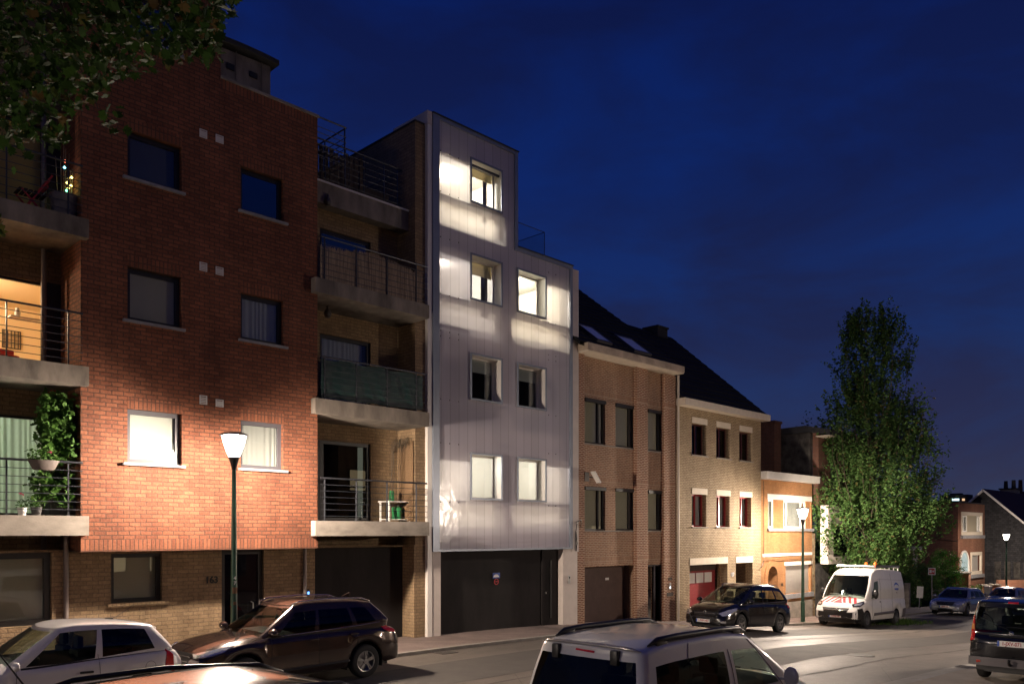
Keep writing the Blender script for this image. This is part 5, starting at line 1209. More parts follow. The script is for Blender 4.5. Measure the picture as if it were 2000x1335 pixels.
b_ = pt(1930, 1152, 60); o = MB().rbox(-.3, .3, -.2, .2, 0, .75, .04).build('letter_box', M['render_white']); o.location = (b_.x, b_.y, gz(b_.x)+.55); tag(o, 'pale letter box on the low wall behind the silver car', 'letter box')
# concrete fence panels in front of the bushes
cf = thing('concrete_fence', 'pale concrete fence with pierced panels left of the grey estate car', 'fence', (0, 0, 0)); a = pt(1822, 1170, 57); b = pt(1862, 1170, 57); cf.location = (a.x, a.y, gz(a.x))
L_ = (b-a).length; cf.rotation_euler = (0, 0, math.atan2(b.y-a.y, b.x-a.x)); f = MB(); n = 14
f.box(0, L_, 0, .06, 0, .12); f.box(0, L_, 0, .06, .95, 1.1)
for i in range(n): x = L_*(i+.5)/n; f.lathe([(.08, -.0), (.13, -.0), (.13, .06), (.08, .06)], (x, 0, .35), 10, 'y'); f.lathe([(.08, -.0), (.13, -.0), (.13, .06), (.08, .06)], (x, 0, .72), 10, 'y'); f.box(x-.02, x+.02, .01, .05, .12, .95)
f.build('fence_panel', M['concrete'], cf)
for i in range(3): MB().box(L_*i/2-.07, L_*i/2+.07, -.04, .1, 0, 1.2).build('fence_post', M['concrete'], cf)
# small signs
def signpost(px, pt_y, t, sw, shh, lab, facemat, tilt=0, name='street_sign', mark=None):
    a = pt(px, pt_y, t); z0 = gz(a.x)+.05; r = thing(name, lab, 'street sign', (a.x, a.y, z0)); h = a.z-z0; yaw = math.atan2(-a.x, a.y)
    r.rotation_euler = (0, tilt, yaw)
    p = MB(); p.tube([(0, 0, 0), (0, 0, h)], .03, 8); p.build('pole', M['steel'], r)
    f = MB(); f.rbox(-sw/2, sw/2, -.05, -.03, h-shh, h, .008); s = f.build('sign_plate', M[facemat], r)
    if mark == 'ban':
        f = MB(); f.box(-sw*.32, -sw*.02, -.056, -.05, h-shh*.72, h-shh*.28); f.box(sw*.06, sw*.3, -.056, -.05, h-shh*.62, h-shh*.38); f.build('emblem', M['ink_white'], s)
        g_ = MB(); ring(g_, -sw/2, sw/2, h-shh, h, -.058, -.051, .05); g_.build('border', M['ink_white'], s)
    return r
signpost(1820, 1108, 53, .42, .45, 'small square red and white sign on a thin pole in front of the bushes', 'ink_red', mark='ban')
signpost(1795, 1144, 50, .35, .7, 'small white notice on a leaning post behind the white van', 'plate_white', tilt=.05)
# pale concrete carport post with a beam
a = pt(1788, 1061, 58); z0 = gz(a.x)-.1; cpst = thing('canopy_post', 'tall pale post with a short cross beam at the edge of the poplar', 'post', (a.x, a.y, z0)); h = a.z-z0; cpst.rotation_euler = (0, 0, math.atan2(-a.x, a.y))
MB().box(-.17, .13, -.1, .1, 0, h-.4).build('post', M['lintel_cream'], cpst); MB().box(-.5, .42, -.12, .12, h-.45, h-.2).build('beam', M['white_paint'], cpst)
a = pt(1772, 1138, 50); o = MB().rbox(-.14, .14, -.14, .14, 0, 1.6, .02).build('bollard_post', M['concrete']); o.location = (a.x, a.y, gz(a.x)); tag(o, 'grey concrete post standing behind the rear of the white van', 'post')
# =============================================================== cars
def lerp(a, b, t): return a+(b-a)*t
def knots(K, x):
    if x <= K[0][0]: return K[0][1]
    for i in range(len(K)-1):
        if x <= K[i+1][0]:
            a, b = K[i], K[i+1]; h = b[0]-a[0]; t = (x-a[0])/h
            def sl(j):
                if j == 0 or j == len(K)-1: return 0 if len(K) < 3 else (K[1][1]-K[0][1])/(K[1][0]-K[0][0]) if j == 0 else (K[-1][1]-K[-2][1])/(K[-1][0]-K[-2][0])
                s0 = (K[j][1]-K[j-1][1])/(K[j][0]-K[j-1][0]); s1 = (K[j+1][1]-K[j][1])/(K[j+1][0]-K[j][0])
                return 0 if s0*s1 <= 0 else 2*s0*s1/(s0+s1)
            m0, m1 = sl(i)*h, sl(i+1)*h
            return (2*t**3-3*t*t+1)*a[1]+(t**3-2*t*t+t)*m0+(-2*t**3+3*t*t)*b[1]+(t**3-t*t)*m1
    return K[-1][1]
def paint(name, col, metal=.35, rough=.28, coat=1.0):
    principled(name, col, rough, metal=metal, coat=coat, noise=(1.5, .08)); return M[name]
paint('paint_white', (.56,.56,.57), .0, .32); paint('paint_pearl', (.66,.63,.63), .15, .3)
paint('paint_black', (.008,.008,.010), .3, .18); paint('paint_brown', (.042,.026,.022), .5, .2); paint('paint_night', (.008,.008,.010), .2, .2, .6)
paint('paint_silver', (.34,.36,.42), .5, .26); paint('paint_bronze', (.045,.03,.024), .5, .2); paint('paint_van', (.66,.64,.62), 0, .35)
paint('paint_grey', (.42,.40,.38), .5, .25)
principled('lamp_clear', (.75,.76,.78), .08, metal=.75); principled('lamp_dark', (.03,.03,.035), .1, coat=1)
principled('lamp_red', (.50,.015,.012), .15, coat=1); principled('lamp_orange', (.6,.22,.05), .2); principled('chrome', (.75,.75,.76), .12, metal=1)
principled('seat_fabric', (.022,.021,.022), .9); principled('trim_black', (.012,.012,.013), .4); principled('bumper_grey', (.11,.10,.105), .55)
principled('reflector_red', (.5,.05,.03), .3); principled('beacon_orange', (.75,.16,.03), .25)
class Car:
    def __init__(s, name, label, cat, sp, loc, facing, group=None):
        s.sp = sp; s.root = thing(name, label, cat, loc, 0 if facing > 0 else pi, group); s.glassm = M[sp.get('glass', 'car_glass')]
        s.body()
    def width(s, x):
        sp = s.sp; u = x/(sp['L']/2); uf = max(u, 0); ur = max(-u, 0)
        return sp['W']/2*(1-sp.get('tf', .11)*uf**5-sp.get('tf2', .12)*uf**22-sp.get('tr', .05)*ur**5-sp.get('tr2', .07)*ur**22)
    def body(s):
        sp = s.sp; L_ = sp['L']; H2 = L_/2; top = sp['top']; sh = sp['sh']; sill = sp.get('sill', .22); R = sp['R']; Ra = R+.065
        ax = sp['axles']
        xs = set()
        n = 46
        for i in range(n+1): xs.add(round(-H2+L_*i/n, 4))
        for a in ax:
            for i in range(-12, 13): xs.add(round(a+Ra*sin(i/12*pi/2), 4))
        for e in (.995, .985, .97, .95): xs.add(round(H2*e, 4)); xs.add(round(-H2*e, 4))
        xs = sorted(x for x in xs if -H2 <= x <= H2)
        out = [xs[0]]
        for x in xs[1:]:
            if x-out[-1] > .006: out.append(x)
        xs = out; s.xs = xs
        def zb(x):
            z = sill+.06*max(0, abs(x)/H2-.75)/.25
            for a in ax:
                d = abs(x-a)
                if d < Ra: z = max(z, R+sqrt(Ra*Ra-d*d))
            return z
        V = []; F = []; mi = []; rows = []
        cab = sp['cab']
        for x in xs:
            w = s.width(x); b = zb(x); zs_ = knots(sh, x); zt_ = knots(top, x); zs_ = min(zs_, zt_); h = zs_-b
            cz = sp.get('crease', .62)
            sec = [(w*.955, b), (w*.985, b+h*.12), (w*.998, b+h*.32), (w, b+h*.5), (w*.992, b+h*cz), (w*.985, b+h*(cz+.04)), (w*.978, b+h*.86), (w*.955, b+h*.96), (w*.93, zs_), (w*.86, zs_+(zt_-zs_)*.45), (w*.62, zs_+(zt_-zs_)*.82), (w*.3, zs_+(zt_-zs_)*.97), (0, zt_)]
            row = []
            for y, z in sec: row.append(len(V)); V.append((x, y, z))
            for y, z in reversed(sec[:-1]): row.append(len(V)); V.append((x, -y, z))
            rows.append(row)
        m = len(rows[0])
        x_c0, x_c1 = cab['rb']+.05, cab['wb']-.22
        for i in range(len(xs)-1):
            for j in range(m-1):
                xm_ = (xs[i]+xs[i+1])/2
                k = 1 if (x_c0 < xm_ < x_c1 and 8 <= j <= m-10) else 0
                F.append((rows[i][j], rows[i+1][j], rows[i+1][j+1], rows[i][j+1])); mi.append(k)
        # rounded-in end caps
        for (row, sgn) in ((rows[0], -1), (rows[-1], 1)):
            x0 = xs[0] if sgn < 0 else xs[-1]
            zc_ = (V[row[0]][2]+V[row[m//2]][2])/2; prev = row
            for (sc, dx) in ((.93, .018), (.6, .035), (.0, .04)):
                new = []
                for r_ in row: v = V[r_]; new.append(len(V)); V.append((x0+sgn*dx, v[1]*sc, zc_+(v[2]-zc_)*sc))
                for j in range(m-1): F.append((prev[j], prev[j+1], new[j+1], new[j])); mi.append(0)
                prev = new
            F.append((row[m-1], row[0], prev[0])); mi.append(0)
        # flared arch lips
        # cabin ring
        V2, F2, mi2, glassparts = s.cabin(cab)
        n0 = len(V); V += V2; F += [tuple(n0+i for i in f) for f in F2]; mi += [0]*len(F2)
        me = bpy.data.meshes.new('body'); me.from_pydata(V, [], F); me.update(); 
        me.polygons.foreach_set('material_index', mi)
        bm = bmesh.new(); bm.from_mesh(me); bmesh.ops.remove_doubles(bm, verts=bm.verts, dist=.0008); bmesh.ops.recalc_face_normals(bm, faces=bm.faces); bm.to_mesh(me); bm.free()
        s.bodyo = link('body', me, [M[sp['paint']], M['seat_fabric']], s.root, True, 38)
        s.bvh = BVHTree.FromPolygons([v.co.copy() for v in me.vertices], [tuple(p.vertices) for p in me.polygons])
        # glass
        for (nm_, quads, dark) in glassparts:
            gv = []; gf = []; idx = {}
            for q in quads:
                f = []
                for p in q:
                    k = (round(p[0], 4), round(p[1], 4), round(p[2], 4))
                    if k not in idx: idx[k] = len(gv); gv.append(k)
                    f.append(idx[k])
                if len(set(f)) >= 3: gf.append(tuple(dict.fromkeys(f)))
            me = bpy.data.meshes.new(nm_); me.from_pydata(gv, [], gf); me.update()
            bm = bmesh.new(); bm.from_mesh(me); bmesh.ops.recalc_face_normals(bm, faces=bm.faces); bm.to_mesh(me); bm.free()
            link(nm_, me, M['car_glass_dark'] if dark else s.glassm, s.root, True)
        # underbody, wells, seats
        u = MB(); u.box(-H2+.15, H2-.25, -sp['W']/2+.30, sp['W']/2-.30, .2, .5); u.box(-H2+.1, H2-.2, -sp['W']/2+.06, sp['W']/2-.06, R*2+.10, R*2+.13) if False else None
        for a in ax:
            for sy in (-1, 1): u.lathe([(Ra+.01, 0), (Ra+.01, .22), (0, .22)], (a, sy*(sp['W']/2-.05) if sy > 0 else -(sp['W']/2-.05), R), 20, 'y') if False else None
            u.box(a-Ra-.03, a+Ra+.03, -sp['W']/2+.10, sp['W']/2-.10, R*2+.085, R*2+.10)
            u.box(a-Ra-.03, a-Ra-.02, -sp['W']/2+.08, sp['W']/2-.08, .2, R*2+.1); u.box(a+Ra+.02, a+Ra+.03, -sp['W']/2+.08, sp['W']/2-.08, .2, R*2+.1)
        u.build('underbody', M['trim_black'], s.root)
        zbelt = cab['zb']; 
        for k, xseat in enumerate(cab.get('seats', [])):
            for sy in ((.36, -.36) if k == 0 else (.38, 0, -.38)):
                q = MB(); q.rbox(xseat-.07, xseat+.07, sy-.22, sy+.22, zbelt-.35, zbelt+.17, .05); q.rbox(xseat-.06, xseat+.04, sy-.12, sy+.12, zbelt+.18, zbelt+.38, .04); q.build('seat', M['seat_fabric'], s.root, smooth=True, sharp=50)
        if cab.get('seats'):
            xd_ = cab['wb']-.35; q = MB(); q.rbox(xd_-.12, xd_+.3, -sp['W']/2+.2, sp['W']/2-.2, zbelt-.2, zbelt+.02, .04); q.build('dashboard', M['trim_black'], s.root)
            q = MB(); th = [i/16*2*pi for i in range(17)]; q.tube([(xd_-.22+.06*sin(t_), .36+.18*cos(t_), zbelt+.02+.17*sin(t_)) for t_ in th], .015, 6, cap=False); q.build('steering_wheel', M['trim_black'], s.root, smooth=True)
        for a in ax:
            for sy in (-1, 1): s.wheel(a, sy)
    def cabin(s, c):
        sp = s.sp; R_ = c['rows'] if 'rows' in c else [0, .05, .16, .28, .4, .52, .64, .76, .87, .95, 1]
        gtop = c.get('gtop', .87); R_ = [-1]+list(R_); bow = c.get('bow', .16); rbow = c.get('rbow', .06)
        yb, yt = c['yb'], c['yt']; zb0, zt0 = c['zb'], c['zt']
        zbf = lambda x: knots(c['belt'], x) if 'belt' in c else zb0
        ztf = lambda x: knots(c['roof'], x) if 'roof' in c else zt0
        key = []  # (base, top, seg type, subdivisions)
        ycb, yct = yb-.10, yt-.08
        key.append(((c['wb']+bow, 0), (c['wt']+bow*.45, 0), None, 0))
        key.append(((c['wb'], ycb), (c['wt'], yct), 'windscreen', 7))
        key.append(((c['wb']-.16, yb), (c['wt']-.12, yt), 'body', 3))
        for (xb_, xt_, typ) in c['side']: key.append(((xb_, yb+c.get('yb2', 0)), (xt_, yt), typ, 5))
        key.append(((c['rb'], ycb), (c['rt'], yct), 'body', 3))
        key.append(((c['rb']-rbow, 0), (c['rt']-rbow, 0), 'rear_window', 6))
        cols = []; tags = []
        for i in range(1, len(key)):
            (b0, t0, _, _), (b1, t1, ty, ns) = key[i-1], key[i]
            for k in range(ns+(1 if i == len(key)-1 else 0)):
                u = k/ns
                if ty in ('windscreen',):  # curve bow as a parabola in y
                    yy = lerp(b0[1], b1[1], u); xb_ = b1[0]+(b0[0]-b1[0])*(1-(yy/b1[1])**2); yy2 = lerp(t0[1], t1[1], u); xt_ = t1[0]+(t0[0]-t1[0])*(1-(yy2/t1[1])**2)
                elif ty == 'rear_window':
                    yy = lerp(b0[1], b1[1], u); xb_ = b0[0]+(b1[0]-b0[0])*(1-(yy/b0[1])**2); yy2 = lerp(t0[1], t1[1], u); xt_ = t0[0]+(t1[0]-t0[0])*(1-(yy2/t0[1])**2)
                elif ty == 'body' and i in (2, len(key)-2):   # rounded corner
                    if i == 2: cxp = sin(u*pi/2); xb_ = lerp(b0[0], b1[0], 1-cos(u*pi/2)); yy = lerp(b0[1], b1[1], cxp); xt_ = lerp(t0[0], t1[0], 1-cos(u*pi/2)); yy2 = lerp(t0[1], t1[1], cxp)
                    else: xb_ = lerp(b0[0], b1[0], sin(u*pi/2)); yy = lerp(b0[1], b1[1], 1-cos(u*pi/2)); xt_ = lerp(t0[0], t1[0], sin(u*pi/2)); yy2 = lerp(t0[1], t1[1], 1-cos(u*pi/2))
                else: xb_ = lerp(b0[0], b1[0], u); yy = lerp(b0[1], b1[1], u); xt_ = lerp(t0[0], t1[0], u); yy2 = lerp(t0[1], t1[1], u)
                cols.append(((xb_, yy), (xt_, yy2))); tags.append((ty, i))
        grid = []
        for (b, t_) in cols:
            col = []
            zb_ = zbf(b[0]); zt_ = ztf(t_[0])
            for v0 in R_:
                v = max(v0, 0)
                bul = c.get('bulge', .03)*sin(pi*v)
                x = lerp(b[0], t_[0], v); y = lerp(b[1], t_[1], v); z = lerp(zb_, zt_, v)
                yr = y/max(yb, 1e-6)
                if v0 < 0: z -= .16; y *= .97; x -= .03 if b[0] > c['wb']-.1 else (-.03 if b[0] < c['rb']+.1 else 0)
                # bulge outwards: along y for sides, along x for ends
                y += bul*yr
                if b[0] > c['wb']-.1 and v > 0: x += bul*.9*(1-abs(yr)*.6)
                col.append((x, y, z))
            # roof edge rounding
            (x, y, z) = col[-1]
            grid.append(col)
        V = []; F = []; mi = []; gl = {}
        nR = len(R_)
        def add(p): V.append(p); return len(V)-1
        for sy in (1, -1):
            ids = [[add((p[0], p[1]*sy, p[2])) for p in col] for col in grid]
            for i in range(len(grid)-1):
                ty, ki = tags[i]
                for j in range(nR-1):
                    lo, hi = R_[j], R_[j+1]
                    g = False
                    if ty == 'windscreen': g = lo >= -.0001 and hi <= .96
                    elif ty == 'rear_window': g = (not c.get('norear')) and lo >= c.get('rlow', .05)-.001 and hi <= c.get('rtop', gtop)+.01
                    elif ty in ('glass', 'dark'): g = lo >= .049 and hi <= gtop+.001
                    if g:
                        nm_ = {'windscreen': ('windscreen', 0), 'rear_window': ('rear_window', 0)}.get(ty, ('side_window', ki*sy))
                        gl.setdefault(nm_, []).append(([(grid[i][j][0], grid[i][j][1]*sy, grid[i][j][2]), (grid[i+1][j][0], grid[i+1][j][1]*sy, grid[i+1][j][2]), (grid[i+1][j+1][0], grid[i+1][j+1][1]*sy, grid[i+1][j+1][2]), (grid[i][j+1][0], grid[i][j+1][1]*sy, grid[i][j+1][2])], ty == 'dark' or (ty == 'rear_window' and c.get('darkrear'))))
                    else: F.append((ids[i][j], ids[i+1][j], ids[i+1][j+1], ids[i][j+1]))
            # roof: rings towards the centre line
            crown = c.get('crown', .06); prev = [ids[i][-1] for i in range(len(grid))]
            for (sc, lift) in ((.975, .32), (.92, .55), (.8, .76), (.55, .92), (.28, .985), (0, 1.0)):
                new = []
                for i in range(len(grid)):
                    x, y, z = grid[i][-1]
                    xc_ = (c['wt']+c['rt'])/2; xs_ = xc_+(x-xc_)*(1-(1-sc)*.0)
                    endf = min(1, max(0, (abs(x-xc_)/(abs(c['wt']-c['rt'])/2+.1)))) 
                    new.append(add((xs_-(.0), y*sc*sy, z+crown*lift*(1-endf**6*.75))))
                for i in range(len(grid)-1): F.append((prev[i], prev[i+1], new[i+1], new[i]))
                prev = new
        parts = [(k[0], [q for q, d in v], v[0][1]) for k, v in gl.items()]
        return V, F, mi, parts
    def wheel(s, x, sy):
        sp = s.sp; R = sp['R']; w = .2; yc_ = sy*(sp['W']/2-w/2-.025)
        t = MB(); prof = [(R*.62, -.09), (R*.9, -.10), (R*.985, -.075), (R, -.03), (R, .03), (R*.985, .075), (R*.9, .10), (R*.62, .09)]
        t.lathe(prof, (x, yc_, R), 32, 'y'); o = t.build('wheel', M['tyre_rubber'], s.root, smooth=True, sharp=50)
        r = MB(); yo = yc_+sy*.085; rr = R*.63
        r.lathe([(rr, yo-sy*.15), (rr, yo+sy*.005), (rr*.92, yo), (rr*.9, yo-sy*.05), (rr*.9, yo-sy*.12), (0, yo-sy*.13)], (x, 0, R), 28, 'y')
        ns = sp.get('spokes', 5)
        for k in range(ns):
            for off in ((-.13, .13) if ns <= 6 else (0,)):
                a = 2*pi*k/ns+.3; c0 = Vector((x+.05*cos(a+off), yo-sy*.012, R+.05*sin(a+off))); c1 = Vector((x+rr*.93*cos(a+off), yo-sy*.004, R+rr*.93*sin(a+off)))
                r.bar(c0, c1, rr*.10 if ns <= 6 else rr*.12, .03)
        r.lathe([(rr*.24, yo-sy*.04), (rr*.24, yo+sy*.006), (0, yo+sy*.01)], (x, 0, R), 16, 'y')
        r.build('rim', M[sp.get('rim', 'rim_metal')], o, smooth=True, sharp=40)
        return o
    def hit(s, p, d):
        d = Vector(d).normalized(); h = s.bvh.ray_cast(Vector(p)+d*4, -d, 8)
        return (h[0], h[1]) if h[0] is not None else (None, None)
    def patch(s, name, outline, d, mat, off=.006, parent=None, dens=.05, rings=(1, .82, .6, .35)):
        """outline: list of 3d points near the surface, projected along -d onto the body"""
        pts = []
        for i in range(len(outline)):
            a = Vector(outline[i]); b = Vector(outline[(i+1) % len(outline)]); n = max(1, int((b-a).length/dens))
            for k in range(n): pts.append(a.lerp(b, k/n))
        c = sum(pts, Vector())/len(pts); V = []; F = []; prev = None; dn = Vector(d).normalized()
        last = None
        def pr(p, o_):
            nonlocal last
            h, n = s.hit(p, d)
            if h is None: return (last or Vector(p))
            if n.dot(dn) < 0: n = -n
            q = h+n*o_; last = q; return q
        ring0 = [pr(p, -.01) for p in pts]; V += [tuple(q) for q in ring0]; prev = list(range(len(pts)))
        for sc in rings:
            cur = []
            for p in pts: cur.append(len(V)); V.append(tuple(pr(c+(p-c)*sc, off)))
            for i in range(len(pts)): j = (i+1) % len(pts); F.append((prev[i], prev[j], cur[j], cur[i]))
            prev = cur
        V.append(tuple(pr(c, off))); ci = len(V)-1
        for i in range(len(pts)): j = (i+1) % len(pts); F.append((prev[i], prev[j], ci))
        me = bpy.data.meshes.new(name); me.from_pydata(V, [], F); me.update()
        bm = bmesh.new(); bm.from_mesh(me); bmesh.ops.recalc_face_normals(bm, faces=bm.faces); bm.to_mesh(me); bm.free()
        return link(name, me, M[mat] if isinstance(mat, str) else mat, parent or s.root, True, 40)
    def line(s, name, pts, d, mat='ink_black', w=.008, off=.002, parent=None, dens=.04, round_=False):
        P = []
        for i in range(len(pts)-1):
            a = Vector(pts[i]); b = Vector(pts[i+1]); n = max(1, int((b-a).length/dens))
            for k in range(n): P.append(a.lerp(b, k/n))
        P.append(Vector(pts[-1])); Q = []
        for p in P:
            h, n = s.hit(p, d)
            if h is None: continue
            if n.dot(Vector(d)) < 0: n = -n
            Q.append(h+n*off)
        if len(Q) < 2: return
        mb = MB(); mb.tube(Q, w/2, 5); return mb.build(name, M[mat], parent or s.root, smooth=True)
    def mirror(s, x, y, z, mat=None, sc=(.10,.11,.075)):
        for sy in (1, -1):
            bm = bmesh.new(); bmesh.ops.create_uvsphere(bm, u_segments=16, v_segments=10, radius=1)
            for v in bm.verts:
                v.co = Vector((x+v.co.x*sc[0]*(1 if v.co.x > 0 else .35), sy*y+v.co.y*sc[1], z+v.co.z*sc[2]))
            mb = MB(); mb.addbm(bm); bm.free(); mb.bar((x, sy*(y-.16), z-.04), (x, sy*y, z-.02), .05, .03)
            mb.build('wing_mirror', M[mat or s.sp['paint']], s.root, smooth=True, sharp=50)
    def both(s, f):
        for sy in (1, -1): f(sy)
    def seams(s, xs_, z0, z1):
        for sy in (1, -1):
            for x in xs_:
                if isinstance(x, (list, tuple)): s.line('door_seam', [(px, sy, pz) for px, pz in x], (0, sy, 0), w=.007)
                else: s.line('door_seam', [(x, sy, z0), (x, sy, z1)], (0, sy, 0), w=.007)
    def handle(s, x, z, mat=None, l=.17):
        for sy in (1, -1):
            h, n = s.hit((x, sy, z), (0, sy, 0))
            if h is None: continue
            MB().rbox(x-l/2, x+l/2, h.y-.012 if sy > 0 else h.y-.035, h.y+.035 if sy > 0 else h.y+.012, z-.016, z+.016, .01).build('door_handle', M[mat or s.sp['paint']], s.root, smooth=True, sharp=50)
    def plate(s, x, z, front, txt, w=.52, h=.11):
        f = 1 if front else -1; hh, n = s.hit((x, 0, z), (f, 0, 0)); X = (hh.x if hh else x)+f*.012
        po = MB().rbox(X-.006, X+.006, -w/2, w/2, z-h/2, z+h/2, .003).build('number_plate', M['plate_white'], s.root)
        MB().box(X+f*.0062, X+f*.0075, (-w/2 if f > 0 else w/2)+.0, (-w/2+.045 if f > 0 else w/2-.045), z-h/2+.004, z+h/2-.004).build('plate_band', M['sign_blue'], po) if True else None
        text(txt, h*.92, M['plate_red'], po, (X+f*.0065, .02*(-f)*-1, z), (pi/2, 0, pi/2*f), .001, sx=.82)
        return po
ROAD = -.0
def side_rows(sp): pass
# ---- 1. small white hatchback on the left
sp = dict(L=3.67, W=1.66, R=.29, axles=(-1.16, 1.15), paint='paint_pearl', spokes=5,
    top=[(-1.835,.88),(-1.75,.99),(-.9,.985),(.5,.98),(.75,.97),(1.2,.90),(1.6,.78),(1.76,.66),(1.835,.50)],
    sh=[(-1.835,.82),(-1.65,.97),(-.6,.925),(.4,.86),(.95,.84),(1.4,.76),(1.7,.62),(1.835,.46)],
    cab=dict(wb=.88, wt=.12, rb=-1.70, rt=-1.42, yb=.745, yt=.585, zb=.90, zt=1.40, belt=[(-1.7,1.02),(-1.35,1.0),(-.6,.93),(.2,.87),(.9,.86)], roof=[(-1.45,1.37),(-.8,1.44),(-.2,1.455),(.2,1.40)],
        side=[(.60,-.02,'body'),(-.42,-.50,'glass'),(-.54,-.56,'body'),(-1.38,-1.22,'dark'),(-1.55,-1.34,'body')], seats=(-.28,-1.0), gtop=.90, crown=.05, darkrear=True))
c1 = Car('parked_car', 'small white three door hatchback parked at the left under the red brick wall', 'car', sp, (0,0,0), -1)
def put(c, xfront, ynear, facing, tilt=True):
    """near side plane at ynear; facing -1 = front towards -X"""
    L_, W_ = c.sp['L'], c.sp['W']; x = xfront+L_/2*(1 if facing < 0 else -1); y = ynear+W_/2
    z0 = gz(x-L_*.35)-crossfall(x-L_*.35, y); z1 = gz(x+L_*.35)-crossfall(x+L_*.35, y); c.root.location = (x, y, (z0+z1)/2+.004)
    a = math.atan2(z1-z0, L_*.7)
    c.root.rotation_euler = (0, (-a if facing > 0 else a), 0 if facing > 0 else pi)
put(c1, 2.42, 14.0, -1)
c1.handle(-.28, .74, 'trim_black', .2); c1.mirror(.72, .88, .93, None, (.09,.12,.07)); c1.seams([[(-.50,.30),(-.47,1.0)], [(.72,.34),(.70,.84)]], 0, 0)
for sy in (1,-1):
    c1.patch('tail_light', [(-1.80,sy*.9,.60),(-1.62,sy*.9,.66),(-1.66,sy*.9,.86),(-1.72,sy*.9,1.0),(-1.80,sy*.9,.9)], (-.8,sy*.75,0), 'lamp_red', .012, dens=.03)
    c1.patch('headlight', [(1.5,sy*.8,.66),(1.72,sy*.55,.58),(1.78,sy*.5,.5),(1.6,sy*.75,.5),(1.35,sy*.8,.6)], (.7,sy*.7,.2), 'lamp_clear', .008, dens=.04)
    ci = [(-1.28+.085*cos(t/12*2*pi), sy*.8, .74+.085*sin(t/12*2*pi)) for t in range(13)]; c1.line('fuel_flap', ci, (0,sy,0), w=.006)
    c1.line('side_rail', [(-.9,sy*.8,.52),(.3,sy*.8,.50)], (0,sy,0), sp['paint'], .03, .002)
c1.line('spoiler', [(-1.47,-.5,1.36),(-1.49,0,1.38),(-1.47,.5,1.36)], (-.3,0,1), 'paint_pearl', .06, .0, dens=.06)
m_ = MB(); m_.tube([(-.9,0,1.49),(-1.0,0,1.515),(-1.28,0,1.70)], .007, 6, r1=.003); m_.rbox(-.95,-.82,-.02,.02,1.475,1.505,.006); m_.build('aerial', M['black_plastic'], c1.root)
# ---- 2. brown SUV
sp = dict(L=4.48, W=1.85, R=.345, axles=(-1.36, 1.31), paint='paint_brown', sill=.27, spokes=5, crease=.66,
    top=[(-2.24,.92),(-2.1,1.02),(-1.2,1.08),(.4,1.09),(.95,1.08),(1.5,1.02),(1.95,.90),(2.16,.78),(2.24,.60)],
    sh=[(-2.24,.82),(-2.05,.98),(-.8,1.0),(.4,.98),(1.2,.95),(1.75,.86),(2.1,.74),(2.24,.56)],
    cab=dict(wb=1.02, wt=.20, rb=-2.02, rt=-1.72, yb=.83, yt=.64, zb=1.02, zt=1.56, belt=[(-2.0,1.17),(-1.4,1.11),(-.4,1.04),(.6,1.0),(1.05,1.0)], roof=[(-1.75,1.50),(-1.0,1.57),(-.2,1.585),(.22,1.54)],
        side=[(.66,.03,'body'),(-.18,-.30,'dark'),(-.28,-.36,'body'),(-1.08,-.98,'dark'),(-1.20,-1.05,'body'),(-1.66,-1.38,'dark'),(-1.84,-1.6,'body')], seats=(-.1,-.95), gtop=.84, crown=.07, darkrear=True))
c2 = Car('parked_car', 'dark brown glossy SUV with silver roof rails parked behind the first street lamp', 'car', sp, (0,0,0), -1)
put(c2, 6.40, 14.15, -1)
c2.handle(-.12, .90, None, .2); c2.handle(-1.05, .94, None, .2); c2.mirror(.80, 1.0, 1.10, None, (.11,.13,.085)); c2.seams([[(-.24,.38),(-.22,1.04)], [(.80,.42),(.78,1.0)], [(-1.14,.75),(-1.12,1.08)]], 0, 0)
def front_set(c, xh, zh, gr_z0, gr_z1, gw, lampmat='lamp_clear', bars=4, emblem=True, badge=.07, hl=None):
    H2 = c.sp['L']/2
    for sy in (1,-1):
        if hl: c.patch('headlight', [(x, sy*y, z) for x, y, z in hl], (.75,sy*.55,.12), lampmat, .008, dens=.04)
    g = c.patch('grille', [(H2,-gw,gr_z1),(H2,gw,gr_z1),(H2,gw*.82,gr_z0),(H2,-gw*.82,gr_z0)], (1,0,0), 'trim_black', .006, dens=.05)
    for k in range(bars): z = gr_z0+(gr_z1-gr_z0)*(k+.7)/(bars+.4); ww = gw*(.86+.12*k/bars); c.line('grille_bar', [(H2,-ww,z),(H2,ww,z)], (1,0,0), 'chrome', .016, .01, parent=g)
    if emblem:
        h, n = c.hit((H2,0,(gr_z0+gr_z1)/2+.03), (1,0,0))
        if h: 
            e = MB(); e.lathe([(badge,h.x+.015),(badge,h.x+.03),(badge*.82,h.x+.032),(badge*.82,h.x+.015)], (0,0,h.z), 24, 'x'); e.bar((h.x+.022,-badge*.45,h.z-badge*.6),(h.x+.022,-badge*.2,h.z+badge*.6),.014,.014); e.bar((h.x+.022,badge*.45,h.z+badge*.6),(h.x+.022,badge*.2,h.z-badge*.6),.014,.014); e.bar((h.x+.022,-badge*.3,h.z),(h.x+.022,badge*.3,h.z),.014,.014); e.build('emblem', M['chrome'], g)
front_set(c2, 0, 0, .42, .80, .52, bars=4, hl=[(2.2,.56,.80),(2.05,.78,.86),(1.62,.90,.93),(1.75,.90,.83),(2.0,.84,.76),(2.18,.62,.72)])
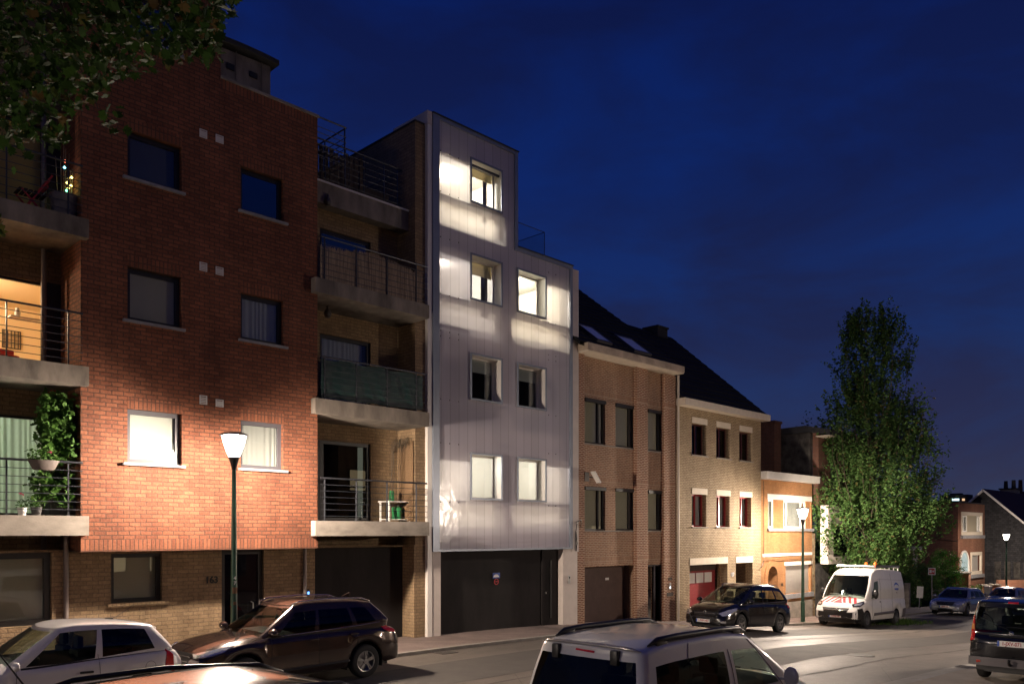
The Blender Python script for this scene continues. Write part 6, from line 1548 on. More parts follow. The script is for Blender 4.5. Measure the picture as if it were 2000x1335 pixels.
for sy in (1,-1):
    c2.patch('tail_light', [(-2.22,sy*.6,.98),(-2.2,sy*.9,1.04),(-1.9,sy*.9,1.03),(-1.86,sy*.9,.97),(-2.0,sy*.9,.90),(-2.22,sy*.62,.88)], (-.75,sy*.66,0), 'lamp_red', .01, dens=.04)
    r = MB(); r.tube([(.22,sy*.60,1.58),(.05,sy*.635,1.635),(-.7,sy*.65,1.66),(-1.4,sy*.64,1.63),(-1.62,sy*.62,1.56)], .017, 8); r.build('roof_rail', M['chrome'], c2.root, smooth=True)
    c2.line('sill_trim', [(-.95,sy,.40),(.9,sy,.36)], (0,sy,0), 'trim_black', .06, .0)
    c2.line('window_trim', [(-1.75,sy,1.13),(-1.2,sy,1.09),(.55,sy,1.01)], (0,sy,0), 'chrome', .014, .004)
m_ = MB(); m_.prism([(-1.35,1.64),(-1.52,1.63),(-1.54,1.71)], -.02, .02, 'y'); m_.build('aerial', M['paint_brown'], c2.root)
def wipers(c, x, z, w=.5, dx=.24, dz=.12):
    for y in (.45, -.12):
        P = []
        for (ax_, ay, az) in ((x+.06, y, z), (x-.02, y-.3, z+.08), (x-.10, y-.55, z+.16)):
            h, n = c.hit((ax_, ay, az), (.6,0,.8))
            if h: P.append(h+n*.02*(1 if n.x > 0 else -1)); 
        if len(P) > 1: m_ = MB(); m_.tube(P, .009, 5); m_.build('wiper', M['black_plastic'], c.root)
wipers(c2, 1.05, 1.06)
# ---- 3. dark bronze MPV roof in the bottom left foreground
sp = dict(L=4.4, W=1.8, R=.32, axles=(-1.35, 1.4), paint='paint_bronze', sill=.25,
    top=[(-2.2,.9),(-2.1,1.05),(0,1.12),(1.2,1.1),(1.7,1.0),(2.05,.85),(2.2,.6)], sh=[(-2.2,.85),(-2,1.0),(0,1.05),(1.2,1.0),(1.7,.9),(2.1,.75),(2.2,.55)],
    cab=dict(wb=1.3, wt=.35, rb=-2.08, rt=-1.80, yb=.83, yt=.66, zb=1.08, zt=1.72, roof=[(-1.85,1.66),(-1.1,1.72),(-.3,1.74),(.36,1.66)],
        side=[(.85,.2,'body'),(-.15,-.25,'glass'),(-.25,-.33,'body'),(-1.15,-1.1,'dark'),(-1.25,-1.2,'body'),(-1.8,-1.6,'dark'),(-1.95,-1.7,'body')], seats=(0,-.9), gtop=.86, crown=.085))
c3 = Car('parked_car', 'shiny bronze car roof with black rails at the bottom left edge', 'car', sp, (0,0,0), 1)
put(c3, 5.55, 5.15, 1)
c3.root.location.z += .02
for sy in (1,-1):
    r = MB(); r.tube([(.42,sy*.60,1.68),(.2,sy*.635,1.76),(-.6,sy*.655,1.81),(-1.3,sy*.645,1.79),(-1.72,sy*.62,1.69)], [.014,.022,.022,.022,.014], 8); r.build('roof_rail', M['trim_black'], c3.root, smooth=True)
m_ = MB(); m_.tube([(-1.68,.1,1.74),(-1.98,.12,2.2)], .008, 6, r1=.004); m_.tube([(-1.62,.1,1.72),(-1.70,.1,1.76)], .02, 6); m_.build('aerial', M['black_plastic'], c3.root)
# ---- 4. white MPV in the foreground (rear towards the camera's left)
sp = dict(L=4.38, W=1.81, R=.32, axles=(-1.33, 1.4), paint='paint_white', sill=.25, tr=.02, tr2=.05,
    top=[(-2.19,1.0),(-2.15,1.08),(0,1.10),(1.1,1.13),(1.5,1.08),(1.95,.92),(2.12,.78),(2.19,.6)], sh=[(-2.19,.95),(-2.12,1.04),(0,1.04),(1.2,1.02),(1.7,.92),(2.1,.72),(2.19,.55)],
    cab=dict(wb=1.32, wt=.30, rb=-2.15, rt=-1.98, yb=.86, yt=.73, zb=1.06, zt=1.74, rbow=.05, roof=[(-2.0,1.69),(-1.4,1.74),(-.5,1.755),(.3,1.70)],
        side=[(.85,.16,'body'),(-.18,-.25,'glass'),(-.36,-.41,'body'),(-1.14,-1.14,'dark'),(-1.19,-1.18,'dark'),(-1.88,-1.76,'dark'),(-2.03,-1.88,'body')], seats=(-.05,-.95), gtop=.86, rtop=.88, crown=.085, darkrear=True, bulge=.02, yb2=0))
c4 = Car('parked_car', 'white people carrier with black roof rails and dark rear glass, cut by the bottom edge', 'car', sp, (0,0,0), 1)
put(c4, 11.32, 5.0, 1)
c4.root.location.z -= .0
for sy in (1,-1):
    r = MB(); r.tube([(.30,sy*.66,1.76),(.10,sy*.67,1.815),(-.35,sy*.68,1.83),(-1.25,sy*.68,1.83),(-1.62,sy*.67,1.815),(-1.78,sy*.66,1.765)], [.010,.036,.036,.036,.036,.010], 8)
    r.rbox(-1.66,-1.46,sy*.67-.03,sy*.67+.03,1.72,1.815,.012); r.rbox(-.06,.12,sy*.67-.03,sy*.67+.03,1.70,1.815,.012); r.build('roof_rail', M['trim_black'], c4.root, smooth=True, sharp=50)
    c4.patch('tail_light', [(-2.19,sy*.70,.62),(-2.19,sy*.88,.62),(-2.05,sy*.92,.9),(-2.05,sy*.9,1.14),(-2.15,sy*.84,1.14),(-2.19,sy*.76,.9)], (-.85,sy*.5,0), 'lamp_red', .012, dens=.04)
    h, n = c4.hit((-2.2, sy*.42, 1.70), (-1,0,.3)); X = h.x if h else -2.05
    MB().rbox(X-.05, X+.03, sy*.42-.05, sy*.42+.05, 1.56, 1.72, .015).build('hinge_cover', M['trim_black'], c4.root, smooth=True, sharp=50)
r = MB(); P = []
for k in range(13):
    y = -.70+1.4*k/12; h, n = c4.hit((-2.0, y, 1.775), (-1,0,.9)); 
    if h: P.append(h+Vector((-.02,0,.008)))
r.tube(P, [.006]+[.022]*(len(P)-2)+[.006], 6); r.build('rear_spoiler', M['paint_grey'], c4.root, smooth=True)
c4.patch('brake_light', [(-2.0,-.13,1.655),(-2.0,.13,1.665),(-2.0,.13,1.69),(-2.0,-.13,1.68)], (-1,0,.2), 'lamp_red', .012, dens=.04)
c4.seams([[(-1.17,.4),(-1.17,1.12),(-1.16,1.6),(-1.10,1.74)], [(-.26,.4),(-.25,1.1),(-.31,1.6)], [(.95,.4),(.92,1.04),(.20,1.68)]], 0, 0)
c4.mirror(.86, 1.0, 1.16, None, (.09,.10,.13)); c4.handle(-.42, .98, None)
m_ = MB(); m_.tube([(.18,0,1.80),(.02,0,2.02)], .007, 6, r1=.004); m_.build('aerial', M['black_plastic'], c4.root)
wipers(c4, 1.4, 1.12)
# ---- 5. black people carrier beyond
sp = dict(L=4.5, W=1.80, R=.325, axles=(-1.35, 1.32), paint='paint_night', sill=.24, tf=.14, tf2=.14,
    top=[(-2.25,.88),(-2.1,1.0),(-1,1.04),(.8,1.06),(1.3,1.02),(1.75,.92),(2.1,.76),(2.25,.55)], sh=[(-2.25,.82),(-2,.96),(-.5,.98),(.8,.95),(1.4,.88),(1.9,.74),(2.25,.5)],
    cab=dict(wb=1.32, wt=.22, rb=-2.08, rt=-1.78, yb=.81, yt=.62, zb=1.0, zt=1.56, belt=[(-2.1,1.12),(-1,1.05),(.5,.98),(1.3,.97)], roof=[(-1.8,1.50),(-1.0,1.575),(-.2,1.59),(.25,1.53)], bow=.22,
        side=[(.98,.06,'glass'),(.86,-.02,'body'),(-.12,-.26,'glass'),(-.22,-.33,'body'),(-1.08,-1.0,'glass'),(-1.18,-1.08,'body'),(-1.76,-1.5,'glass'),(-1.92,-1.66,'body')], seats=(0,-.9), gtop=.86, crown=.08))
c5 = Car('parked_car', 'black people carrier parked in front of the red garage door', 'car', sp, (0,0,0), -1)
put(c5, 23.65, 13.75, -1)
front_set(c5, 0, 0, .58, .70, .46, bars=1, badge=.06, hl=[(2.2,.52,.66),(2.0,.74,.78),(1.62,.86,.86),(1.72,.88,.74),(1.98,.82,.62),(2.15,.62,.56)])
c5.plate(2.25, .40, True, '1-PHN-482', .5, .11); c5.mirror(.95, .98, 1.06); c5.handle(-.12, .88); c5.handle(-1.0, .9); c5.seams([[(-.18,.36),(-.17,1.0)], [(.82,.38),(.8,.96)], [(-1.12,.7),(-1.1,1.02)]], 0, 0)
for sy in (1,-1):
    c5.line('window_trim', [(-1.8,sy,1.09),(-1.0,sy,1.05),(1.0,sy,.975)], (0,sy,0), 'chrome', .014, .004)
    r = MB(); r.tube([(.2,sy*.585,1.57),(0,sy*.615,1.63),(-.7,sy*.635,1.66),(-1.4,sy*.625,1.63),(-1.65,sy*.6,1.56)], .015, 8); r.build('roof_rail', M['chrome'], c5.root, smooth=True)
    c5.patch('tail_light', [(-2.22,sy*.66,.98),(-2.0,sy*.9,1.02),(-1.98,sy*.9,.86),(-2.22,sy*.68,.80)], (-.75,sy*.66,0), 'lamp_red', .01, dens=.04)
    c5.patch('fog_light', [(2.2,sy*.60,.42),(2.12,sy*.74,.42),(2.12,sy*.74,.35),(2.2,sy*.60,.35)], (.85,sy*.5,0), 'lamp_clear', .008, dens=.05)
wipers(c5, 1.36, 1.03)
# ---- 6. white high roof van
sp = dict(L=5.3, W=2.05, R=.34, axles=(-1.55, 1.72), paint='paint_van', sill=.32, tf=.10, tf2=.10, tr=.0, tr2=.03, spokes=8, crease=.6,
    top=[(-2.65,1.15),(-2.6,1.25),(0,1.28),(1.35,1.38),(1.75,1.33),(2.2,1.14),(2.5,.98),(2.65,.74)], sh=[(-2.65,1.12),(-2.55,1.2),(0,1.2),(1.2,1.22),(1.8,1.12),(2.3,.95),(2.65,.68)],
    cab=dict(wb=1.82, wt=.98, rb=-2.60, rt=-2.50, yb=.985, yt=.83, zb=1.22, zt=2.36, rbow=.02, norear=True, belt=[(-2.6,1.2),(1.0,1.2),(1.4,1.16),(1.85,1.22)], roof=[(-2.5,2.36),(-1,2.42),(.3,2.42),(.98,2.25)], bow=.26,
        side=[(1.36,.70,'body'),(.62,.45,'glass'),(-.6,-.6,'body'),(-1.6,-1.6,'body'),(-2.5,-2.42,'body')], seats=(.45,), gtop=.64, crown=.10, bulge=.05,
        rows=[0,.05,.14,.24,.34,.44,.54,.64,.75,.86,.94,1]))
def van_windscreen_fix(): pass
c6 = Car('parked_van', 'white high roof van with red bonnet chevrons and a roof rack beside the tree', 'van', sp, (0,0,0), -1)
put(c6, 34.4, 13.9, -1)
# black lower front bumper, chevrons, headlights, grille
B = [(2.6,-.99,.36),(2.6,.99,.36),(2.6,.99,.70),(2.62,.5,.64),(2.62,-.5,.64),(2.6,-.99,.70)]
c6.patch('bumper', [(2.6,-.86,.36),(2.6,.86,.36),(2.6,.86,.66),(2.6,.0,.62),(2.6,-.86,.66)], (1,0,0), 'trim_black', .012, dens=.08)
for sy in (1,-1): c6.patch('bumper_corner', [(2.5,sy*.85,.34),(2.5,sy*.85,.80),(2.25,sy*1.0,.84),(2.12,sy*1.02,.62),(2.14,sy*1.02,.36)], (.45,sy*.9,0), 'trim_black', .012, dens=.06)
front_set(c6, 0, 0, .62, .82, .58, bars=1, badge=.06, hl=[(2.45,.62,.98),(2.3,.80,1.06),(1.98,.96,1.14),(2.02,.98,1.02),(2.3,.90,.90),(2.5,.66,.86)], lampmat='lamp_dark')
for sy in (1,-1): c6.patch('headlight_lens', [(2.40,.70*sy,.98),(2.22,.86*sy,1.03),(2.06,.95*sy,1.08),(2.25,.90*sy,.95),(2.45,.72*sy,.92)], (.75,sy*.55,.12), 'lamp_clear', .016, dens=.05)
for k in range(-3, 4):
    y = k*.23; sg_ = 1 if k > 0 else -1 if k < 0 else 0
    if k == 0: c6.patch('chevron', [(2.44,-.20,1.0),(2.44,.20,1.0),(2.05,0,1.2)], (.3,0,1), 'ink_red', .004, dens=.06)
    else: c6.patch('chevron', [(2.40,y+.12*sg_,1.0),(2.40,y,1.0),(1.90,y-.22*sg_,1.2),(1.90,y-.10*sg_,1.2)], (.3,0,1), 'ink_red', .004, dens=.06)
c6.plate(2.65, .47, True, '1-VNE-200', .52, .11)
c6.mirror(1.30, 1.16, 1.42, 'trim_black', (.10,.11,.20)); c6.handle(.42, 1.08, 'trim_black', .1)
for sy in (1,-1):
    c6.line('side_trim', [(-1.1,sy,.60),(1.1,sy,.56)], (0,sy,0), 'bumper_grey', .14, .0, dens=.1)
    c6.line('body_crease', [(-2.5,sy,1.18),(.4,sy,1.18)], (0,sy,0), 'paint_van', .03, .0, dens=.1)
    c6.patch('rear_corner', [(-2.58,sy,.34),(-2.2,sy,.34),(-2.2,sy,.72),(-2.58,sy,.75)], (0,sy,0), 'bumper_grey', .012, dens=.08)
    c6.line('roof_seam', [(-2.5,sy,2.0),(.55,sy,2.05)], (0,sy,0), 'bumper_grey', .008, .0, dens=.15)
c6.seams([[(.30,.5),(.32,2.1)], [(-1.0,.5),(-1.0,2.3)], [(1.28,.5),(1.25,1.18)]], 0, 0)
# blue arc and lettering of the side logo
arc = [(-1.55+.28*cos(a/14*pi), -1, 1.72+.13*sin(a/14*pi)) for a in range(15)]
c6.line('logo_arc', arc, (0,-1,0), 'sign_blue', .05, .0, dens=.03) if False else None
lg = MB()
for sy in (1, -1):
    pts_o = []; pts_i = []
    for a in range(15):
        t_ = pi*a/14
        for R_x, R_z, L2 in ((.30, .20, pts_o), (.28, .12, pts_i)):
            p = (-1.55+R_x*cos(t_), sy, 1.70+R_z*sin(t_)); h, n = c6.hit(p, (0,sy,0)); L2.append(Vector((p[0], (h.y if h else sy*1.0)+sy*.004, p[2])))
    for a in range(14): lg.quad(pts_o[a], pts_o[a+1], pts_i[a+1], pts_i[a])
lg.build('logo_arc', M['sign_blue'], c6.root)
h, n = c6.hit((-1.55, 1, 1.62), (0,1,0)); yl_ = h.y if h else 1.0
text('eurogec', .15, M['sign_blue'], c6.root, (-1.55, yl_+.004, 1.62), (pi/2+.0, 0, pi), .002); text('electro', .06, M['pipe_grey'], c6.root, (-1.55, yl_+.01, 1.45), (pi/2, 0, pi), .002)
# roof rack with beacons
r = MB()
for sy in (1,-1): r.bar((.55, sy*.78, 2.60), (-2.35, sy*.78, 2.62), .06, .10)
for k in range(6): x = .4-.52*k; r.bar((x, -.78, 2.58), (x, .78, 2.58), .04, .04); r.bar((x, -.78, 2.42), (x, -.78, 2.58), .03, .03); r.bar((x, .78, 2.42), (x, .78, 2.58), .03, .03)
r.bar((.66, -.8, 2.52), (.55, -.78, 2.64), .05, .05); r.tube([(.7,-.8,2.60),(.7,.8,2.60)], .03, 8)
rk = r.build('roof_rack', M['steel'], c6.root)
for (x, y) in ((.62, .86), (-2.42, -.74)): b = MB(); b.lathe([(.07,0),(.075,.03),(.06,.10),(0,.13)], (x, y, 2.66), 12); b.tube([(x,y,2.55),(x,y,2.66)], .02, 6); b.build('beacon', M['beacon_orange'], rk, smooth=True)
m_ = MB(); m_.tube([(.85,.0,2.45),(.78,0,2.62)], .008, 5); m_.build('aerial', M['black_plastic'], c6.root)
wipers(c6, 1.95, 1.35)
for (x, y, w_, d_, rz_) in ((1.62,.05,.3,.2,.2), (1.66,-.45,.42,.2,-.1)): o = MB().box(-d_/2, d_/2, -w_/2, w_/2, 0, .012).build('paper_sheet', M['plate_white']); o.parent = None; mw = Matrix.Translation(c6.root.location) @ c6.root.rotation_euler.to_matrix().to_4x4() @ Matrix.Translation((x-.05, y, 1.375)); o.matrix_world = mw; o.rotation_euler.z += rz_; tag(o, 'white papers lying on the van dashboard, %s' % ('in the middle' if y > 0 else 'towards the passenger window'), 'paper')
# ---- 7. grey-blue estate
sp = dict(L=4.69, W=1.81, R=.325, axles=(-1.4, 1.36), paint='paint_silver', sill=.22,
    top=[(-2.34,.85),(-2.2,.95),(-1,.98),(.7,.99),(1.1,.96),(1.7,.88),(2.15,.76),(2.34,.55)], sh=[(-2.34,.8),(-2.1,.9),(0,.92),(1.0,.9),(1.7,.82),(2.1,.7),(2.34,.5)],
    cab=dict(wb=1.08, wt=.25, rb=-2.2, rt=-1.85, yb=.81, yt=.60, zb=.94, zt=1.42, roof=[(-1.9,1.36),(-1,1.43),(-.2,1.44),(.3,1.39)],
        side=[(.75,.1,'body'),(-.1,-.2,'dark'),(-.2,-.27,'body'),(-1.05,-1.0,'dark'),(-1.15,-1.08,'body'),(-1.85,-1.6,'dark'),(-2.0,-1.72,'body')], seats=(0,-.9), gtop=.86, crown=.06))
c7 = Car('parked_car', 'grey blue estate car parked in front of the bushes and the concrete fence', 'car', sp, (0,0,0), -1)
put(c7, 47.9, 13.9, -1)
HL = [(2.28,.50,.66),(2.1,.74,.74),(1.8,.84,.80),(1.86,.86,.70),(2.1,.80,.60),(2.25,.6,.56)]
front_set(c7, 0, 0, .55, .72, .46, bars=1, badge=.05, hl=HL); c7.mirror(.85, .98, 1.0); c7.plate(2.34, .47, True, '1-KCR-316', .5, .11)
c7.patch('air_intake', [(2.3,-.6,.36),(2.3,.6,.36),(2.3,.55,.26),(2.3,-.55,.26)], (1,0,0), 'trim_black', .006, dens=.08)
for sy in (1,-1):
    r = MB(); r.tube([(.15,sy*.57,1.43),(-.1,sy*.6,1.475),(-1.4,sy*.6,1.475),(-1.65,sy*.575,1.41)], .014, 6); r.build('roof_rail', M['chrome'], c7.root)
# ---- 8. silver car further on
sp8 = dict(sp); sp8['paint'] = 'paint_grey'
c8 = Car('parked_car', 'pale grey car parked farthest away, near the third street lamp', 'car', sp8, (0,0,0), -1)
put(c8, 57.5, 13.9, -1)
front_set(c8, 0, 0, .55, .72, .46, bars=2, badge=.05, hl=HL); c8.mirror(.85, .98, 1.0)
# ---- 9. black van-based car at the right edge
sp = dict(L=4.32, W=1.72, R=.31, axles=(-1.32, 1.38), paint='paint_black', sill=.30, tr=.015, tr2=.05,
    top=[(-2.16,.98),(-2.12,1.04),(0,1.08),(1.2,1.08),(1.6,1.0),(2.0,.85),(2.16,.6)], sh=[(-2.16,.94),(-2.1,1.0),(0,1.02),(1.2,1.0),(1.6,.9),(2.1,.7),(2.16,.55)],
    cab=dict(wb=1.3, wt=.35, rb=-2.12, rt=-2.0, yb=.82, yt=.72, zb=1.02, zt=1.74, rbow=.05, roof=[(-2.02,1.70),(-1.4,1.745),(-.5,1.755),(.35,1.69)],
        side=[(.85,.2,'body'),(-.18,-.25,'dark'),(-.3,-.35,'body'),(-1.1,-1.1,'dark'),(-1.2,-1.18,'body'),(-1.9,-1.82,'dark'),(-2.0,-1.88,'body')], seats=(0,-.9), gtop=.84, rtop=.87, rlow=.05, crown=.06, darkrear=False, bulge=.02))
c9 = Car('parked_car', 'black tall people carrier with Belgian plate 1-JXV-071 cut by the right edge', 'car', sp, (0,0,0), 1)
put(c9, 20.05+4.32, 4.02, 1)
for sy in (1,-1):
    c9.patch('tail_light', [(-2.16,sy*.70,.88),(-2.16,sy*.84,.84),(-2.06,sy*.88,.95),(-2.06,sy*.86,1.36),(-2.12,sy*.80,1.42),(-2.14,sy*.74,1.1)], (-.85,sy*.5,0), 'lamp_red', .012, dens=.04)
    c9.patch('indicator', [(-2.14,sy*.75,1.10),(-2.12,sy*.82,1.10),(-2.12,sy*.82,1.22),(-2.12,sy*.76,1.22)], (-.85,sy*.5,0), 'lamp_orange', .02, dens=.04)
    c9.patch('reflector', [(-2.16,sy*.58,.40),(-2.16,sy*.66,.40),(-2.16,sy*.66,.45),(-2.16,sy*.58,.45)], (-1,0,0), 'reflector_red', .05, dens=.03)
bb = MB(); P = [(-2.02,.86),(-2.14,.84),(-2.21,.70),(-2.235,.35),(-2.24,0),(-2.235,-.35),(-2.21,-.70),(-2.14,-.84),(-2.02,-.86)]
bb.prism([(a, b) for a, b in P]+[(-2.0,-.8),(-2.0,.8)], .34, .52, 'z'); bb.build('bumper', M['bumper_grey'], c9.root, smooth=True, sharp=40)
tb_ = MB(); tb_.tube([(-2.2,0,.40),(-2.32,0,.40),(-2.34,0,.46)], .03, 8); tb_.lathe([(.0,.46),(.035,.48),(.035,.5),(0,.53)], (-2.34,0,0), 12); tb_.build('tow_bar', M['trim_black'], c9.root)
c9.plate(-2.16, .84, False, '1-JXV-071', .52, .12)
c9.line('plate_light_bar', [(-2.16,-.42,1.0),(-2.16,.42,1.0)], (-1,0,0), 'trim_black', .05, .008); c9.line('tailgate_seam', [(-2.16,.72,.55),(-2.16,-.72,.55)], (-1,0,0), 'ink_black', .008); c9.line('tailgate_crease', [(-2.16,.68,.82),(-2.16,-.68,.82)], (-1,0,0), 'paint_black', .03, .0)
e = MB(); h, n = c9.hit((-2.16, 0, 1.04), (-1,0,0)); X = h.x; e.lathe([(.048,X-.005),(.048,X-.02),(.038,X-.022),(.038,X-.005)], (0,0,1.065), 20, 'x'); e.bar((X-.015,-.045,1.06),(X-.015,.045,1.07),.012,.014); e.build('emblem', M['chrome'], c9.root)
c9.patch('brake_light', [(-2.05,-.1,1.70),(-2.05,.1,1.70),(-2.05,.1,1.735),(-2.05,-.1,1.735)], (-1,0,.3), 'lamp_red', .015, dens=.04)
P = []
for (y, z) in ((.0,1.10),(.12,1.17),(.35,1.24)):
    h, n = c9.hit((-2.1, y, z), (-1,0,0)); 
    P.append(Vector(((h.x if h else -2.12)-.03, y, z)))
m_ = MB(); m_.tube([P[0], P[1]+Vector((-.01,0,0)), P[2]], .010, 6); m_.tube([(P[0].x, -.6, 1.19), (P[0].x, .1, 1.20)], .010, 6); m_.build('rear_wiper', M['black_plastic'], c9.root)
h, n = c9.hit((-2.16, .60, .93), (-1,0,0))
text('COMBO', .045, M['chrome'], c9.root, (h.x-.006, .55, .86), (pi/2, 0, -pi/2), .002) if False else None
c9.mirror(.88, .96, 1.12)
o = MB(); ex = MB(); ex.tube([(-2.05,-.55,.26),(-2.25,-.55,.25)], .03, 10); ex.build('exhaust_pipe', M['chrome'], c9.root)
# =============================================================== vegetation
from mathutils import noise as mnoise
LEAF_D = [(-.5,0),(-.18,.30),(.2,.24),(.55,0),(.2,-.24),(-.18,-.30)]
LEAF_M = [(-.45,0),(-.42,.30),(-.12,.26),(-.08,.52),(.12,.28),(.34,.34),(.30,.14),(.60,0),(.30,-.14),(.34,-.34),(.12,-.28),(-.08,-.52),(-.12,-.26),(-.42,-.30)]
LEAF_Q = [(-.5,0),(0,.33),(.5,0),(0,-.33)]
class Leaves:
    def __init__(s, seed): s.v = []; s.f = []; s.r = random.Random(seed)
    def leaf(s, p, size, shape=LEAF_Q, droop=0, up=None):
        r = s.r; th = r.random()*2*pi; tilt = (r.random()-.5)*1.9+droop; roll = (r.random()-.5)*2.2
        d = Vector((cos(th)*cos(tilt), sin(th)*cos(tilt), -sin(tilt))); 
        a = d.cross(Vector((0,0,1))); a = a.normalized() if a.length > .01 else Vector((1,0,0)); b = d.cross(a); a = a*cos(roll)+b*sin(roll); nrm = d.cross(a)
        n = len(s.v); sz = size*(.7+.6*r.random())
        for x, y in shape: q = p+d*x*sz+a*y*sz+nrm*(-abs(y)*.35*sz); s.v.append((q.x, q.y, q.z))
        s.f.append(tuple(range(n, n+len(shape))))
    def build(s, name, mat, parent=None):
        me = bpy.data.meshes.new(name); me.from_pydata(s.v, [], s.f); me.update(); return link(name, me, M[mat], parent)
def prof(P, z):
    for i in range(len(P)-1):
        if P[i][0] <= z <= P[i+1][0]: t = (z-P[i][0])/(P[i+1][0]-P[i][0]); return P[i][1]+(P[i+1][1]-P[i][1])*t
    return 0
# ---- tall poplar-like tree beside the van
TX, TY = 42.3, 16.5; tz = gz(TX)+PAV; scl = 1614/41.6
def th_(py): return CZ+(HY-py)/scl-tz
tree = thing('poplar_tree', 'tall dark column shaped tree beside the white van, lit green near the street lamp', 'tree', (TX, TY, tz))
PR = sorted([(th_(y), r) for y, r in ((1132,1.6),(1105,2.5),(1060,3.0),(1010,3.4),(950,3.4),(900,3.0),(860,2.6),(820,2.25),(780,2.0),(730,1.85),(690,1.75),(655,1.5),(625,1.15),(608,.6),(600,.1))])
Htop = PR[-1][0]; lv = Leaves(21); br_ = MB(); rn = random.Random(9)
br_.tube([(0,0,-.1),(.05,0,1.5),(-.05,.05,3.5),(.08,0,6.5),(0,.05,10)], [.32,.27,.22,.15,.06], 10)
for k in range(60):     # ascending limbs
    z0 = .9+rn.random()**1.2*8.2; th = rn.random()*2*pi; R_ = prof(PR, min(z0+2.2, Htop-.5))
    p = Vector((0,0,z0)); q = [p.copy()]; rad = R_*(.45+.6*rn.random()); hh = 1.6+rn.random()*2.0
    for j in range(1, 7):
        u = j/6; q.append(Vector((rad*sin(u*pi/2)**.9*cos(th)+rn.gauss(0,.06), rad*sin(u*pi/2)**.9*sin(th)+rn.gauss(0,.06), min(z0+hh*u*(.5+.5*u)*1.6, Htop-.3))))
    br_.tube(q, .03, 5, cap=False, r1=.006)
    for j in range(2, 7):
        c = q[j]
        for m in range(26):
            o = Vector((rn.gauss(0,.20), rn.gauss(0,.20), rn.gauss(.12,.28))); lv.leaf(c+o, .165, LEAF_Q)
# sprigs filling the outline: clumps with gaps between
ncl = 0
while ncl < 2100:
    z = .35+rn.random()*(Htop-.45); R_ = prof(PR, z); 
    if rn.random() > (R_/3.35)**1.1+.12: continue
    th = rn.random()*2*pi; rad = R_*(rn.random()**.42)
    if mnoise.noise(Vector((rad*cos(th)*.75, rad*sin(th)*.75, z*.5+7))) < -.10: continue
    lump = .82+.18*sin(th*3+z*1.3)+.10*sin(th*7-z*2.1)+(.16*rn.random())
    c = Vector((rad*lump*cos(th), rad*lump*sin(th), z)); ncl += 1
    L_ = .6+.6*rn.random(); out_ = Vector((cos(th)*.35, sin(th)*.35, 1)).normalized()
    for m in range(24):
        u = rn.random(); p = c+out_*L_*(u-.3)+Vector((rn.gauss(0,.085), rn.gauss(0,.085), rn.gauss(0,.06)))*(1.35-u*.9); lv.leaf(p, .15, LEAF_Q)
# twigs poking out at the outline
for k in range(26):
    z = 1.5+rn.random()*(Htop-2.0); th = rn.random()*2*pi; R_ = prof(PR, z); p = Vector((R_*.85*cos(th), R_*.85*sin(th), z)); d = Vector((cos(th)*.8, sin(th)*.8, .9)).normalized(); q = p+d*(.55+.5*rn.random())
    br_.tube([p, q], .012, 4, cap=False, r1=.004)
    for m in range(26): u = rn.random()**.6; lv.leaf(p.lerp(q, u)+Vector((rn.gauss(0,.07), rn.gauss(0,.07), rn.gauss(0,.07))), .11, LEAF_Q)
for (dx, dz) in ((-.62, 0), (.55, -.05)):      # the two leading tips
    for m in range(420):
        u = rn.random(); c = Vector((RX*dx*1.0, RY*dx*1.0, Htop-1.5+1.5*u+dz)); lv.leaf(c+Vector((rn.gauss(0,.26*(1.15-u)), rn.gauss(0,.26*(1.15-u)), 0)), .12, LEAF_Q)
def lean(v): 
    k = -.95*max(0, 1-max(v[2], 0)/4.8); return (v[0]+RX*k, v[1]+RY*k, v[2])
lv.v = [lean(v) for v in lv.v]
lv.build('crown', 'leaf_poplar', tree); br_.build('trunk', M['bark'], tree, smooth=True, fix=False)
# ---- street tree overhanging the top left corner
mt = thing('maple_tree', 'leafy street tree whose dark branches hang into the top left corner', 'tree', (-3.2, 7.2, gz(-3)+PAV))
base = Vector(mt.location)
def inpoly(x, y, P):
    c = False; j = len(P)-1
    for i in range(len(P)):
        if (P[i][1] > y) != (P[j][1] > y) and x < (P[j][0]-P[i][0])*(y-P[i][1])/(P[j][1]-P[i][1]+1e-9)+P[i][0]: c = not c
        j = i
    return c
MASK = [(-500,-420),(300,-420),(430,-200),(470,-20),(462,30),(440,60),(432,130),(385,120),(330,130),(290,150),(215,165),(200,205),(255,235),(246,262),(215,262),(185,220),(140,215),(128,285),(95,300),(60,270),(30,300),(0,290),(-160,330),(-500,330)]
lv = Leaves(33); rn = random.Random(12); cnt = 0; tw_ = MB()
limbs = [((-3.2,7.2,0),(-2.9,7.3,3.2),(-1.6,7.5,6.0),(.3,7.7,7.6),(1.7,7.6,8.1)), ((-2.9,7.3,3.2),(-2.0,6.6,5.6),(-.4,6.0,7.6),(1.0,6.0,8.6)), ((-1.6,7.5,6.0),(-.6,8.3,7.5),(.8,8.6,8.4),(2.2,8.6,8.6))]
for i, lb in enumerate(limbs): tw_.tube([Vector(p)+Vector((0,0,.1)) if k == 0 and i == 0 else Vector(p) for k, p in enumerate(lb)], .2 if i == 0 else .1, 9, r1=.02, cap=False)
clumps = []
while len(clumps) < 900:
    px = -420+rn.random()*900; py = -400+rn.random()*720
    if not inpoly(px, py, MASK): continue
    t_ = 6.6+rn.random()*2.6; clumps.append(farpt(px, py, t_))
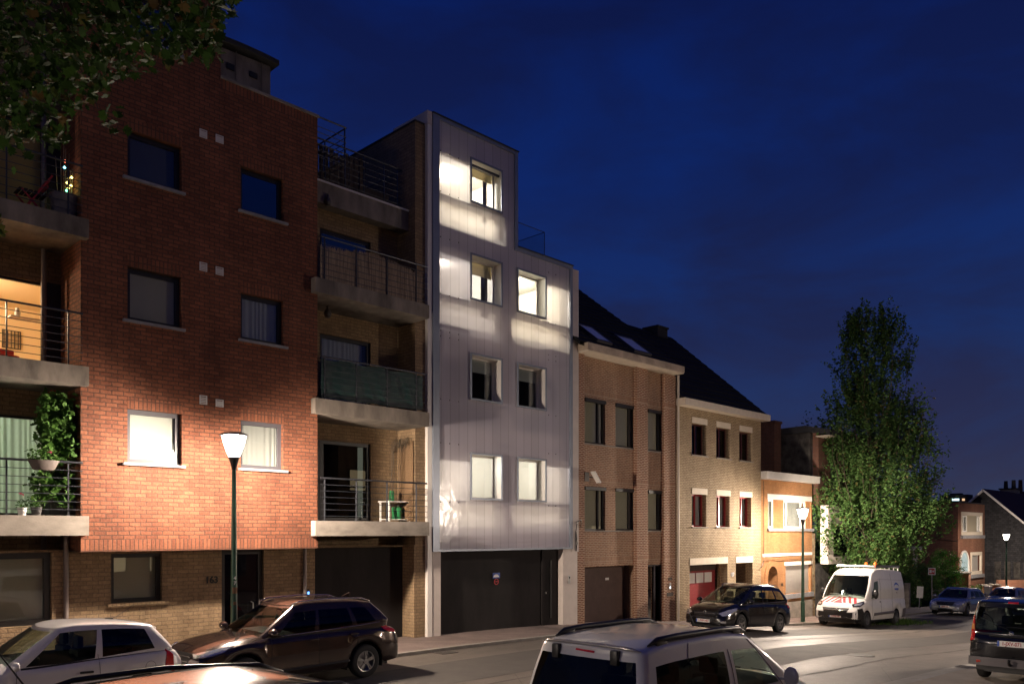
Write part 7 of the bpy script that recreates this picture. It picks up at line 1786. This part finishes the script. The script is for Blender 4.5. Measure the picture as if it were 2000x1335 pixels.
for c in clumps:
    for m in range(14):
        p = c+Vector((rn.gauss(0,.16), rn.gauss(0,.16), rn.gauss(-.02,.13))); d = p; a = (p.x*RX+p.y*RY)/(p.x*FX+p.y*FY); px = HX+a*S; py = HY-(p.z-CZ)*S/(p.x*FX+p.y*FY)
        if px > -300 and not inpoly(px, py, MASK) and rn.random() < .97: continue
        lv.leaf(p, .088, LEAF_M, droop=.5)
for k in range(9): p = farpt(-12+rn.random()*14, 425+rn.random()*30, 7.2); lv.leaf(p, .13, LEAF_M, droop=.6)
q0 = farpt(-60, 330, 7.2); tw_.tube([Vector((-1.0,6.3,6.9)), q0, farpt(-10, 425, 7.2)], .02, 5, r1=.005, cap=False)
for k in range(46):
    c = clumps[rn.randrange(len(clumps))]; l_ = Vector(limbs[rn.randrange(3)][3]); tw_.tube([l_, l_.lerp(c, .5)+Vector((0,0,.2)), c], .02, 5, r1=.005, cap=False)
Mi = Matrix.Translation(base).inverted()
for (o) in (lv.build('crown', 'leaf_maple', mt), tw_.build('trunk', M['bark'], mt, smooth=True, fix=False)): o.matrix_parent_inverse = Mi
# ---- bushes by the corner
def bush(name, px, py, t, w_, h, n, label, seed, mat='leaf_bush', size=.11):
    a = farpt(px, py, t); z0 = gz(a.x)+.02; b = thing(name, label, 'shrub', (a.x, a.y, z0)); lv = Leaves(seed); rn = random.Random(seed); st_ = MB()
    for k in range(12):
        th = rn.random()*2*pi; e = Vector((cos(th)*w_*.7*rn.random(), sin(th)*w_*.6*rn.random(), h*(.5+.45*rn.random()))); st_.tube([(0,0,0), e*.5+Vector((0,0,.1)), e], .025, 5, r1=.006, cap=False)
    for k in range(n//18):
        while True:
            x, y, z = rn.uniform(-1,1), rn.uniform(-1,1), rn.random()
            if x*x+y*y < 1-(z*.9)**2.2: break
        c = Vector((x*w_, y*w_*.8, z*h)); c += Vector((.15*sin(z*9+seed), 0, 0))
        for m in range(18): lv.leaf(c+Vector((rn.gauss(0,.13), rn.gauss(0,.13), rn.gauss(0,.11))), size, LEAF_Q)
    lv.build('foliage', mat, b); st_.build('stems', M['bark'], b, fix=False); return b
bush('bush', 1845, 1165, 60, 1.75, 3.7, 9000, 'bright green leafy bush left of the orange brick gate piers', 1)
bush('bush', 1800, 1165, 57, 1.5, 2.9, 6000, 'darker lower bush between the white van and the bright green bush', 2, 'leaf_poplar')
bush('bush', 1828, 1170, 64, .9, 3.9, 2600, 'tall loose shrub rising behind the bright green bush against the shaded brick wall', 3, 'leaf_poplar')
bush('bush', 1768, 1170, 54, 1.2, 2.9, 5000, 'dark bush hidden between the poplar and the pale canopy post', 4, 'leaf_poplar')
bush('bush', 1905, 1160, 63.5, .7, 1.1, 1500, 'small pale green shrub right of the orange brick gate piers', 5)
bush('bush', 1858, 1168, 58.5, .9, 1.2, 1800, 'low green shrub directly behind the grey blue estate car', 6)
# weeds by the kerb under the van
def tufts(name, x0, x1, y0, y1, n, seed, h=.16):
    mb = MB(); rn = random.Random(seed)
    for k in range(n):
        x = rn.gauss((x0+x1)/2, (x1-x0)/4); y = rn.gauss((y0+y1)/2, (y1-y0)/4); z = gz(x)+.0; a = rn.random()*pi; w_ = .012+.01*rn.random(); hh = h*(.4+rn.random()); lx, ly = rn.gauss(0,.05), rn.gauss(0,.05)
        mb.v += [(x-w_*cos(a), y-w_*sin(a), z), (x+w_*cos(a), y+w_*sin(a), z), (x+lx+w_*.2, y+ly, z+hh)]; n0 = len(mb.v)-3; mb.f.append((n0, n0+1, n0+2)); mb.mi.append(0)
    o = mb.build(name, M['grass_blade'], fix=False); tag(o, 'tufts of grass and weeds growing at the kerb behind the van wheel', 'grass', kind='stuff')
tufts('grass', 38.2, 41.6, 13.5, 15.2, 1500, 3)
# ---- plants on the lowest left balcony
z0 = lefts[0][1]
def P_(px, py, Y): x, z = onY(px, py, Y); return Vector((x, Y, z))
iv = thing('ivy_plant', 'tall green climbing plant in a dark trough in the corner of the lowest left balcony', 'plant', (P_(112, 1000, 18.2).x, 18.2, z0))
lv = Leaves(50); rn = random.Random(50); sm = MB(); Mi = Matrix.Translation(iv.location).inverted()
zones = [((84,772),(142,900),1000), ((66,925),(142,985),420), ((76,820),(100,880),120)]
for (a, b, n) in zones:
    for k in range(n//6):
        px = a[0]+(b[0]-a[0])*rn.random(); py = a[1]+(b[1]-a[1])*rn.random(); c = P_(px, py, 17.75+.5*rn.random())
        for m in range(9): lv.leaf(c+Vector((rn.gauss(0,.05), rn.gauss(0,.06), rn.gauss(0,.06))), .105, LEAF_M, droop=.4)
for k in range(7): sm.tube([P_(100+5*k, 990, 18.2), P_(98+6*k+rn.gauss(0,4), 930, 18.15), P_(105+4*k+rn.gauss(0,6), 860, 18.2), P_(108+4*k, 785, 18.2)], .01, 5, cap=False)
tr_ = MB(); xa_ = P_(92, 1000, 18.2).x; tr_.rbox(xa_, xa_+.52, 18.0, 18.4, z0+.01, z0+.42, .02)
for o in (lv.build('foliage', 'leaf_ivy', iv), sm.build('stems', M['bark'], iv, fix=False), tr_.build('trough', M['pot_dark'], iv)): o.matrix_parent_inverse = Mi
def pot_plant(name, px, Y, zb, r, h, potmat, label, seed, flower=None, nleaf=60, spread=.12, cat='potted plant', long=None, lh=.16):
    x = P_(px, 1000, Y).x; t = thing(name, label, cat, (x, Y, zb)); p = MB()
    if long: p.lathe([(.0,0),(.6,0),(.72,.1),(1,.9),(1.05,.92),(1.05,1),(.95,1),(.9,.9),(0,.88)], seg=24); p.v = [(a*long, b*r, c*h) for a, b, c in p.v]
    else: p.lathe([(0,0),(r*.72,0),(r,h*.93),(r*1.06,h*.94),(r*1.06,h),(r*.92,h),(r*.9,h*.9),(0,h*.9)], seg=20)
    p.build('pot', M[potmat], t, smooth=True, sharp=40); lv = Leaves(seed); rn = random.Random(seed)
    for k in range(nleaf): w_ = long or spread; lv.leaf(Vector((rn.uniform(-w_, w_), rn.gauss(0, spread*.4), h+lh*rn.random()**1.3)), .05, LEAF_D)
    lv.build('foliage', 'leaf_ivy', t)
    if flower:
        f = Leaves(seed+1)
        for (fx_, fz_) in flower:
            for k in range(16): f.leaf(Vector((fx_+rn.gauss(0,.02), rn.gauss(-.02,.02), fz_+rn.gauss(0,.02))), .035, LEAF_D)
        f.build('blossom', 'petal_pink', t)
pot_plant('hanging_planter', 85, YS-.06, z0+.86, .11, .19, 'pot_taupe', 'taupe planter box with one pink geranium hung on the lowest left balcony rail', 61, [(.12,.36)], 260, .16, 'planter', long=.27, lh=.2)
pot_plant('flower_pot', 43, YS+.2, z0, .085, .15, 'plate_white', 'small white pot with a pink flower on the lowest left balcony floor', 62, [(-.01,.40)], 60, .1, lh=.16)
pot_plant('flower_pot', 71, YS+.22, z0, .10, .16, 'pot_dark', 'dark grey pot with green leaves right of the small white flower pot', 63, None, 90, .15, lh=.2)
wm = Leaves(70); rn = random.Random(70); x = P_(103, 775, 18.2)
o = MB()
for k in range(10):
    a = k/10*2*pi; o.tube([x, x+Vector((.10*cos(a), -.02, .13*sin(a)))], .004, 4); o.lathe([(.0,-.012),(.022,0),(.0,.012)], x+Vector((.10*cos(a), -.02, .13*sin(a))), 8, 'y')
o = o.build('wind_spinner', M['chair_red'], fix=False); tag(o, 'small red garden spinner above the climbing plant', 'ornament')
# ---- top left balcony: folding chair and a pot with fairy lights
z2 = lefts[2][1]; cxr = P_(70, 390, 18.15).x
fc = thing('folding_chair', 'folding slatted chair with a red back on the upper left balcony', 'chair', (cxr, 18.15, z2))
s_ = MB()
for k in range(6): s_.box(-.34+.09*k, -.28+.09*k, -.2, .2, .44, .46)
s_.build('seat', M['dark_wood'], fc)
for k in range(2): b = MB(); b.bar((.16+.03*k, -.2, .60+.14*k), (.16+.03*k, .2, .60+.14*k), .02, .07); b.build('backrest_slat', M['chair_red'], fc)
for sy in (-1,1):
    b = MB(); b.bar((-.30, sy*.2, .44), (.12, sy*.2, 0), .02, .03); b.build('leg', M['chair_red'], fc); b = MB(); b.bar((.24, sy*.2, .84), (-.28, sy*.2, 0), .02, .03); b.build('leg', M['chair_red'], fc)
px_ = P_(126, 395, 18.1).x; pt_ = thing('planter_pot', 'large grey pot with sticks and coloured fairy lights on the upper left balcony', 'planter', (px_, 18.1, z2))
p = MB(); p.lathe([(0,0),(.2,0),(.27,.5),(.28,.55),(.24,.55),(.23,.5),(0,.48)], seg=22); p.build('pot', M['concrete'], pt_, smooth=True, sharp=40)
s_ = MB(); rn = random.Random(8)
for k in range(9): a = rn.random()*2*pi; s_.tube([(.12*cos(a), .1*sin(a), .45), (.16*cos(a), .12*sin(a), .95+.75*rn.random())], .006, 5)
s_.build('stick', M['bamboo'], pt_)
for (dx, dz, c) in ((-.02,1.22,'red'),(-.03,1.09,'blue'),(.10,.93,'yellow'),(.04,.90,'yellow'),(.02,.80,'yellow'),(.09,.76,'yellow'),(.01,.64,'green'),(.03,.60,'green'),(.08,.50,'red'),(.04,.70,'yellow')):
    b = MB(); b.lathe([(0,-.03),(.028,0),(0,.034)], (dx, -.1, dz), 8); b.build('fairy_light', M['fairy_'+c], pt_)
